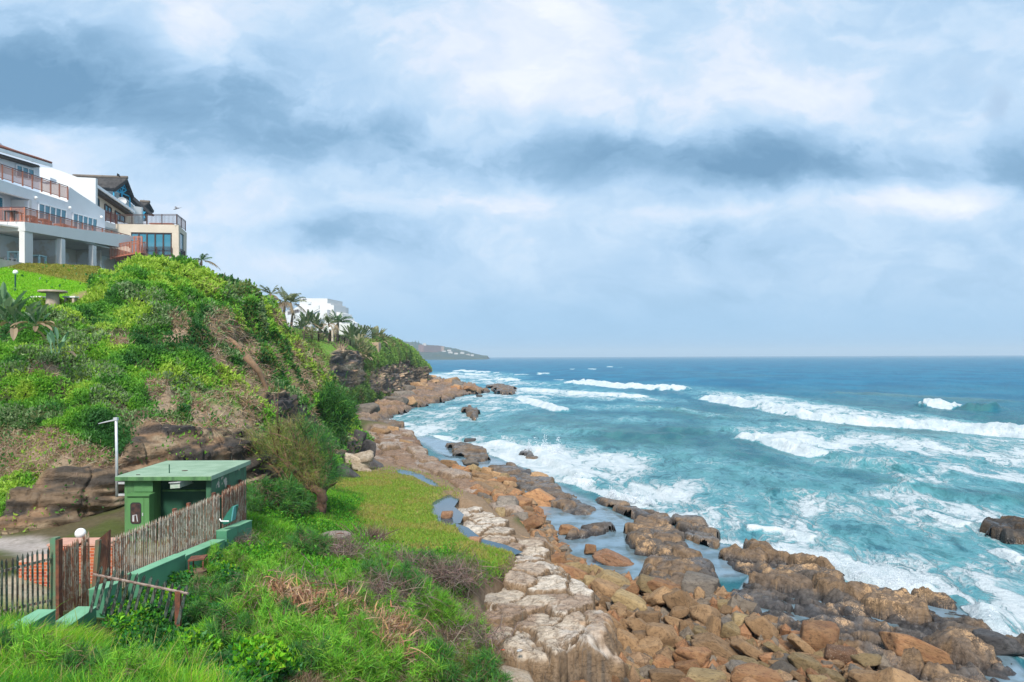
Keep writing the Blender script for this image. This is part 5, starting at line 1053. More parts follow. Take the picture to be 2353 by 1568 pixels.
def dead_clumps():
    R = np.random.default_rng(55)
    def mesh(seed, curl, cols, W_, L, n, spread):
        R = np.random.default_rng(seed); b = R.normal(size=(n, 3)) * np.array((spread, spread, 0)); b[:, 2] = np.abs(R.normal(0, .18, n))
        v, f = blade_geo(b, UP * (.9 if curl else .3) + .75 * R.normal(size=(n, 3)), L * R.uniform(.5, 1.2, n), W_, R, 1.3 if curl else .6, 4); c = pick(R, n, cols, [1] * len(cols))
        me = npmesh('fronds', v, f, False, None, dict(col=np.repeat(c, len(v) // n, 0))); me.materials.append(DRY); return me
    A = [mesh(300 + i, True, [(.36, .22, .13), (.42, .28, .18), (.27, .15, .09)], .035, .5, 260, .3) for i in range(3)]
    B = [mesh(310 + i, False, [(.20, .145, .12), (.27, .20, .17), (.13, .095, .08)], .014, .6, 420, .38) for i in range(3)]
    for i, (u, v, Y, s) in enumerate([(630,1430,18.5,1.),(660,1440,18.3,1.),(610,1425,18.8,.8),(700,1460,17.8,1.),(725,1480,17.4,1.),(860,1500,18,1.),(890,1480,19,.9),(870,1540,17,1.1),(905,1450,20,.8),(930,1450,20,.7),(560,1400,19.2,.6),(840,1470,18.8,.8),(780,1445,19.5,.8),(865,1560,16.6,1.)]):
        p = P(u, v, Y); z = float(gz(np.array([p.x]), np.array([p.y]), False)[0]); t = tag(link('dead_fern', A[i % 3], None, None, (p.x, p.y, z + .1)), 'curled dry pinkish brown fern fronds among the front shrubs', 'dead fern', 'dead fern clumps'); s *= 1.05; t.location.z += .22; t.rotation_euler[2] = R.uniform(0, 6.28); t.scale = (s, s, s * 1.15)
    for i, (u, v, Y, s) in enumerate([(655,1395,19.8,1.),(680,1385,20,.9),(800,1310,26,.9),(775,1300,26.5,.8),(1010,1345,27.5,1.1),(1040,1335,28.5,1.1),(990,1335,27.5,1.),(1060,1350,28.5,.9),(900,1420,21.5,.9),(870,1395,22,.9),(1020,1420,24,.8),(960,1510,19,1.),(1085,1500,22,1.),(1060,1470,23,.8),(820,1410,21,.8),(560,1290,25,.5),(920,1310,27.5,.9)]):
        p = P(u, v, Y); z = float(gz(np.array([p.x]), np.array([p.y]), False)[0]); t = tag(link('dead_brush', B[i % 3], None, None, (p.x, p.y, z + .1)), 'tangle of dry grey-brown twigs on the front bank', 'dead brush', 'tangles of dead brush'); s *= 1.35; t.location.z += .2; t.rotation_euler[2] = R.uniform(0, 6.28); t.scale = (s, s, s)
    # uprooted bush beside the manhole
    p = P(846, 1232, 33.5); z = float(gz(np.array([p.x]), np.array([p.y]), False)[0]); t = thing('dead_bush', 'dead grey-brown bush with bare twigs lying beside the round manhole', 'dead bush', (p.x, p.y, z))
    R = np.random.default_rng(8); n = 420; b = R.normal(size=(n, 3)) * np.array((.28, .25, .05)) + np.array((.15, 0, .12)); v, f = blade_geo(b, UP * .9 + np.array((.3, 0, 0)) + .7 * R.normal(size=(n, 3)), R.uniform(.4, .95, n), .022, R, .25, 2); c = pick(R, n, [(.22, .15, .12), (.28, .2, .16), (.14, .1, .08)], [1, 1, 1])
    veg('twigs', (v, f), c, DRY, t); st = MB()
    for a in (2.2, 2.7, 3.1, .3): st.tube([p * 0 + Vector((0, 0, .12)) + Vector((p.x, p.y, z)), Vector((p.x, p.y, z)) + Vector((math.cos(a) * .7, math.sin(a) * .4, .25)), Vector((p.x, p.y, z)) + Vector((math.cos(a) * 1.5, math.sin(a) * .7, .5 + .1 * a))], [.05, .035, .012], 5)
    st.build('branches', BARK, t)
dead_clumps()

# --- the leaning tree and the dark tree behind ---------------------------
def needle_crown(t, centres, n, L, W_, cols, wts, seed, name='crown', spread=.25, drop=.35, upb=.35):
    R = np.random.default_rng(seed); V, F, C, base = [], [], [], 0; o = np.array(ORG[t.name])
    mid = np.mean([c[:3] for c in centres], 0)
    for c in centres:
        ctr = np.array(c[:3]); k = c[3] if len(c) > 3 else 1.; out = unit(ctr - mid + np.array((0, 0, .4)))
        pos = ctr + spread * k * R.normal(size=(n, 3)); v, f = blade_geo(pos - o, out * .8 + UP * upb + .65 * R.normal(size=(n, 3)), L * R.uniform(.5, 1.2, n), W_, R, drop, 2)
        V.append(v); F.append(f + base); base += len(v); cc = cols[c[4]] if len(c) > 4 else cols[0]; C.append(pick(R, n, cc, wts) * R.uniform(.8, 1.2))
    C = np.concatenate(C); return veg(name, (np.concatenate(V), np.concatenate(F)), C, NEEDLE, t)
def leaning_tree():
    b = P(728, 1186, 36.2); b.z = float(gz(np.array([b.x]), np.array([b.y]), False)[0]); t = thing('leaning_tree', 'gnarled leaning tree with reddish trunk and olive wind-combed crown beside the hut', 'tree', b)
    m = MB(); q = lambda u, v, d=0.: P(u, v, 36.2 + d)
    trunk = [b - Vector((0, 0, .3)), q(733,1168), q(741,1148), q(738,1133), q(728,1124), q(715,1122)]
    m.tube(trunk, [.36, .31, .27, .25, .24, .2], 9); m.tube([b + Vector((.25, .1, -.2)), q(745,1160,.1), q(741,1140)], [.16, .13, .1], 7); m.tube([b + Vector((-.45, .1, -.2)), q(718,1165,.2), q(735,1150)], [.2, .16, .1], 7)
    limbs = [[(716,1122),(693,1117),(667,1107),(650,1104),(641,1088),(622,1069),(591,1045),(562,1028)],[(725,1123),(703,1085),(690,1050),(679,1017),(640,1000),(604,990)],[(735,1128),(728,1085),(715,1040),(700,1000),(690,975)],[(738,1130),(752,1090),(762,1064),(752,1020)],[(700,1118),(672,1080),(640,1050),(610,1020)],[(715,1121),(690,1090),(660,1060),(650,1020)],[(738,1140),(752,1120),(767,1113),(775,1108)]]
    rs = np.random.default_rng(4)
    for L in limbs:
        pts = [q(u, v, rs.uniform(-.5, .5) * i) for i, (u, v) in enumerate(L)]; m.tube(pts, list(np.linspace(.13, .02, len(pts))), 6)
    for _ in range(60):
        L = limbs[rs.integers(0, 6)]; i = rs.integers(1, len(L) - 1); a = q(*L[i]); e = a + Vector((rs.normal() * .5, rs.normal() * .6, abs(rs.normal()) * .8 + .2)); m.tube([a, (a + e) / 2 + Vector((rs.normal() * .1, 0, .1)), e], [.03, .02, .006], 4)
    m.build('trunk', simple('red_bark', (.24, .135, .09), (.13, .075, .055), 4, .9, .15, .9, 10), t, True)
    poly = [(562,1005),(600,988),(655,975),(690,968),(725,985),(762,1015),(786,1068),(775,1108),(745,1116),(700,1108),(655,1088),(600,1050)]; cs = []
    while len(cs) < 185:
        u, v = rs.uniform(555, 790), rs.uniform(965, 1118)
        if polysd(np.array([u]), np.array([v]), poly)[0] < 0: continue
        d = rs.uniform(-1.5, 1.5); k = 1 if (u > 735 or (v < 1010 and u > 690) or rs.random() < .12) else 0; cs.append((*q(u, v, d), 1., k))
    needle_crown(t, cs, 52, .48, .014, {0: [(.24, .23, .07), (.19, .24, .04), (.28, .22, .10)], 1: [(.05, .17, .04), (.08, .24, .035), (.035, .12, .035)]}, [1, 1, 1], 17, 'crown', .22, .25, .55)
    # dark tree further along the slope
    b2 = P(762, 1000, 66); t2 = thing('dark_tree', 'dark green bushy tree clinging to the seaward edge of the near hill', 'tree', b2); rs = np.random.default_rng(6)
    MB().tube([b2 - Vector((0, 0, .6)), P(760, 960, 66), P(755, 920, 66)], [.3, .2, .08], 6).build('trunk', BARK, t2); cs = []
    poly = [(728,930),(745,900),(765,885),(778,905),(800,930),(806,960),(790,975),(775,990),(745,995),(730,970)]
    while len(cs) < 90:
        u, v = rs.uniform(720, 812), rs.uniform(880, 1000)
        if polysd(np.array([u]), np.array([v]), poly)[0] > 0: cs.append((*P(u, v, 66 + rs.uniform(-2.5, 1.5)), 1.6, 0))
    needle_crown(t2, cs, 60, .75, .06, {0: [(.03, .12, .025), (.06, .18, .03), (.09, .24, .03)]}, [2, 2, 1], 27, 'crown', .25)
leaning_tree()

# --- palms and strelitzias -----------------------------------------------
def frond(b, base, az, L, lift, droop, wl, R, n=16, w=.05):
    """arched midrib with leaflets both sides; returns verts, faces"""
    d = np.array((math.cos(az), math.sin(az), 0)); V, F = [], []
    def at(f): return np.array(base) + d * L * f * (math.cos(lift) * (1 - .15 * f)) + UP * (L * (math.sin(lift) * f - droop * f * f))
    side = np.cross(d, UP)
    for i in range(n):
        f0 = .12 + .86 * i / n; f1 = f0 + .8 / n; a0, a1 = at(f0), at(f1); ll = wl * (1 - abs(f0 - .45) * 1.1) * R.uniform(.8, 1.15)
        for s in (-1, 1):
            tip = (a0 + a1) / 2 + (at(min(1, f0 + .12)) - a0) * .9 + side * s * ll * .75 - UP * ll * R.uniform(.35, .75); k = len(V); V += [a0, a1, tip]; F.append((k, k + 1, k + 2, k + 2))
    for i in range(6):
        f0, f1 = i / 6, (i + 1) / 6; a0, a1 = at(f0), at(f1); k = len(V); wd = w * (1 - f0) + .01; V += [a0 - side * wd, a0 + side * wd, a1 + side * wd * .8, a1 - side * wd * .8]; F.append((k, k + 1, k + 2, k + 3))
    return V, F
def trimesh(name, V, F, col, mat, parent):
    me = bpy.data.meshes.new(name); o = ORG[parent.name]; me.from_pydata([(p[0] - o.x, p[1] - o.y, p[2] - o.z) for p in V], [], [tuple(dict.fromkeys(f)) for f in F]); me.update()
    at = me.attributes.new('col', 'FLOAT_COLOR', 'POINT'); c = np.ones((len(V), 4), np.float32); c[:, :3] = col; at.data.foreach_set('color', c.ravel()); return link(name, me, mat, parent)
def palm(label, crown, base, L, nf, seed, dead=.25, green=((.10, .17, .05), (.07, .13, .045))):
    R = np.random.default_rng(seed); t = thing('palm_tree', label, 'palm tree', base); b, c = Vector(base), Vector(crown); r = L * .045
    mid = (b + c) / 2 + Vector((R.uniform(-.1, .1) * L, 0, 0)); MB().tube([b - Vector((0, 0, .8)), mid, c], [r * 1.5, r, r * 1.1], 8).build('trunk', simple('palm_trunk', (.26, .21, .17), (.17, .13, .10), 5, .9, .1, .6, 12) if 'palm_trunk' not in bpy.data.materials else bpy.data.materials['palm_trunk'], t, True)
    for i in range(nf):
        az = 6.283 * i / nf + R.uniform(-.25, .25); isd = R.random() < dead; lift = R.uniform(-.1, .3) if isd else R.uniform(.5, 1.35); V, F = frond(None, c, az, L * R.uniform(.8, 1.1), lift, R.uniform(.35, .6) if not isd else .6, L * .24, R, 16, L * .018)
        trimesh('frond', V, F, np.array((.30, .22, .14) if isd else green[i % 2]) * R.uniform(.8, 1.2), LEAF, t)
    return t
palm('young palm with arching fronds just right of the beige house', P(463,600,70), P(463,625,70), 1.9, 12, 1, .2, ((.09,.17,.06),(.07,.13,.05)))
palm('ragged palm with browned fronds furthest up the ridge line', P(622,678,96), P(623,705,96), 2.9, 15, 2, .35, ((.20,.22,.12),(.14,.16,.09)))
palm('tall windswept palm with brown trunk in front of the white terraced building', P(655,695,95), P(660,748,95), 3.6, 17, 3, .4, ((.20,.22,.12),(.14,.16,.09)))
palm('thin palm standing behind the tall windswept palm', P(668,697,99), P(668,745,99), 3.0, 14, 4, .3, ((.17,.19,.10),(.12,.14,.08)))
palm('palm with drooping fronds leaning beside the tallest palm on the bluff lawn', P(755,745,150), P(757,775,150), 4.0, 14, 5, .3, ((.15,.19,.09),(.11,.14,.07)))
palm('green palm with spreading fronds at the middle of the white building', P(777,743,152), P(775,776,152), 4.8, 15, 6, .15, ((.08,.16,.06),(.06,.12,.05)))
def paddle(base, az, stemL, L, Wd, tilt, R, bend=.25):
    d = np.array((math.cos(az), math.sin(az), 0)); ax = d * math.cos(tilt) + UP * math.sin(tilt); side = unit(np.cross(ax, UP)); nn = np.cross(side, ax); b0 = np.array(base); s = b0 + ax * stemL
    V, F = [], []; k = 7
    for i in range(k + 1):
        f = i / k; c = s + ax * L * f - UP * L * bend * f * f; w = Wd * .5 * math.sin(math.pi * min(1, .08 + f * .92)) ** .6 * (1 if i < k else .1); V += [c - side * w + nn * w * .35, c - nn * .02, c + side * w + nn * w * .35]
    F = [(3 * i, 3 * i + 1, 3 * i + 4, 3 * i + 3) for i in range(k)] + [(3 * i + 1, 3 * i + 2, 3 * i + 5, 3 * i + 4) for i in range(k)]
    n = len(V); w = .025; V += [b0 - side * w, b0 + side * w, s + side * w, s - side * w]; F.append((n, n + 1, n + 2, n + 3)); return V, F
def strelitzia(label, base, n, L, seed, cols, dead=.25, up=(.6, 1.35), stem=(.5, 1.1), name='strelitzia', azs=None):
    R = np.random.default_rng(seed); t = thing(name, label, 'strelitzia', base)
    for i in range(n):
        isd = R.random() < dead; az = R.uniform(0, 6.28) if azs is None else R.choice(azs) + R.uniform(-.6, .6)
        V, F = paddle(np.array(base) + R.normal(size=3) * np.array((.12, .12, 0)) * L, az, L * R.uniform(*stem), L * R.uniform(.7, 1.15), L * R.uniform(.26, .36), R.uniform(-.3, .4) if isd else R.uniform(*up), R, .45 if isd else .12)
        trimesh('leaf', V, F, np.array((.34, .25, .17) if isd else cols[i % len(cols)]) * R.uniform(.8, 1.2), LEAF, t)
    return t
SGC = ((.17, .29, .15), (.13, .25, .12), (.21, .31, .16), (.25, .34, .22))
strelitzia('large strelitzia with tall paddle leaves at the left edge below the lawn lamp', P(36,748,32), 24, .82, 11, SGC, .14, (.7, 1.45))
strelitzia('shaggy strelitzia with brown dead leaves left of the stone table', P(84,748,32.5), 18, .62, 12, SGC, .4, (.6, 1.4))
strelitzia('strelitzia with grey-green leaves cut by the left edge', P(2,735,31.5), 20, .85, 13, SGC, .15, (.7, 1.45))
strelitzia('small strelitzia with four blue-green leaves alone on the slope', P(133,812,35), 8, .72, 14, ((.16, .30, .18), (.13, .26, .16)), .12)
strelitzia('strelitzia leaves sticking out at the left edge halfway down the slope', P(-12,905,31), 6, .7, 15, SGC, .2)
CL = [(690,752,128,2.4,'d'),(700,742,135,3.0,'d'),(712,740,138,3.2,'d'),(725,745,140,3.2,'d'),(735,757,140,2.6,'d'),(715,765,132,2.2,'p'),(745,770,142,2.4,'d'),(738,775,138,1.8,'p'),(808,775,180,2.8,'d'),(820,778,190,2.6,'d'),(832,777,205,3.0,'d'),(845,778,215,3.2,'d'),(858,780,225,3.2,'p'),(866,782,230,3.4,'p'),(880,785,245,2.6,'d'),(823,800,172,2.6,'p'),(828,812,170,2.2,'p'),(810,806,165,2.0,'d'),(842,812,180,2.2,'d'),(795,779,168,1.2,'d')]
for i, (u, v, Y, L, k) in enumerate(CL):
    strelitzia('dark-leaved bushy clump near the white terraced building' if k == 'd' else 'pale straw-coloured leafy clump on top of the second bluff', P(u, v + 6, Y), 40 if Y < 165 else 60, L * (.42 if Y < 165 else .78), 60 + i, ((.08, .12, .06), (.12, .165, .08), (.17, .20, .11)) if k == 'd' else ((.30, .28, .16), (.22, .25, .12), (.34, .29, .19)), .15, (.3, 1.4), (.5, 1.3), 'strelitzia_clump')['group'] = 'dark clumps on the bluff' if k == 'd' else 'straw-coloured clumps on the bluff'
# ------------------------------------------------------------------ houses
WHITE = simple('white_plaster', (.70, .685, .66), (.63, .62, .60), .35, .85, .2, .1, 30); SHADEW = simple('shaded_white_plaster', (.70, .71, .73), (.64, .65, .67), .35, .85, .2, .1, 30)  # second plaster: white with the facade's cool shade put into the colour
RAW = simple('raw_plaster', (.82, .81, .78), (.68, .60, .50), .5, .9, .1, .2, 12, contrast=(.45, .55)); CREAM = simple('cream_plaster', (.60, .51, .40), (.53, .45, .35), .4, .85, .2, .1, 30)
REDW = simple('red_timber', (.50, .20, .13), (.42, .16, .10), 3, .55, .35, .1, 40, stretch=(1, 1, 6)); REDDK = simple('dark_red_timber', (.16, .05, .035), (.11, .035, .028), 3, .5, .4); BROWNW = simple('dark_brown_timber', (.075, .035, .025), (.05, .025, .02), 3, .5, .4)
GLASS = newmat('window_glass'); pbsdf(GLASS[1], GLASS[2], (.05, .20, .27), .06, .9); GLASS = GLASS[0]
FRAMEW = simple('white_frame', (.80, .80, .80), (.74, .75, .76), 2, .5, .4); DARKF = simple('dark_frame', (.06, .04, .035), None, 2, .5, .4); THATCH = simple('thatch', (.048, .047, .048), (.082, .078, .076), 2.5, .95, .05, .9, 14, stretch=(1, 1, .3)); RIDGE = simple('thatch_ridge', (.20, .165, .135), (.15, .125, .105), 2, .9)
BLUE = simple('blue_timber', (.06, .42, .62), (.05, .34, .52), 3, .6, .3); TILE = simple('roof_tile', (.20, .095, .075), (.15, .07, .055), 8, .85, .1, .4, 20); GUT = simple('gutter_white', (.76, .77, .78), (.66, .68, .70), 1, .5, .4); SHADE = simple('room_inside', (.30, .27, .24), (.22, .20, .18), .5, .9)
PBLUE = simple('pale_blue_paint', (.50, .72, .74), (.42, .64, .67), 3, .6, .3); BLACKW = simple('black_paint', (.02, .02, .022), (.035, .035, .035), 3, .5, .4); LAMPW = simple('lamp_glass', (.85, .85, .83), (.8, .8, .78), 2, .3, .5)
DV = Vector((math.sin(math.radians(4.84)), math.cos(math.radians(4.84)), 0)); NV = Vector((DV.y, -DV.x, 0)); Z3 = Vector((0, 0, 1))
def onplane(u, v, q, n):
    a, e = ray(u, v); d = Vector((float(a), 1, float(e))); t = (q - Vector((0, 0, EYE))).dot(n) / d.dot(n); return Vector((0, 0, EYE)) + d * t
def slab(b, px, q, n, th, out=0.0):
    """solid panel whose outline is given on a plane, thickness going inward"""
    n = n.normalized(); pts = [onplane(u, v, q, n) + n * out for u, v in px]; b.prism(pts, -n * th); return b
def C7(x, y): return (x * .17585, 344.7 + y * .17585)
def C1(x, y): return (x * .21985, 287.25 + y * .21985)
def railing(t, a, b, h, mrail, mbal, npost, nbal, name='railing', top=.07, pw=.09):
    """posts, handrail and balusters between two floor points; parts of the thing t"""
    d = b - a; L = d.length; u = d.normalized(); s = Vector((u.y, -u.x, 0)).normalized(); H = Z3 * h
    MB().obox(a + H - s * top / 2, d, s * top, Z3 * .055).build('handrail', mrail, t)
    for i in range(npost): p = a + d * (i / max(1, npost - 1)); MB().obox(p - u * pw / 2 - s * pw / 2, u * pw, s * pw, H - Z3 * .002).build('railing_post', mbal, t)
    m = MB(); m.obox(a + Z3 * .10 - s * .02, d, s * .04, Z3 * .05); m.obox(a + H - Z3 * .12 - s * .02, d, s * .04, Z3 * .05)
    for i in range(nbal): p = a + d * ((i + .5) / nbal); m.obox(p - u * .018 - s * .012 + Z3 * .1, u * .036, s * .024, Z3 * (h - .17))
    m.build('balusters', mbal, t)
def glazing(t, px, q, n, cols, mat_f=FRAMEW, frame=.09, sill=None, rows=1, open_=()):
    """a window or glazed door on a plane: frame with one pane of glass in each light (px: four corners, clockwise from top left)"""
    n = n.normalized(); tl, tr, br, bl = [onplane(u, v, q, n) for u, v in px]; fb = MB(); gl = MB(); th = .09
    def at(f, g): return (tl * (1 - f) + tr * f) * (1 - g) + (bl * (1 - f) + br * f) * g
    fw = MB()
    for i in range(cols + 1):
        f = i / cols; a, b = at(f, 0), at(f, 1); w = frame * (1.0 if 0 < i < cols else 1.25); r = (tr - tl).normalized() * w; fw.obox(a - r / 2 + n * .02, r, b - a, n * th)
    for j in range(rows + 1):
        a, b = at(0, j / rows), at(1, j / rows); dz = Z3 * frame * 1.3; fw.obox(a - dz / 2 + n * .023, b - a, dz, n * th)
    win = fw.build('window', mat_f, t)
    for i in range(cols):
        a = at((i + .02) / cols, .02); r = at((i + .98) / cols, .02) - a; dn = at((i + .02) / cols, .98) - a; g = MB(); g.obox(a + n * .012, r, dn, n * .03); g.build('pane', GLASS, win)
    return win
def white_house():
    Q0 = P(*C7(335, 945), 58.0); t = thing('white_house', 'white three-storey house with reddish timber railings on top of the hill', 'house', (Q0.x - 3, Q0.y + 4, Q0.z - 3.2))
    WD = Q0; WF = Q0 - NV * 2.3; WU = Q0 - NV * 4.6
    FRT = Vector((0, -1, 0)); QF = Q0.copy()
    # deck slab with its fascia on both sides
    b = MB(); slab(b, [C7(322, 942), C1(1420, 1165), C1(1310, 1270), C1(1250, 1278), C7(330, 1060)], WD, NV, 2.35); b.build('deck_fascia', WHITE, t)
    b = MB(); slab(b, [C7(-260, 940), C7(321, 940), C7(321, 1036), C7(-260, 1036)], QF, FRT, .5); b.build('deck_end_fascia', WHITE, t)
    # ground-floor piers
    for px, q, n, th in (([C7(250, 1036), C7(322, 1036), C7(322, 1480), C7(250, 1475)], QF, FRT, 1.0), ([C7(740, 1155), C7(802, 1160), C7(802, 1500), C7(740, 1495)], onplane(*C7(802, 1300), WD, NV), FRT, .55), ([C7(1158, 1245), C7(1215, 1248), C7(1215, 1520), C7(1158, 1515)], onplane(*C7(1215, 1350), WD, NV), FRT, .55)):
        b = MB(); pts = [onplane(u, v, q, n) for u, v in px]
        for k in (2, 3): pts[k] = pts[k] - Z3 * 1.5
        b.prism(pts, -n * th); b.build('pier', WHITE, t)
    # recessed ground-floor back wall, floor and side walls
    back = Q0 - NV * 4.0
    b = MB(); z0, z1 = Q0.z - 4.6, Q0.z - .5
    e0 = back - DV * 12; e1 = back + DV * 24; b.prism([Vector((e0.x, e0.y, z0)), Vector((e1.x, e1.y, z0)), Vector((e1.x, e1.y, z1)), Vector((e0.x, e0.y, z1))], -NV * .3); b.build('back_wall', RAW, t)
    for k, s in enumerate((5.5, 11.5, 17.5)):
        a = Q0 + DV * s - NV * 1.6; b = MB(); b.prism([Vector((a.x, a.y, z0)), Vector((a.x, a.y, z1)), Vector((a.x, a.y, z1)) - NV * 2.38, Vector((a.x, a.y, z0)) - NV * 2.38], DV * .25); b.build('cross_wall', RAW, t)
    a = Q0 - DV * 14 - NV * 6; b = MB(); b.prism([Vector((a.x, a.y, Q0.z - 3.2)), Vector((a.x, a.y, Q0.z - 3.2)) + NV * 5.9, Vector((a.x, a.y, Q0.z - 3.2)) + NV * 5.9 + DV * 36, Vector((a.x, a.y, Q0.z - 3.2)) + DV * 36], -Z3 * 1.5); b.build('floor_slab', simple('concrete_floor', (.5, .48, .45), (.4, .38, .36), 1, .9), t)
    b = MB(); b.prism([Vector((a.x, a.y, Q0.z - .45)), Vector((a.x, a.y, Q0.z - .45)) + NV * 5.6 + DV * 14.3, Vector((a.x, a.y, Q0.z - .45)) + NV * 5.6 + DV * 36, Vector((a.x, a.y, Q0.z - .45)) + DV * 36], Z3 * .12); b.build('deck_soffit', WHITE, t)
    # main facade, upper wall, roof
    zt = -.3
    b = MB(); slab(b, [C7(-300, 300), C7(0, 395), C7(890, 688), C7(905, 478), C7(1010, 555), C7(1372, 792), C7(1372, 1215), C7(1100, 1180), C7(370, 1000), C7(370, 668), C7(412, 655), C7(0, 540), C7(-300, 470)], WF, NV, .35); b.build('facade_wall', SHADEW, t)
    # alcove at the left of the middle storey
    WA = WF - NV * 1.6; b = MB(); slab(b, [C7(-320, 480), C7(375, 560), C7(375, 960), C7(-320, 960)], WA, NV, .3); b.build('alcove_wall', SHADEW, t)
    b = MB(); a_, c_ = onplane(*C7(413, 660), WF, NV), onplane(*C7(413, 960), WF, NV); b.prism([a_, c_, c_ - NV * 1.6, a_ - NV * 1.6], -DV * .3); b.build('alcove_side', WHITE, t)
    glazing(t, [C7(220, 690), C7(368, 712), C7(368, 930), C7(220, 930)], WA, NV, 2, FRAMEW); glazing(t, [C7(-60, 600), C7(30, 625), C7(30, 930), C7(-60, 930)], WA, NV, 1, FRAMEW)
    b = MB(); slab(b, [C7(-300, -10), C7(515, 228), C7(515, 420), C7(-300, 200)], WU, NV, .3); b.build('upper_wall', SHADEW, t)
    # floor of the upper terrace
    a_, c_ = onplane(*C7(-300, 290), WF, NV), onplane(*C7(895, 686), WF, NV); b = MB(); b.prism([a_ - NV * .02, c_ - NV * .02, c_ - NV * 3.2, a_ - NV * 3.2], -Z3 * .2); b.build('terrace_floor', WHITE, t)
    glazing(t, [C7(205, 190), C7(435, 262), C7(435, 400), C7(205, 350)], WU, NV, 3)
    glazing(t, [C7(498, 695), C7(858, 790), C7(850, 990), C7(498, 940)], WF, NV, 5); glazing(t, [C7(946, 822), C7(1262, 906), C7(1255, 1080), C7(946, 1030)], WF, NV, 5)
    for c in ((462, 628), (906, 758), (1320, 880)): 
        p = onplane(*C7(*c), WF, NV); b = MB(); b.sphere(p + NV * .06, .15, 12, 8); b.build('wall_lamp', LAMPW, t, True)
    g = [onplane(*C7(-320, -70), WU + NV * .9, NV), onplane(*C7(668, 228), WU + NV * .9, NV)]; d = g[1] - g[0]; b = MB(); b.obox(g[0], d, NV * .14, Z3 * .28); b.build('gutter', GUT, t)
    b = MB(); b.prism([g[0] + Z3 * .24, g[1] + Z3 * .24, g[1] - NV * 4.5 + Z3 * 1.9 - DV * 0, g[0] - NV * 4.5 + Z3 * 1.9], Z3 * .16); b.build('roof', TILE, t)
    b = MB()
    for k in range(40): p = g[0] + d * (k / 39.) + Z3 * .4; b.tube([p + NV * .06, p - NV * 1.4 + Z3 * .51], .09, 6)
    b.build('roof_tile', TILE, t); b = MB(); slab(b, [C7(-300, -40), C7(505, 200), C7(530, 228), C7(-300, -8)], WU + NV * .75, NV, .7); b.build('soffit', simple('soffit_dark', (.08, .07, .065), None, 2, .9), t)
    for px in ([C7(285, 68), C7(325, 48), C7(480, 138), C7(480, 160)], [C1(-60, 240), C1(-20, 170), C1(80, 255), C1(80, 275)]):
        b = MB(); slab(b, px, WU - NV * 3.2, NV, .4); b.build('gable', WHITE, t)
    # railings
    a_, c_ = onplane(*C7(340, 948), WD, NV) - NV * .12, onplane(*C1(1365, 1262), WD, NV) - NV * .12; c_.z = a_.z
    railing(t, a_, c_, 1.17, REDDK, REDW, 11, 110); f0 = onplane(*C7(-230, 938), QF, FRT) + Vector((0, .1, 0)); f1 = onplane(*C7(322, 938), QF, FRT) + Vector((-.05, .1, 0)); f0.z = f1.z = a_.z; railing(t, f0, f1, 1.17, REDDK, REDW, 4, 28)
    a_, c_ = onplane(*C7(-260, 300), WF, NV) + NV * .02, onplane(*C7(884, 655), WF, NV) + NV * .02; a_.z = c_.z; railing(t, a_, c_, 1.17, REDDK, REDW, 10, 90)
    # stair from the deck down to the grass
    top = onplane(*C1(1400, 1160), WD, NV) + NV * .9; top.z = onplane(*C1(1405, 1320), WD + NV, NV).z; s1 = P(*C1(1180, 1400), top.y - 2.5)
    m = MB(); n = 12
    for i in range(n): p = top + (s1 - top) * ((i + .5) / n); m.obox(p - Vector((.1, .55, 0)), Vector((.35, 0, 0)), Vector((0, 1.1, 0)), Z3 * .06)
    st = m.build('stair', REDW, t)
    for off in (-.55, .5):
        o = Vector((0, off, 0)); m = MB(); dd = s1 - top; m.obox(top + o + Z3 * 1.15, dd, Vector((0, .07, 0)), Z3 * .08); m.obox(top + o - Z3 * .15, dd, Vector((0, .07, 0)), Z3 * .25)
        for i in range(22): p = top + o + dd * (i / 21.); m.obox(p, Vector((.05, 0, 0)), Vector((0, .05, 0)), Z3 * 1.16)
        m.build('stair_railing', REDW, st)
    p0 = P(*C1(1403, 1335), top.y); p1 = P(*C1(1485, 1335), top.y - .1); railing(t, p0, p1, 1.55, REDW, REDW, 3, 7); m = MB(); m.obox(p0 - Z3 * .25, p1 - p0, Vector((0, 1.4, 0)), Z3 * .3); m.build('stair_landing', REDW, t)
    # party wall facing the camera
    QP = P(*C7(1250, 550), 74.0)
    b = MB(); slab(b, [C7(518, 226), C7(670, 236), C7(790, 275), C7(1010, 356), C7(1250, 370), C7(1250, 800), C7(520, 800)], QP, FRT, .35); b.build('party_wall', WHITE, t)
    b = MB(); slab(b, [C7(518, 360), C7(655, 360), C7(655, 420), C7(518, 420)], QP - Vector((0, 3.2, 0)), FRT, 1.0); b.build('terrace_parapet', SHADEW, t)
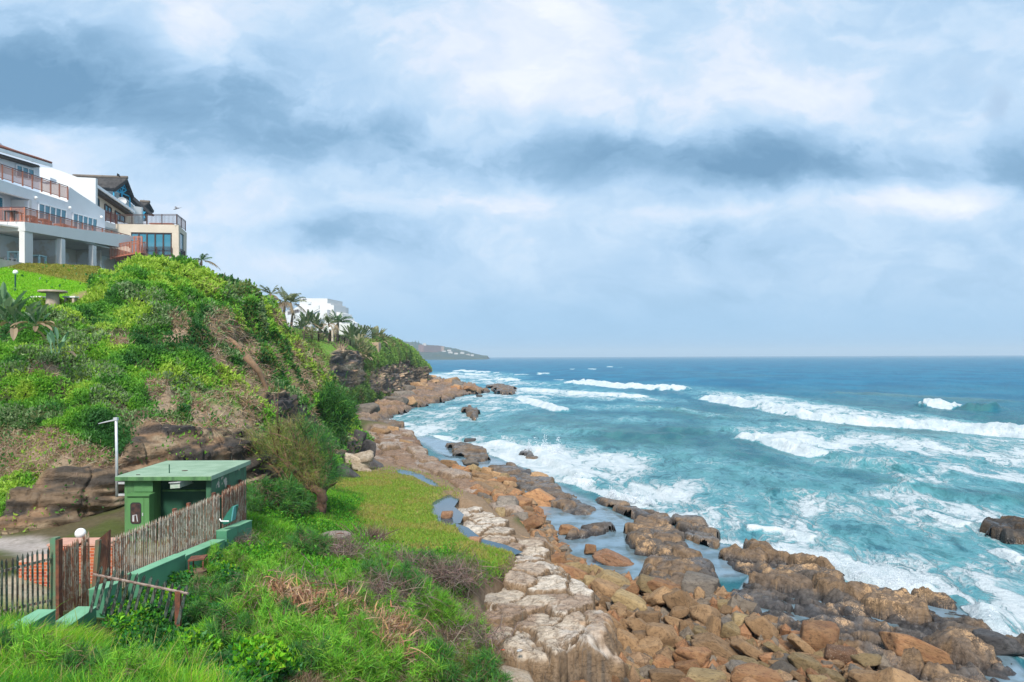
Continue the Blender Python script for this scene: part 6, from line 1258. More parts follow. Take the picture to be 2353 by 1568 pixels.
    # things on the decks
    for i, (x, y, w, h, kind) in enumerate([(370, 905, .9, .75, 't'), (470, 900, .6, .9, 'c'), (560, 930, 1.2, .75, 't'), (640, 940, .6, .95, 'c'), (820, 950, 1.3, .75, 't'), (880, 975, .6, .95, 'c'), (1010, 1000, .6, .9, 'c'), (1090, 1030, 1.3, .75, 't'), (180, 860, 1.1, .8, 'd')]):
        q = onplane(*C7(x, y + 45), WD - NV * 1.1, NV); q.z = Q0.z + .03; mt = BLACKW if kind == 'd' else REDW
        if kind == 'c':
            c = thing('deck_chair', 'reddish wooden chair behind the lower railing of the white house', 'chair', q, 'chairs on the lower deck'); MB().box(q + Z3 * .45, (.5, .5, .06)).build('seat', mt, c); MB().box(q + Vector((-.22, 0, .72)), (.06, .5, .5)).build('backrest', mt, c)
            for a1 in (-.2, .2):
                for b1 in (-.2, .2): MB().box(q + Vector((a1, b1, .21)), (.06, .06, .42)).build('leg', mt, c)
        else:
            c = thing('deck_table', 'dark table behind the near end of the lower railing' if kind == 'd' else 'reddish wooden table behind the lower railing of the white house', 'table', q, None if kind == 'd' else 'tables on the lower deck'); MB().box(q + Z3 * h, (.85, w, .06)).build('tabletop', mt, c)
            for a1 in (-.36, .36):
                for b1 in (-.42 * w, .42 * w): MB().box(q + Vector((a1, b1, h / 2)), (.07, .07, h - .06)).build('leg', mt, c)
    zf = Q0.z - 3.2
    def furn(name, label, cat, px, off, size, mt, grp=None, stool=False):
        q = onplane(*px, WD - NV * off, NV); q.z = zf; c = thing(name, label, cat, q, grp); w, d, h = size; MB().box(q + Z3 * (h - .05), (w, d, .1)).build('seat' if stool else 'tabletop', mt, c)
        for a1 in (-1, 1):
            for b1 in (-1, 1): MB().box(q + Vector((a1 * (w / 2 - .08), b1 * (d / 2 - .08), (h - .1) / 2)), (.13, .13, h - .1)).build('leg', mt, c)
        MB().box(q + Z3 * .18, (w - .1, .06, .08)).build('stretcher', mt, c)
    furn('bar_table', 'tall pale blue bar table between the first two white piers', 'table', C7(440, 1450), 2.2, (1.6, 1.0, 1.12), PBLUE); furn('bar_table', 'pale blue bar table left of the nearest pier', 'table', C7(225, 1450), 2.0, (1.0, 1.0, 1.12), PBLUE)
    furn('stool', 'pale blue stool right of the tall bar table', 'stool', C7(600, 1470), 2.4, (.75, .6, .55), PBLUE, None, True); furn('stool', 'white boxy stool at the left behind the nearest pier', 'stool', C7(140, 1450), 2.4, (.7, .6, .6), WHITE, None, True)
    furn('bench', 'black bench between the second and third piers', 'bench', C7(910, 1490), 1.5, (.7, 2.1, .6), BLACKW, None, True); furn('bench', 'lower black bench beside the third pier', 'bench', C7(1060, 1500), 1.5, (.6, 1.9, .5), BLACKW, None, True)
    q = onplane(*C7(690, 1440), WD - NV * 4.2, NV); q.z = zf; tag(MB().box(q + Z3 * .75, (.8, 1.6, 1.5)).build('counter', WHITE, None, bevel=.03), 'white chest-high counter under the deck of the white house', 'counter')
white_house()
def beige_house():
    FRT = Vector((0.0, -1, 0)); QB = P(*C1(1865, 1100), 84.0); t = thing('beige_house', 'beige house with thatched gables, blue trusses and a brown balcony railing', 'house', (QB.x - 4, QB.y + 4, QB.z - 3))
    L = lambda x, y: C1(x, y)
    # front of the projecting box
    b = MB(); slab(b, [L(1000, 1030), L(1215, 1036), L(1865, 1045), L(1867, 1130), L(1368, 1122), L(1000, 1110)], QB, FRT, .4); b.build('balcony_fascia', CREAM, t)
    b = MB(); slab(b, [L(1797, 1128), L(1867, 1130), L(1870, 1460), L(1797, 1460)], QB, FRT, .4); b.build('corner_pier', CREAM, t)
    b = MB(); slab(b, [L(1368, 1372), L(1798, 1372), L(1798, 1460), L(1368, 1460)], QB, FRT, .4); b.build('window_wall', CREAM, t)
    b = MB(); slab(b, [L(1000, 1115), L(1369, 1121), L(1369, 1460), L(1000, 1460)], QB, FRT, .4); b.build('left_wall', CREAM, t)
    glazing(t, [L(1370, 1128), L(1796, 1134), L(1796, 1368), L(1370, 1368)], QB + Vector((0, .18, 0)), FRT, 5, DARKF, .16)
    a_ = onplane(*L(1480, 1372), QB - Vector((0, .15, 0)), FRT); c_ = onplane(*L(1795, 1372), QB - Vector((0, .15, 0)), FRT); railing(t, a_, c_, 1.0, BROWNW, BROWNW, 3, 24)
    # side face going away to the sea
    sd = Vector((-.226, .974, 0)); sn = Vector((.974, .226, 0)); QS = onplane(*L(1866, 1100), QB, FRT)
    e = lambda x, y: onplane(*L(x, y), QS, sn)
    b = MB(); b.prism([e(1866, 1046), e(1952, 1130), e(1952, 1180), e(1940, 1168), e(1870, 1115)], -sn * .4); b.build('side_fascia', CREAM, t)
    b = MB(); b.prism([e(1922, 1150), e(1952, 1175), e(1948, 1480), e(1920, 1470)], -sn * .4); b.build('side_pier', CREAM, t); b = MB(); b.prism([e(1867, 1390), e(1925, 1420), e(1925, 1475), e(1867, 1460)], -sn * .4); b.build('side_wall', CREAM, t)
    glazing(t, [L(1872, 1118), L(1922, 1162), L(1922, 1420), L(1872, 1392)], QS - sn * .15, sn, 1, DARKF, .14)
    r0, r1 = e(1874, 1390), e(1928, 1416); railing(t, r0 + sn * .05, r1 + sn * .05, 1.02, BROWNW, BROWNW, 2, 12)
    ftop = QB + Vector((0, 0, 0)); f0 = onplane(*L(1000, 1032), QB, FRT); f1 = onplane(*L(1860, 1042), QB, FRT); f2 = e(1948, 1122)
    b = MB(); b.prism([Vector((f0.x, f0.y + .05, f1.z - .05)), Vector((f1.x, f1.y + .05, f1.z - .05)), Vector((f2.x - .2, f2.y, f1.z - .05)), Vector((f2.x - 12, f2.y + 5, f1.z - .05)), Vector((f0.x, f0.y + 9, f1.z - .05))], -Z3 * .3); b.build('balcony_floor', CREAM, t)
    p0 = onplane(*L(1215, 1030), QB, FRT); p1 = onplane(*L(1852, 1042), QB, FRT); p0.z = p1.z; railing(t, p0 + Vector((0, .15, 0)), p1 + Vector((-.1, .15, 0)), 1.16, BROWNW, BROWNW, 5, 46)
    p2 = f2 - sn * .1; p2.z = p1.z; railing(t, p1 + Vector((-.1, .15, 0)), p2, 1.16, BROWNW, BROWNW, 3, 16)
    # balcony running back along the facade
    WB = P(*L(1210, 1030), 83.6); pa, pb = onplane(*L(1032, 970), WB, NV), onplane(*L(1210, 1028), WB, NV)
    q0 = onplane(*L(1048, 970), WB, NV); q0.z = pb.z = p1.z + .0; railing(t, q0, pb, 1.16, REDDK, REDDK, 4, 30)
    b = MB(); b.prism([q0 - Z3 * .02, pb - Z3 * .02, pb - NV * 2.4 - Z3 * .02, q0 - NV * 2.4 - Z3 * .02], -Z3 * .55); b.build('balcony_slab', WHITE, t)
    # upper facade under the gutter, seen at a low angle
    WF2 = WB - NV * 2.2; fx = lambda x, y: onplane(*L(x, y), WF2, NV)
    b = MB(); b.prism([fx(1005, 690), fx(1400, 960), fx(1400, 1040), fx(1005, 930)], -NV * .3); b.build('upper_wall', CREAM, t)
    glazing(t, [L(1092, 830), L(1158, 872), L(1158, 935), L(1092, 905)], WF2, NV, 2, DARKF, .1); glazing(t, [L(1200, 900), L(1300, 965), L(1300, 1020), L(1200, 990)], WF2, NV, 2, DARKF, .1); glazing(t, [L(1010, 770), L(1030, 782), L(1030, 860), L(1010, 845)], WF2, NV, 1, DARKF, .1)
    g0, g1 = onplane(*L(1000, 650), WF2 + NV * .8, NV), onplane(*L(1398, 925), WF2 + NV * .8, NV); d = g1 - g0; b = MB(); b.obox(g0, d, NV * .16, Z3 * .3); b.obox(g0, NV * .12, DV * .12, -Z3 * 2.6); b.build('gutter', GUT, t)
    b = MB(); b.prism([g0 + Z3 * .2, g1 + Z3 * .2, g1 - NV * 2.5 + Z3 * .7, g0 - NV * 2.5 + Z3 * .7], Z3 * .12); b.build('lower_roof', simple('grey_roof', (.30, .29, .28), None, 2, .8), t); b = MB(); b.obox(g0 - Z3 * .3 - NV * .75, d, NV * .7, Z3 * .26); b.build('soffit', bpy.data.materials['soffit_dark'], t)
    # thatched roofs: a ridge running back with a hipped gable towards the sea
    def thatch(px_ridge0, px_ridge1, px_eave0, px_eave1, Y0, Y1, wide, gable_u, blue):
        r0, r1, e0, e1 = P(*px_ridge0, Y0), P(*px_ridge1, Y1), P(*px_eave0, Y0), P(*px_eave1, Y1); b = MB(); th = .42
        bk = Vector((0, wide, 0)); dz0 = r0.z - e0.z; dz1 = r1.z - e1.z
        nf = [e0, e1, r1 + Vector((0, wide / 2, 0)), r0 + Vector((0, wide / 2, 0))]; b.prism(nf, Vector((0, th * .8, -th))); bk0, bk1 = e0 + bk, e1 + bk; b.prism([bk0, bk1, r1 + Vector((0, wide / 2, 0)), r0 + Vector((0, wide / 2, 0))], Vector((0, -th * .8, -th)))
        rf = b.build('roof', THATCH, t, bevel=.12); MB().tube([r0 + Vector((0, wide / 2, .05)), r1 + Vector((0, wide / 2, .05))], .2, 8).build('ridge_cap', RIDGE, rf, True)
        if blue:
            m = MB(); gx = e1.x - .35; rt = Vector((r1.x - .5, r1.y + wide / 2, r1.z - .6)); l0 = Vector((gx, e1.y + .5, e1.z - .1)); l1 = Vector((gx, e1.y + wide - .5, e1.z - .1)); mid = (l0 + l1) / 2
            for a1, b1 in ((l0, rt), (l1, rt), (l0, l1), (mid, rt), (mid, (l0 + rt) / 2), (mid, (l1 + rt) / 2), ((l0 + mid) / 2, (l0 + rt) / 2), (l0, l0 - Z3 * 2.6), (l1, l1 - Z3 * 2.6), (mid, mid - Z3 * 2.4), ((l0 + rt) / 2, (l1 + rt) / 2)): m.tube([a1, b1], .085, 6)
            m.build('truss', BLUE, t)
        return r0, r1, e0, e1
    thatch(L(640, 485), L(1225, 505), L(640, 600), L(1195, 660), 89, 89, 4.8, 0, True)
    # verge of the first gable
    b = MB(); b.prism([P(*L(1225, 505), 91), P(*L(1250, 520), 91), P(*L(1285, 755), 93), P(*L(1250, 768), 93), P(*L(1215, 640), 92)], Vector((-.3, .5, 0))); b.build('gable_verge', THATCH, t)
    b = MB(); b.prism([P(*L(1285, 700), 94), P(*L(1310, 705), 94), P(*L(1555, 930), 98), P(*L(1530, 938), 98), P(*L(1290, 750), 94)], Vector((-.6, 3.0, .3))); b.build('roof', THATCH, t, bevel=.08)
    m = MB()
    for a1, b1 in (((1288, 772), (1350, 775)), ((1290, 830), (1420, 832)), ((1300, 828), (1350, 775)), ((1350, 830), (1290, 775)), ((1400, 830), (1345, 775)), ((1415, 832), (1405, 900)), ((1480, 905), (1480, 1000)), ((1500, 905), (1500, 1000)), ((1480, 960), (1520, 910)), ((1480, 920), (1515, 975))): m.tube([P(*L(*a1), 96.5), P(*L(*b1), 96.5)], .09, 6)
    m.build('truss', BLUE, t)
    thatch(L(1400, 775), L(1500, 782), L(1430, 838), L(1490, 850), 100, 100, 3.4, 0, False)
    b = MB(); b.prism([P(*L(1500, 782), 102), P(*L(1520, 790), 102), P(*L(1545, 930), 103), P(*L(1545, 1000), 103), P(*L(1480, 1000), 103), P(*L(1510, 930), 103), P(*L(1490, 850), 102)], Vector((-.3, .6, 0))); b.build('gable_verge', THATCH, t)
    b = MB(); b.prism([P(*L(1080, 690), 92), P(*L(1215, 690), 92), P(*L(1400, 850), 95), P(*L(1480, 860), 96), P(*L(1480, 1040), 96), P(*L(1080, 1000), 92)], Vector((0, .4, 0))); b.build('attic_wall', WHITE, t)
    p = P(*L(1275, 803), 90); o = MB().lathe(Vector((0, 0, 0)), [(.02, .0), (.3, .05), (.46, .14), (.5, .2), (.47, .2), (.28, .09), (.02, .05)], 16).build('satellite_dish', simple('dish_grey', (.55, .55, .55), None, 2, .5), None); o.location = p; o.rotation_euler = (math.radians(70), 0, math.radians(35)); tag(o, 'grey satellite dish on the lower roof of the beige house', 'satellite dish')
    q = P(*L(1560, 1035), 86); tag(MB().obox(q, Vector((2.6, .2, 0)), Vector((0, .5, 0)), Z3 * .12).build('lounger', REDW), 'low reddish lounger behind the brown balcony railing', 'lounger')
beige_house()
def terrace_building():
    S = lambda x, y: (597.4 + x * .16852, 631.9 + y * .16852)
    Y = 205.0; t = thing('terraced_building', 'white stepped apartment building beyond the palms on the second bluff', 'building', P(*S(800, 800), Y)); F = Vector((-.12, -1, 0)).normalized(); Q = P(*S(700, 600), Y)
    BW = simple('bright_plaster', (.64, .63, .61), (.58, .575, .565), .2, .85)
    def blk(name, px, out, th, mt=BW): b = MB(); slab(b, px, Q, F, th, out); return b.build(name, mt, t)
    blk('wall', [S(540, 318), S(920, 322), S(920, 388), S(965, 392), S(965, 412), S(1007, 414), S(1007, 560), S(970, 900), S(430, 900), S(430, 480), S(540, 420)], 0, 12)
    blk('middle_block', [S(880, 480), S(962, 480), S(962, 600), S(1090, 560), S(1105, 610), S(1165, 640), S(1170, 900), S(700, 900), S(700, 560)], 2.5, 14)
    blk('lower_block', [S(960, 700), S(1085, 690), S(1258, 672), S(1302, 672), S(1310, 716), S(1350, 722), S(1382, 745), S(1388, 900), S(960, 900)], 5.0, 14)
    blk('upper_step', [S(1007, 500), S(1090, 520), S(1100, 600), S(1165, 640), S(1165, 760), S(1007, 760)], -2, 8)
    blk('stair_parapet', [S(700, 500), S(830, 428), S(862, 428), S(862, 478), S(840, 482), S(700, 570), S(660, 590), S(660, 525)], 3.2, .6); blk('stair_parapet', [S(760, 640), S(880, 560), S(930, 560), S(930, 600), S(760, 700)], 4.0, .6)
    blk('low_wing', [S(150, 388), S(300, 392), S(300, 620), S(230, 520)], 4, 6, simple('blue_white', (.62, .68, .74), None, .3, .8)); blk('side_wing', [S(395, 520), S(440, 490), S(580, 460), S(600, 470), S(640, 560), S(640, 700), S(395, 700)], 3, 6)
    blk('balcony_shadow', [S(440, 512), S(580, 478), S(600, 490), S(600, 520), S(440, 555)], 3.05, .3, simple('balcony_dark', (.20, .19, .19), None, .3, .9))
    for x, y, w, h in ((583, 330, 52, 9), (642, 472, 30, 34), (545, 485, 12, 30), (568, 480, 12, 30), (485, 380, 12, 18), (480, 400, 60, 10)):
        blk('window', [S(x, y), S(x + w, y + 1), S(x + w, y + h), S(x, y + h)], 3.1 if y > 450 and x < 640 else .06, .2, DARKF)
    b = MB(); slab(b, [S(660, 362), S(697, 364), S(697, 398), S(660, 397)], Q, F, .3, .25); w = b.build('window', simple('vent_white', (.6, .62, .62), None, .3, .8), t)
    for x, y, w, h in ((1125, 742, 28, 10), (1000, 820, 14, 12), (1100, 812, 12, 34), (1180, 812, 12, 34)): blk('opening', [S(x, y), S(x + w, y), S(x + w, y + h), S(x, y + h)], 5.06, .2, simple('pale_grey', (.5, .52, .54), None, .3, .8) if 'pale_grey' not in bpy.data.materials else bpy.data.materials['pale_grey'])
    # timber fence, gate posts, mesh fence and lamp posts on the bluff
    TIM = simple('weathered_timber', (.16, .11, .08), (.10, .07, .055), 3, .9)
    def rails(name, label, pts, h, nr, mid):
        c = thing(name, label, 'fence', pts[0]); m = MB()
        for a, b in zip(pts[:-1], pts[1:]):
            n = max(1, int((b - a).length / mid)); 
            for i in range(n + 1): p = a + (b - a) * (i / n); MB().obox(p - Vector((.09, .09, .5)), Vector((.18, 0, 0)), Vector((0, .18, 0)), Z3 * (h + .5)).build('post', TIM, c)
            for k in range(nr): z = h * (.35 + .6 * k / max(1, nr - 1)); m.obox(a + Z3 * z + Vector((0, -.12, 0)), b - a, Vector((0, .06, 0)), Z3 * .16)
        m.build('rails', TIM, c)
    rails('timber_fence', 'low brown timber fence along the bluff path left of the gate posts', [P(*S(600, 905), 131), P(*S(710, 912), 134), P(*S(800, 908), 137), P(*S(935, 908), 142)], 1.7, 4, 4)
    rails('timber_fence', 'brown picket fence running down the grass right of the gate posts', [P(*S(980, 912), 146), P(*S(1080, 925), 152), P(*S(1150, 950), 158), P(*S(1230, 985), 164), P(*S(1300, 1030), 170)], 1.5, 3, 1.6)
    for x, lab in ((942, 'brown gate post left of the white lamp on the bluff'), (962, 'pale gate post with white lamp on the bluff')):
        p = P(*S(x, 908), 143); c = thing('gate_post', lab, 'post', p); MB().obox(p, Vector((.45, 0, 0)), Vector((0, .5, 0)), Z3 * 2.1).build('post', TIM if x < 950 else CREAM, c)
        if x > 950: MB().sphere(p + Vector((-.1, 0, 2.45)), .3, 10, 7).build('lamp', LAMPW, c, True)
    c = thing('mesh_fence', 'dark green mesh fence with thin posts between the lawn and bluff gate', 'fence', P(*S(790, 900), 145)); MS = simple('green_mesh', (.05, .12, .08), None, 1, .8)
    m = MB()
    for i in range(26): p = P(*S(792 + i * 5.4, 852), 145); q = P(*S(792 + i * 5.4, 776), 145); m.obox(p, Vector((.05, 0, 0)), Vector((0, .05, 0)), q - p)
    for y in (778, 800, 826, 850): m.obox(P(*S(792, y), 145), P(*S(932, y), 145) - P(*S(792, y), 145), Vector((0, .05, 0)), Z3 * .07)
    m.build('mesh', MS, c)
    for x, y0, y1 in ((792, 905, 765), (865, 905, 785), (695, 850, 770), (580, 840, 760)): p, q = P(*S(x, y0), 145), P(*S(x, y1), 145); MB().tube([p, q], .1, 6).build('post', BROWNW, c)
    p = P(*S(1535, 1480), 190); q = P(*S(1515, 1260), 190); c = tag(MB().tube([p, (p + q) / 2 + Vector((.4, 0, 0)), q], [.35, .28, .2], 6).build('bare_snag', simple('bleached_wood', (.42, .36, .29), (.3, .25, .2), 2, .9)), 'bleached bare trunk standing against the second cliff', 'dead trunk')
    p = P(*S(1440, 1195), 205); c = tag(MB().box(p + Z3 * 2.5, (8.0, 4, 6.0)).build('ruined_wall', simple('tan_block', (.48, .34, .22), (.38, .27, .18), .3, .9), bevel=.2), 'tan block of a small ruin in the bushes of the second bluff', 'ruin')
terrace_building()
def lawn_things():
    p = P(35, 655, 47); q = P(35.5, 626, 47); s = 47 / FP; t = thing('garden_lamp', 'white globe lamp on a green post on the lawn below the white house', 'lamp', p); MB().tube([p - Z3 * .4, q], .05, 8).build('post', simple('lamp_green', (.02, .09, .06), None, 2, .5), t); MB().sphere(q, 5.5 * s, 16, 10).build('globe', LAMPW, t, True)
    ST = simple('cast_stone', (.50, .40, .30), (.36, .29, .23), 4, .9, .15, .4, 25)
    p = P(121, 700, 43.6); t = thing('stone_table', 'round stone table on a thick pedestal at the edge of the lawn', 'table', p); s = 43.6 / FP; MB().lathe(p, [(15 * s, -.3), (14 * s, .1), (13 * s, 24 * s), (15 * s, 27 * s)], 18).build('pedestal', ST, t, True); o = MB().lathe(p, [(27 * s, 27 * s), (30 * s, 28 * s), (30 * s, 31 * s), (28 * s, 32 * s)], 26).build('tabletop', ST, t); lathe_smooth(o)
    for u, v, w, lab in ((163, 684, 30, 'low white stone bench right of the round stone table'), (88, 684, 26, 'low white stone bench left of the round stone table')):
        p = P(u, v, 44.2); t = thing('stone_bench', lab, 'bench', p); MB().box(p + Z3 * .02, (w * s, .45, .1)).build('seat', WHITE, t, bevel=.02)
        for k in (-.3, .3): MB().box(p + Vector((k * w * s, 0, -.28)), (.14, .35, .5)).build('leg', ST, t)
lawn_things()
def gull():
    p = P(407, 480, 75); t = tag(link('gull', None) if False else MB().build('gull', simple('gull_grey', (.22, .22, .23), None, 5, .7)), 'gull gliding above the beige house balcony', 'bird'); bpy.data.objects.remove(t)
    b = MB(); b.tube([Vector((-.28, 0, 0)), Vector((-.18, 0, .02)), Vector((0, 0, .03)), Vector((.2, 0, .01)), Vector((.3, 0, .02)), Vector((.36, 0, .01))], [.01, .05, .07, .05, .045, .01], 8)
    for s in (-1, 1): b.prism([Vector((-.1, s * .04, .04)), Vector((.12, s * .04, .04)), Vector((.16, s * .35, .16)), Vector((-.02, s * .75, .10)), Vector((-.06, s * .72, .10)), Vector((.02, s * .34, .17))], Z3 * .02)
    b.prism([Vector((-.24, -.03, .0)), Vector((-.24, .03, 0)), Vector((-.42, .09, 0)), Vector((-.42, -.09, 0))], Z3 * .015)
    o = b.build('gull', bpy.data.materials['gull_grey'], None, True); o.location = p; o.rotation_euler = (math.radians(-20), math.radians(20), math.radians(205)); tag(o, 'gull gliding above the beige house balcony', 'bird')
gull()
# ------------------------------------------------------------------ hut, fences, walls and small things
HG = simple('hut_green', (.10, .23, .085), (.055, .13, .055), 2.2, .65, .3, .15, 18, contrast=(.42, .66), stretch=(2.2, 2.2, .5)); HD = simple('hut_dark_green', (.022, .085, .05), (.018, .07, .042), 1.5, .6, .3, .1, 20); HR = simple('hut_roof_green', (.27, .38, .27), (.20, .30, .205), 1.3, .75, .3, .15, 8)
HS = newmat('hut_side_green'); _g = HS[1]; _co = _g.node('ShaderNodeTexCoord').outputs['Object']; pbsdf(_g, HS[2], _g.mix(_g.ss(_g.noise(_co, 1.7, 4, .55), .58, .62), _g.mix(_g.ss(_g.noise(_g.vm('MULTIPLY', _co, (2, 2, .4)), 2.5, 5, .6), .5, .68), (.05, .14, .075), (.035, .07, .045)), (.42, .37, .30)), .7, .3); HS = HS[0]
STEEL = simple('galvanised', (.62, .63, .64), (.5, .51, .52), 4, .4, .5, metal=.3); RUST = simple('rusty_steel', (.20, .075, .045), (.11, .05, .035), 5, .85, .2, .4, 25, contrast=(.4, .6)); BOXG = simple('cabinet_green', (.095, .235, .08), (.085, .21, .07), 2, .5, .4)
def flaking(name, base, rust, pale, sc=1.0):
    m, g, out = newmat(name); co = g.node('ShaderNodeTexCoord').outputs['Object']; c2 = g.vm('MULTIPLY', co, (3, 3, 1.0))
    n = g.noise(c2, 2.2 * sc, 6, .7); n2_ = g.noise(g.vm('ADD', c2, (7, 3, 1)), 3.2 * sc, 6, .7); col = g.mix(g.ss(n, .45, .55), base, pale); col = g.mix(g.ss(n2_, .50, .58), col, rust); pbsdf(g, out, col, .8, .2, n, .4, .01); return m
PICK = flaking('flaking_green_pickets', (.30, .25, .20), (.27, .14, .085), (.50, .44, .36), 1.8); PICKR = flaking('rusty_pickets', (.23, .105, .07), (.28, .14, .085), (.42, .33, .25), 1.8); PICKD = flaking('dark_green_pickets', (.012, .036, .030), (.035, .028, .024), (.10, .12, .10), 2.2)
WALLG = simple('green_wall_paint', (.085, .27, .15), (.065, .205, .12), .8, .75, .25, .25, 14, contrast=(.3, .7)); WALL_LIT = simple('green_wall_lit_top', (.19, .40, .25), (.14, .33, .20), 1.2, .8, .2, .25, 14)
def hut():
    x0, x1, y0, y1, zb, zt = -12.85, -10.0, 24.5, 27.85, 5.0, 7.96; t = thing('green_hut', 'small green flat-roofed utility hut behind the rusty fence', 'hut', (x0, y0, zb)); zr = zt
    xp = -11.98                                                     # right edge of the pilaster
    b = MB(); b.obox((x0, y0, zb), (xp - x0, 0, 0), (0, y1 - y0, 0), (0, 0, zr - zb)); b.build('left_wall', HG, t)
    b = MB(); b.obox((xp + .003, y0 + .7, zb), (x1 - xp - .18, 0, 0), (0, .15, 0), (0, 0, zr - zb)); b.build('back_of_porch', HD, t)
    b = MB(); b.obox((x1 - .17, y0 + .05, zb), (.17, 0, 0), (0, y1 - y0 - .1, 0), (0, 0, zr - zb - .003)); b.build('right_wall', HS, t)
    b = MB(); b.obox((xp + .12, y0 + .63, zb), (1.55, 0, 0), (0, .06, 0), (0, 0, 2.45)); d = b.build('door', HD, t); MB().obox((xp + 1.5, y0 + .58, zb + 1.2), (.06, 0, 0), (0, .06, 0), (0, 0, .16)).build('handle', STEEL, d)
    b = MB(); b.obox((xp + .1, y0 + .6, zb + 2.46), (1.62, 0, 0), (0, .1, 0), (0, 0, .06)); b.build('door_frame', HG, t)
    b = MB(); b.obox((x0 - .2, y0 - .22, zr), (x1 - x0 + .32, 0, 0), (0, y1 - y0 + .3, 0), (0, 0, .16)); b.build('roof', HR, t, bevel=.015); MB().obox((x0 - .19, y0 - .235, zr + .012), (x1 - x0 + .3, 0, 0), (0, .013, 0), (0, 0, .12)).build('roof_fascia', HG, t)
    MB().tube([(-11.55, 24.9, zr + .15), (-11.55, 24.9, zr + .45)], .018, 6).build('roof_vent', HD, t); MB().lathe((-11.25, 25.4, zr + .158), [(.10, 0), (.10, .012), (.02, .014)], 12).build('roof_drain', BROWNW, t)
    p = P(304.6, 1109, y0); o = MB().lathe((0, 0, 0), [(.17, 0), (.17, .05), (.15, .09), (.08, .12), (.01, .13)], 20).build('lamp', simple('bulkhead_cream', (.72, .68, .56), (.6, .56, .46), 6, .4), t); o.rotation_euler = (math.radians(90), 0, 0); o.location = p - ORG[t.name]; lathe_smooth(o)
    p = P(326, 1116, y0); MB().obox((p.x - .25, y0 - .02, p.z - .2), (.62, 0, 0), (0, .018, 0), (0, 0, .45)).build('sign_plate', simple('sign_green', (.10, .24, .09), (.085, .20, .08), 9, .6), t)
    MB().obox((p.x - .18, y0 - .022, p.z + .34), (.13, 0, 0), (0, .02, 0), (0, 0, .03)).build('slot', DARKF, t)
    # meter cabinet
    a = P(292, 1142, y0 - .36); c = P(344, 1203, y0 - .36); w = .72; cb = MB(); cb.obox((a.x, y0 - .36, a.z - 1.1), (w, 0, 0), (0, .355, 0), (0, 0, 1.12)); cab = cb.build('meter_cabinet', BOXG, t, bevel=.012); MB().obox((a.x - .03, y0 - .42, a.z + .025), (w + .06, 0, 0), (0, .42, 0), (0, 0, .05)).build('cabinet_roof', BOXG, cab)
    fr = MB(); fr.obox((a.x + .03, y0 - .378, a.z - 1.06), (w - .2, 0, 0), (0, .017, 0), (0, 0, 1.02)); dr = fr.build('cabinet_door', BOXG, cab)
    def rr(x, z, w_, h_, r, y, dy, name, mt):
        pts = []
        for cx, cz, a0 in ((x + w_ - r, z + r, -90), (x + w_ - r, z + h_ - r, 0), (x + r, z + h_ - r, 90), (x + r, z + r, 180)):
            for k in range(6): an = math.radians(a0 + 18 * k); pts.append(Vector((cx + r * math.cos(an), y, cz + r * math.sin(an))))
        b = MB(); b.prism(pts, (0, dy, 0)); return b.build(name, mt, cab)
    rr(a.x + .12, a.z - .88, .35, .70, .09, y0 - .392, .013, 'window_seal', BLACKW); rr(a.x + .155, a.z - .845, .28, .63, .07, y0 - .397, .004, 'cabinet_window', simple('meter_dark', (.09, .05, .04), (.04, .03, .03), 8, .3))
    MB().lathe((0, 0, 0), [(.07, 0), (.07, .02), (.05, .03)], 14).build('meter', simple('meter_white', (.65, .65, .62), (.4, .4, .4), 20, .4), cab).location = Vector((a.x + .30, y0 - .40, a.z - .34)) - ORG[t.name]; o = bpy.context.scene.objects['meter']; o.rotation_euler = (math.radians(90), 0, 0)
    m = MB(); m.tube([(a.x + .2, y0 - .402, a.z - .78), (a.x + .22, y0 - .404, a.z - .6), (a.x + .33, y0 - .404, a.z - .58), (a.x + .36, y0 - .402, a.z - .8)], .016, 6); m.obox((a.x + .19, y0 - .402, a.z - .8), (.06, 0, 0), (0, .004, 0), (0, 0, .2)); m.build('wires', simple('wire_white', (.6, .6, .62), (.5, .5, .5), 9, .5), cab)
    MB().obox((a.x + .50, y0 - .39, a.z - .62), (.03, 0, 0), (0, .02, 0), (0, 0, .1)).build('latch', STEEL, cab)
    # lamp fitting over the porch
    p = P(391, 1112, y0 - .15); b = MB(); d = Vector((.32, .5, .22)); b.obox(p - Z3 * .16, (.34, -.05, .03), (.12, .75, .03), (0, 0, .035)); b.obox(p - Z3 * .12, (.34, -.05, .03), (.1, .7, .02), (0, 0, .14)); b.build('light_fitting', simple('fitting_green', (.34, .44, .34), (.5, .52, .46), 6, .6), t); MB().obox(p + Vector((-.02, -.06, .024)), (.40, -.05, .03), (.14, .85, .03), (0, 0, .03)).build('fitting_cover', STEEL, t)
    # antenna mast held by two brackets
    t2 = thing('antenna_mast', 'thin galvanised mast with a side arm beside the hut', 'mast', P(268.6, 1142, 25.0)); MB().tube([P(268.6, 1142, 25.0), P(268, 1050, 25.0), P(266.7, 959.5, 25.0)], .045, 8).build('pole', STEEL, t2, True); MB().tube([P(266.7, 965, 25.0), P(248, 969, 25.0), P(226, 974, 25.0)], [.03, .022, .014], 6).build('arm', STEEL, t2); MB().box(P(266.5, 963, 25.0), (.12, .12, .10)).build('clamp', STEEL, t2)
    for v in (1111, 1138): a1 = P(268, v, 25.0); MB().obox(a1 - Z3 * .03, Vector((x0 - a1.x - .002, 0, 0)), (0, .05, 0), (0, 0, .07)).build('bracket', STEEL, t2)
hut()
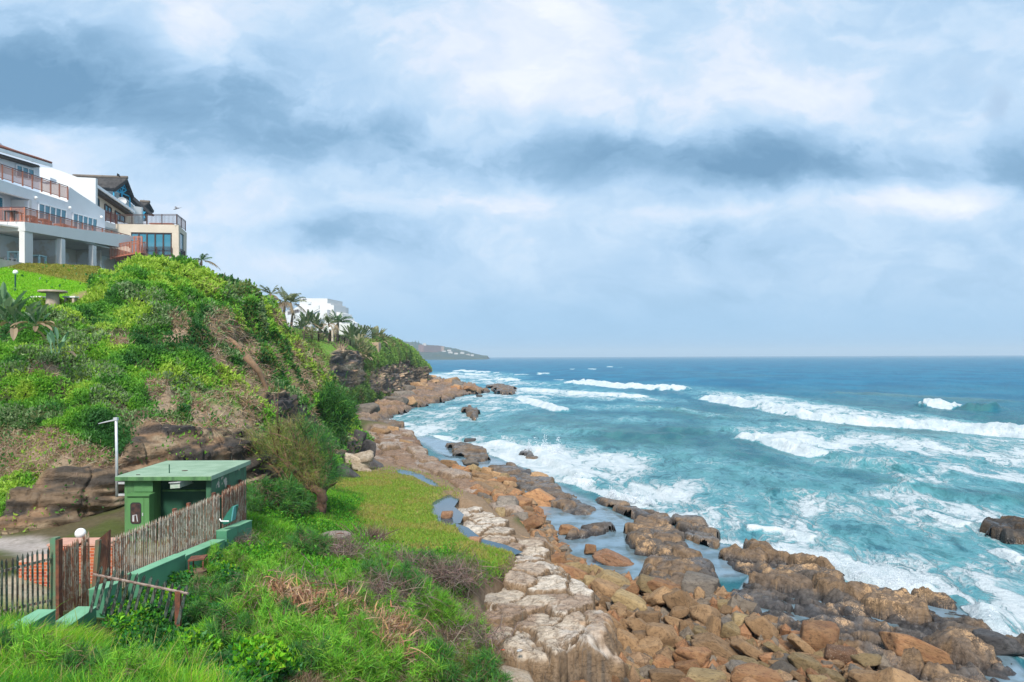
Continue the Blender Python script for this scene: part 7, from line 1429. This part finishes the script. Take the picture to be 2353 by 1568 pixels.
def picket(m, p, h, w=.045, d=.02, lean=(0, 0), face=Vector((1, 0, 0)), tip=.09):
    """flat steel picket with a pointed top"""
    f = face.normalized() * w; s = Vector((face.y, -face.x, 0)).normalized() * d; L = Vector((lean[0], lean[1], 1)); a = p - f / 2 - s / 2; v = []
    for z, k in ((0, 1), (h - tip, 1)): c = p + L * z; v += [c - f / 2 * k - s / 2, c + f / 2 * k - s / 2, c + f / 2 * k + s / 2, c - f / 2 * k + s / 2]
    v.append(p + L * h); m.add(v, [(0, 3, 2, 1), (0, 1, 5, 4), (1, 2, 6, 5), (2, 3, 7, 6), (3, 0, 4, 7), (4, 5, 8), (5, 6, 8), (6, 7, 8), (7, 4, 8)])
def fence_run(label, a, b, h0, h1, n, mt, rmat, posts=(), rails=(.12, .86), name='palisade_fence', w=.05, wobble=.05, seed=1, postm=None, drop=0.0):
    R = np.random.default_rng(seed); t = thing(name, label, 'fence', a); d = b - a; u = d.normalized(); s = Vector((u.y, -u.x, 0)).normalized(); m = MB(); face = Vector((.75, .66, 0))
    for i in range(n):
        f = (i + .5) / n; 
        if R.random() < drop: continue
        picket(m, a + d * f + s * .04, (h0 + (h1 - h0) * f) * R.uniform(.985, 1.01), w * R.uniform(.92, 1.08), .018, (R.normal() * wobble * .3, R.normal() * wobble * .3), face)
    m.build('pickets', mt, t)
    for k in rails: z0, z1 = h0 * k, h1 * k; m = MB(); p = a + Z3 * z0 - s * .03; q = b + Z3 * z1 - s * .03; m.obox(p, q - p, s * .04, Z3 * .055); m.build('rail', rmat, t)
    for f in posts: h = (h0 + (h1 - h0) * f) * .99; p = a + d * f - s * .1; MB().obox(p - u * .05 - Z3 * .3, u * .1, -s * .10, Z3 * (h + .3)).build('post', postm or rmat, t)
    return t
def top_h(uv_top, base): 
    a, e = ray(*uv_top); return EYE + float(e) * base.y - base.z
def fences():
    B = lambda u, v, Y: P(u, v, Y)
    a, b = B(256, 1362, 19.8), B(503, 1240, 24.4); fence_run('long run of flaking pale pickets leaning along the wall in front of the hut', a, b, top_h((256,1232), a), top_h((503,1131), b), 62, PICK, PICKR, (.58, .72, .99), seed=3, postm=RUST, w=.034, wobble=.015)
    c = B(563, 1200, 27.0); fence_run('far rusty picket section of the fence beside the right wall of the hut', b + Vector((.02, .1, 0)), c, top_h((505,1129), b), top_h((563,1101), c), 30, PICKR, RUST, (.5, .98), seed=4, w=.032, wobble=.03)
    a, b = B(131, 1405, 17.3), B(205, 1392, 18.4); fence_run('rusty picket section between the green post and the rusted sheet panel', a, b, top_h((131,1262), a), top_h((228,1228), b) + .1, 17, PICKR, RUST, (), seed=5, w=.038, wobble=.03)
    a, b = B(-40, 1440, 16.4), B(116, 1408, 17.2); fence_run('near picket section with dark flaking paint in front of the brick pillar', a, b, top_h((-40,1296), a), top_h((113,1254), b), 13, PICKD, PICK, (), seed=6, rails=(.16, .78), w=.045, wobble=.03)
    # the stout post and the rusted sheet
    p, q = B(115, 1405, 17.25), B(131, 1405, 17.25); t = thing('fence_post', 'stout green post with rusty edge between two picket sections', 'post', p); h = top_h((118,1237), p); MB().obox(p - Z3 * .3, Vector((.13, 0, 0)), Vector((.02, .16, 0)), Z3 * (h + .3)).build('post', simple('post_green', (.10, .22, .13), (.16, .15, .09), 4, .7), t); MB().obox(p + Vector((.132, -.003, -.3)), Vector((.07, .01, 0)), Vector((0, .16, 0)), Z3 * (h + .25)).build('rusty_edge', RUST, t)
    pts = [B(207, 1402, 18.4), B(232, 1390, 18.4), B(251, 1345, 18.8), B(252, 1218, 18.8), B(219, 1246, 18.4)]; t = thing('rusted_panel', 'tall rusted steel sheet with slanted top in the fence line', 'fence panel', pts[0]); MB().prism(pts, (0.01, .04, 0)).build('sheet', flaking('rust_sheet', (.17, .065, .04), (.24, .11, .06), (.12, .055, .04), .5), t); p = B(206, 1404, 18.35); MB().obox(p, Vector((.10, 0, 0)), Vector((0, .1, 0)), B(219, 1242, 18.35) - p).build('post', simple('post_green_rusty', (.13, .15, .09), (.17, .07, .045), 3, .8), t)
    # collapsed panel
    t = thing('fallen_fence_panel', 'collapsed dark picket panel hanging out over the creeper with a rusty post', 'fence panel', B(407, 1474, 15.75)); Yf = lambda u: 16.7 - (u - 215) * .0046
    r0, r1 = B(215, 1320, Yf(215)), B(432, 1364, Yf(432)); MB().tube([r0, r1], .03, 6).build('rail', simple('worn_rail', (.33, .26, .22), (.16, .10, .08), 9, .7), t); m = MB()
    tops = [(234,1300),(249,1304),(265,1306),(283,1309),(300,1315),(316,1317),(332,1320),(348,1324),(363,1330),(381,1333),(397,1338),(413,1343),(430,1343)]; bots = [(207,1408),(223,1403),(237,1413),(255,1413),(274,1409),(289,1420),(304,1424),(320,1434),(334,1440),(352,1445),(370,1455),(383,1458),(402,1462)]
    for (u0, v0), (u1, v1) in zip(tops, bots):
        p, q = B(u1, v1, Yf(u0) + .05), B(u0, v0, Yf(u0)); L = (q - p); m2 = L.normalized(); f = Vector((1, 0, 0)) * .07; v = [p - f / 2, p + f / 2, p + f / 2 + Vector((0, .02, 0)), p - f / 2 + Vector((0, .02, 0))]; v += [x + L * .93 for x in v[:4]] + [q + Vector((0, .01, 0))]
        m.add(v, [(0, 3, 2, 1), (0, 1, 5, 4), (1, 2, 6, 5), (2, 3, 7, 6), (3, 0, 4, 7), (4, 5, 8), (5, 6, 8), (6, 7, 8), (7, 4, 8)])
    m.build('pickets', PICKD, t); p, q = B(407, 1480, 15.75), B(407.5, 1360, 15.75); MB().obox(p - Vector((.055, 0, 0)), Vector((.11, 0, 0)), Vector((0, .09, 0)), q - p).build('post', RUST, t)
    # stepped green walls along the fence
    def wall(label, top0, Y0, top1, Y1, h, th=.34):
        a, b = B(*top0, Y0), B(*top1, Y1); t = thing('green_wall', label, 'wall', a); d = b - a; s = Vector((-d.y, d.x, 0)).normalized(); m = MB(); low = min(a.z, b.z) - h
        m.prism([a, b, Vector((b.x, b.y, b.z - h)), Vector((a.x, a.y, a.z - h))], s * th); m.build('body', WALLG, t, bevel=.012); c = MB(); c.prism([a - s * .012 + Z3 * .002, b - s * .012 + Z3 * .002, b + s * (th + .012) + Z3 * .002, a + s * (th + .012) + Z3 * .002], Z3 * .02); c.build('cap', WALL_LIT, t)  # thin top sheet: light falling on the wall top put into its paler green
    wall('green wall section with rounded end furthest along beside the hut', (521,1221), 24.0, (579,1197), 26.5, 1.5); wall('low green wall section stepping down from the one beside the hut', (427,1279), 21.2, (517,1241), 23.9, 1.3, .4); wall('tall green wall section above the rusty stool', (319,1321), 18.8, (426,1275), 21.0, 1.25, .3)
    wall('short green wall section behind the fallen picket panel', (240,1355), 17.5, (280,1337), 18.5, .9, .35); wall('green wall section with wide sunlit top at the lower left', (133,1457), 15.6, (222,1396), 17.0, 1.0, .42); wall('curved low green wall end at the left corner in tall grass', (52,1446), 14.8, (128,1403), 15.8, 1.0, .38)
    # green box on the fence
    p = B(511, 1198, 24.2); t = thing('letter_box', 'wedge-shaped green box with a white bracket hung on the fence', 'box', p); pts = [B(508, 1202, 24.2), B(516, 1207, 24.2), B(529, 1200, 24.2), B(537, 1165, 24.2), B(533, 1164, 24.2), B(522, 1178, 24.2)]; MB().prism(pts, (0.05, .32, 0)).build('body', simple('box_teal', (.03, .17, .12), (.025, .14, .10), 3, .5), t); MB().prism([B(530, 1199, 24.18), B(533, 1198, 24.18), B(538, 1165, 24.18), B(535, 1165, 24.18)], (0, .34, 0)).build('lid', simple('box_blue', (.10, .33, .34), None, 3, .5), t); MB().tube([B(505, 1193, 24.1), B(508, 1198, 24.05), B(526, 1198, 24.1)], .022, 6).build('bracket', LAMPW, t)
    # rusty stool against the wall
    a = B(431, 1291, 20.7); w, dp, h = .44, .36, .33; t = thing('rusty_stool', 'small rusty steel frame stool against the green wall', 'stool', a); MB().obox(a, (w, .06, .03), (-.05, dp, .02), (0, 0, .04)).build('seat', RUST, t)
    for i in (0, 1):
        for j in (0, 1): MB().tube([a + Vector((.02 + i * (w - .04), .03 + j * (dp - .06), 0)), a + Vector((.02 + i * (w - .04), .03 + j * (dp - .06), -h))], .022, 6).build('leg', RUST, t)
    p = B(455, 1316, 20.7); tag(MB().lathe(p - Z3 * .15, [(.27, 0), (.24, .15), (.25, .22), (.05, .23)], 9).build('tree_stump', BARK, None), 'short sawn tree stump beside the rusty stool', 'stump')
    # globe lamp in the yard
    p = B(185, 1330, 21.4); q = B(185, 1226, 21.4); s = 21.4 / FP; t = thing('globe_lamp', 'white globe lamp on a green post behind the rusty fence', 'lamp', p); MB().tube([p - Z3 * .5, q - Z3 * .1], .055, 8).build('post', simple('lamp_post_green', (.09, .20, .12), None, 2, .6), t); MB().lathe(q - Z3 * .2, [(.06, 0), (.09, .03), (.09, .08), (.06, .1)], 12).build('collar', simple('lamp_collar', (.08, .2, .14), None, 2, .5), t); MB().sphere(q, 12 * s, 20, 12).build('globe', LAMPW, t, True)
    # brick pillar
    m_, g, out = newmat('red_brick'); tc = g.node('ShaderNodeTexCoord').outputs['Object']; mp = g.vm('MULTIPLY', tc, (1, 1, 1)); bx = g.node('ShaderNodeSeparateXYZ'); g.l.new(mp, bx.inputs[0]); uvv = g.xyz(g.m('ADD', bx.outputs[0], bx.outputs[1]), bx.outputs[2], 0.0); br = g.node('ShaderNodeTexBrick'); g.l.new(uvv, br.inputs['Vector']); br.inputs['Scale'].default_value = 1.0; br.inputs['Brick Width'].default_value = .23; br.inputs['Row Height'].default_value = .085; br.inputs['Mortar Size'].default_value = .008; br.inputs['Color1'].default_value = (.52, .14, .05, 1); br.inputs['Color2'].default_value = (.36, .085, .05, 1); br.inputs['Mortar'].default_value = (.50, .33, .25, 1)
    pbsdf(g, out, br.outputs[0], .85, .2, br.outputs[1], -.3, .01)
    a = B(38, 1410, 19.6); t = thing('brick_pillar', 'orange-red brick barbecue block behind the near pickets', 'brick block', a); h = top_h((40, 1292), a); MB().obox(a - Z3 * .2, (.92, 0, 0), (0, .8, 0), (0, 0, h + .2)).build('front_block', m_, t); b2 = a + Vector((.35, .803, -.2)); MB().obox(b2, (1.75, 0, 0), (0, .7, 0), (0, 0, h + .42)).build('back_block', m_, t); MB().obox(b2 + Vector((-.03, -.03, h + .42)), (1.81, 0, 0), (0, .76, 0), (0, 0, .05)).build('coping', simple('coping_pink', (.55, .30, .22), (.45, .25, .19), 4, .8), t)
    # garden lamp pipe bits, manhole, litter
    p = B(772, 1251, 30.0); p.z = float(gz(np.array([p.x]), np.array([p.y]), False)[0]) + .22; s = 30.0 / FP; CON = simple('old_concrete', (.23, .20, .17), (.15, .13, .11), 4, .95, .1, .5, 20); t = thing('manhole', 'round concrete manhole ring with a lid on the grass bank', 'manhole', p); o = MB().lathe(p, [(30 * s, -1.0), (31 * s, .18), (30 * s, .2), (.1, .2)], 32).build('ring', CON, t); lathe_smooth(o); o = MB().lathe(p + Z3 * .2, [(33 * s, 0), (34 * s, .03), (34 * s, .09), (31 * s, .12), (20 * s, .13), (.05, .13)], 32).build('lid', simple('lid_concrete', (.27, .22, .185), (.19, .16, .14), 3, .95, .1, .5, 25), t); lathe_smooth(o)
    MB().tube([p + Vector((.05, -.1, .33)), p + Vector((.2, -.12, .37)), p + Vector((.35, -.1, .33))], .02, 6).build('handle', RUST, t); MB().obox(p + Vector((28 * s, -.12, -.9)), (.06, 0, 0), (0, .12, 0), (0, 0, .95)).build('side_pipe', simple('pipe_white', (.6, .6, .6), None, 5, .5), t)
    for u, v, w, h, col, lab in ((1075, 1470, 14, 9, (.75, .75, .74), 'small white scrap lying at the little pool by the shelf foot'), (1085, 1492, 5, 7, (.35, .5, .7), 'pale blue plastic bottle by the shelf foot'), (1195, 1503, 15, 8, (.6, .63, .66), 'pale grey flat stone among litter below the shelf'), (1156, 1502, 8, 4, (.6, .10, .05), 'red scrap among litter below the pale shelf')):
        p = B(u, v, 24.6); s = 24.6 / FP; b = MB(); k = boulder_mesh('scrap', u, 2, 12, 9, .6); vs = [Vector((c.co.x * w * s * .5, c.co.y * w * s * .35, c.co.z * h * s * .5)) + p + Z3 * .12 for c in k.vertices]; b.add(vs, [tuple(f.vertices) for f in k.polygons]); bpy.data.meshes.remove(k); tag(b.build('scrap', simple('scrap_%d' % u, col, None, 5, .5), None, True), lab, 'litter')
    # dead branches hanging on the slope of the hill
    for i, pts in enumerate(([(570,830,44),(600,865,44.5),(618,905,45),(622,930,45)], [(520,785,47),(545,800,47),(575,830,46)])):
        tag(MB().tube([P(u, v, Y) + Vector((0, -.4, .3)) for u, v, Y in pts], list(np.linspace(.22, .1, len(pts))), 7).build('fallen_log', simple('dead_brown_wood%d' % i, (.26, .16, .09), (.17, .11, .07), 3, .9), None, True), ['long brown fallen trunk lying down the dry part of the hill slope', 'short brown root above the long fallen trunk on the slope'][i], 'dead trunk')
fences()

# ------------------------------------------------------------------ the air
def haze():
    b = MB(); b.obox((-7000, -300, -9), (20500, 0, 0), (0, 12600, 0), (0, 0, 9 + 112)); m = bpy.data.materials.new('haze_air'); m.use_nodes = True; nt = m.node_tree; nt.nodes.clear(); out = nt.nodes.new('ShaderNodeOutputMaterial'); v = nt.nodes.new('ShaderNodeVolumePrincipled'); v.inputs['Color'].default_value = (.74, .89, 1.0, 1); v.inputs['Density'].default_value = HAZE; v.inputs['Anisotropy'].default_value = 0.0
    nt.links.new(v.outputs[0], out.inputs['Volume']); o = b.build('haze', m); tag(o, 'thin blue sea haze over the whole coast', 'haze', kind='stuff')
HAZE = 1.6e-4
haze()
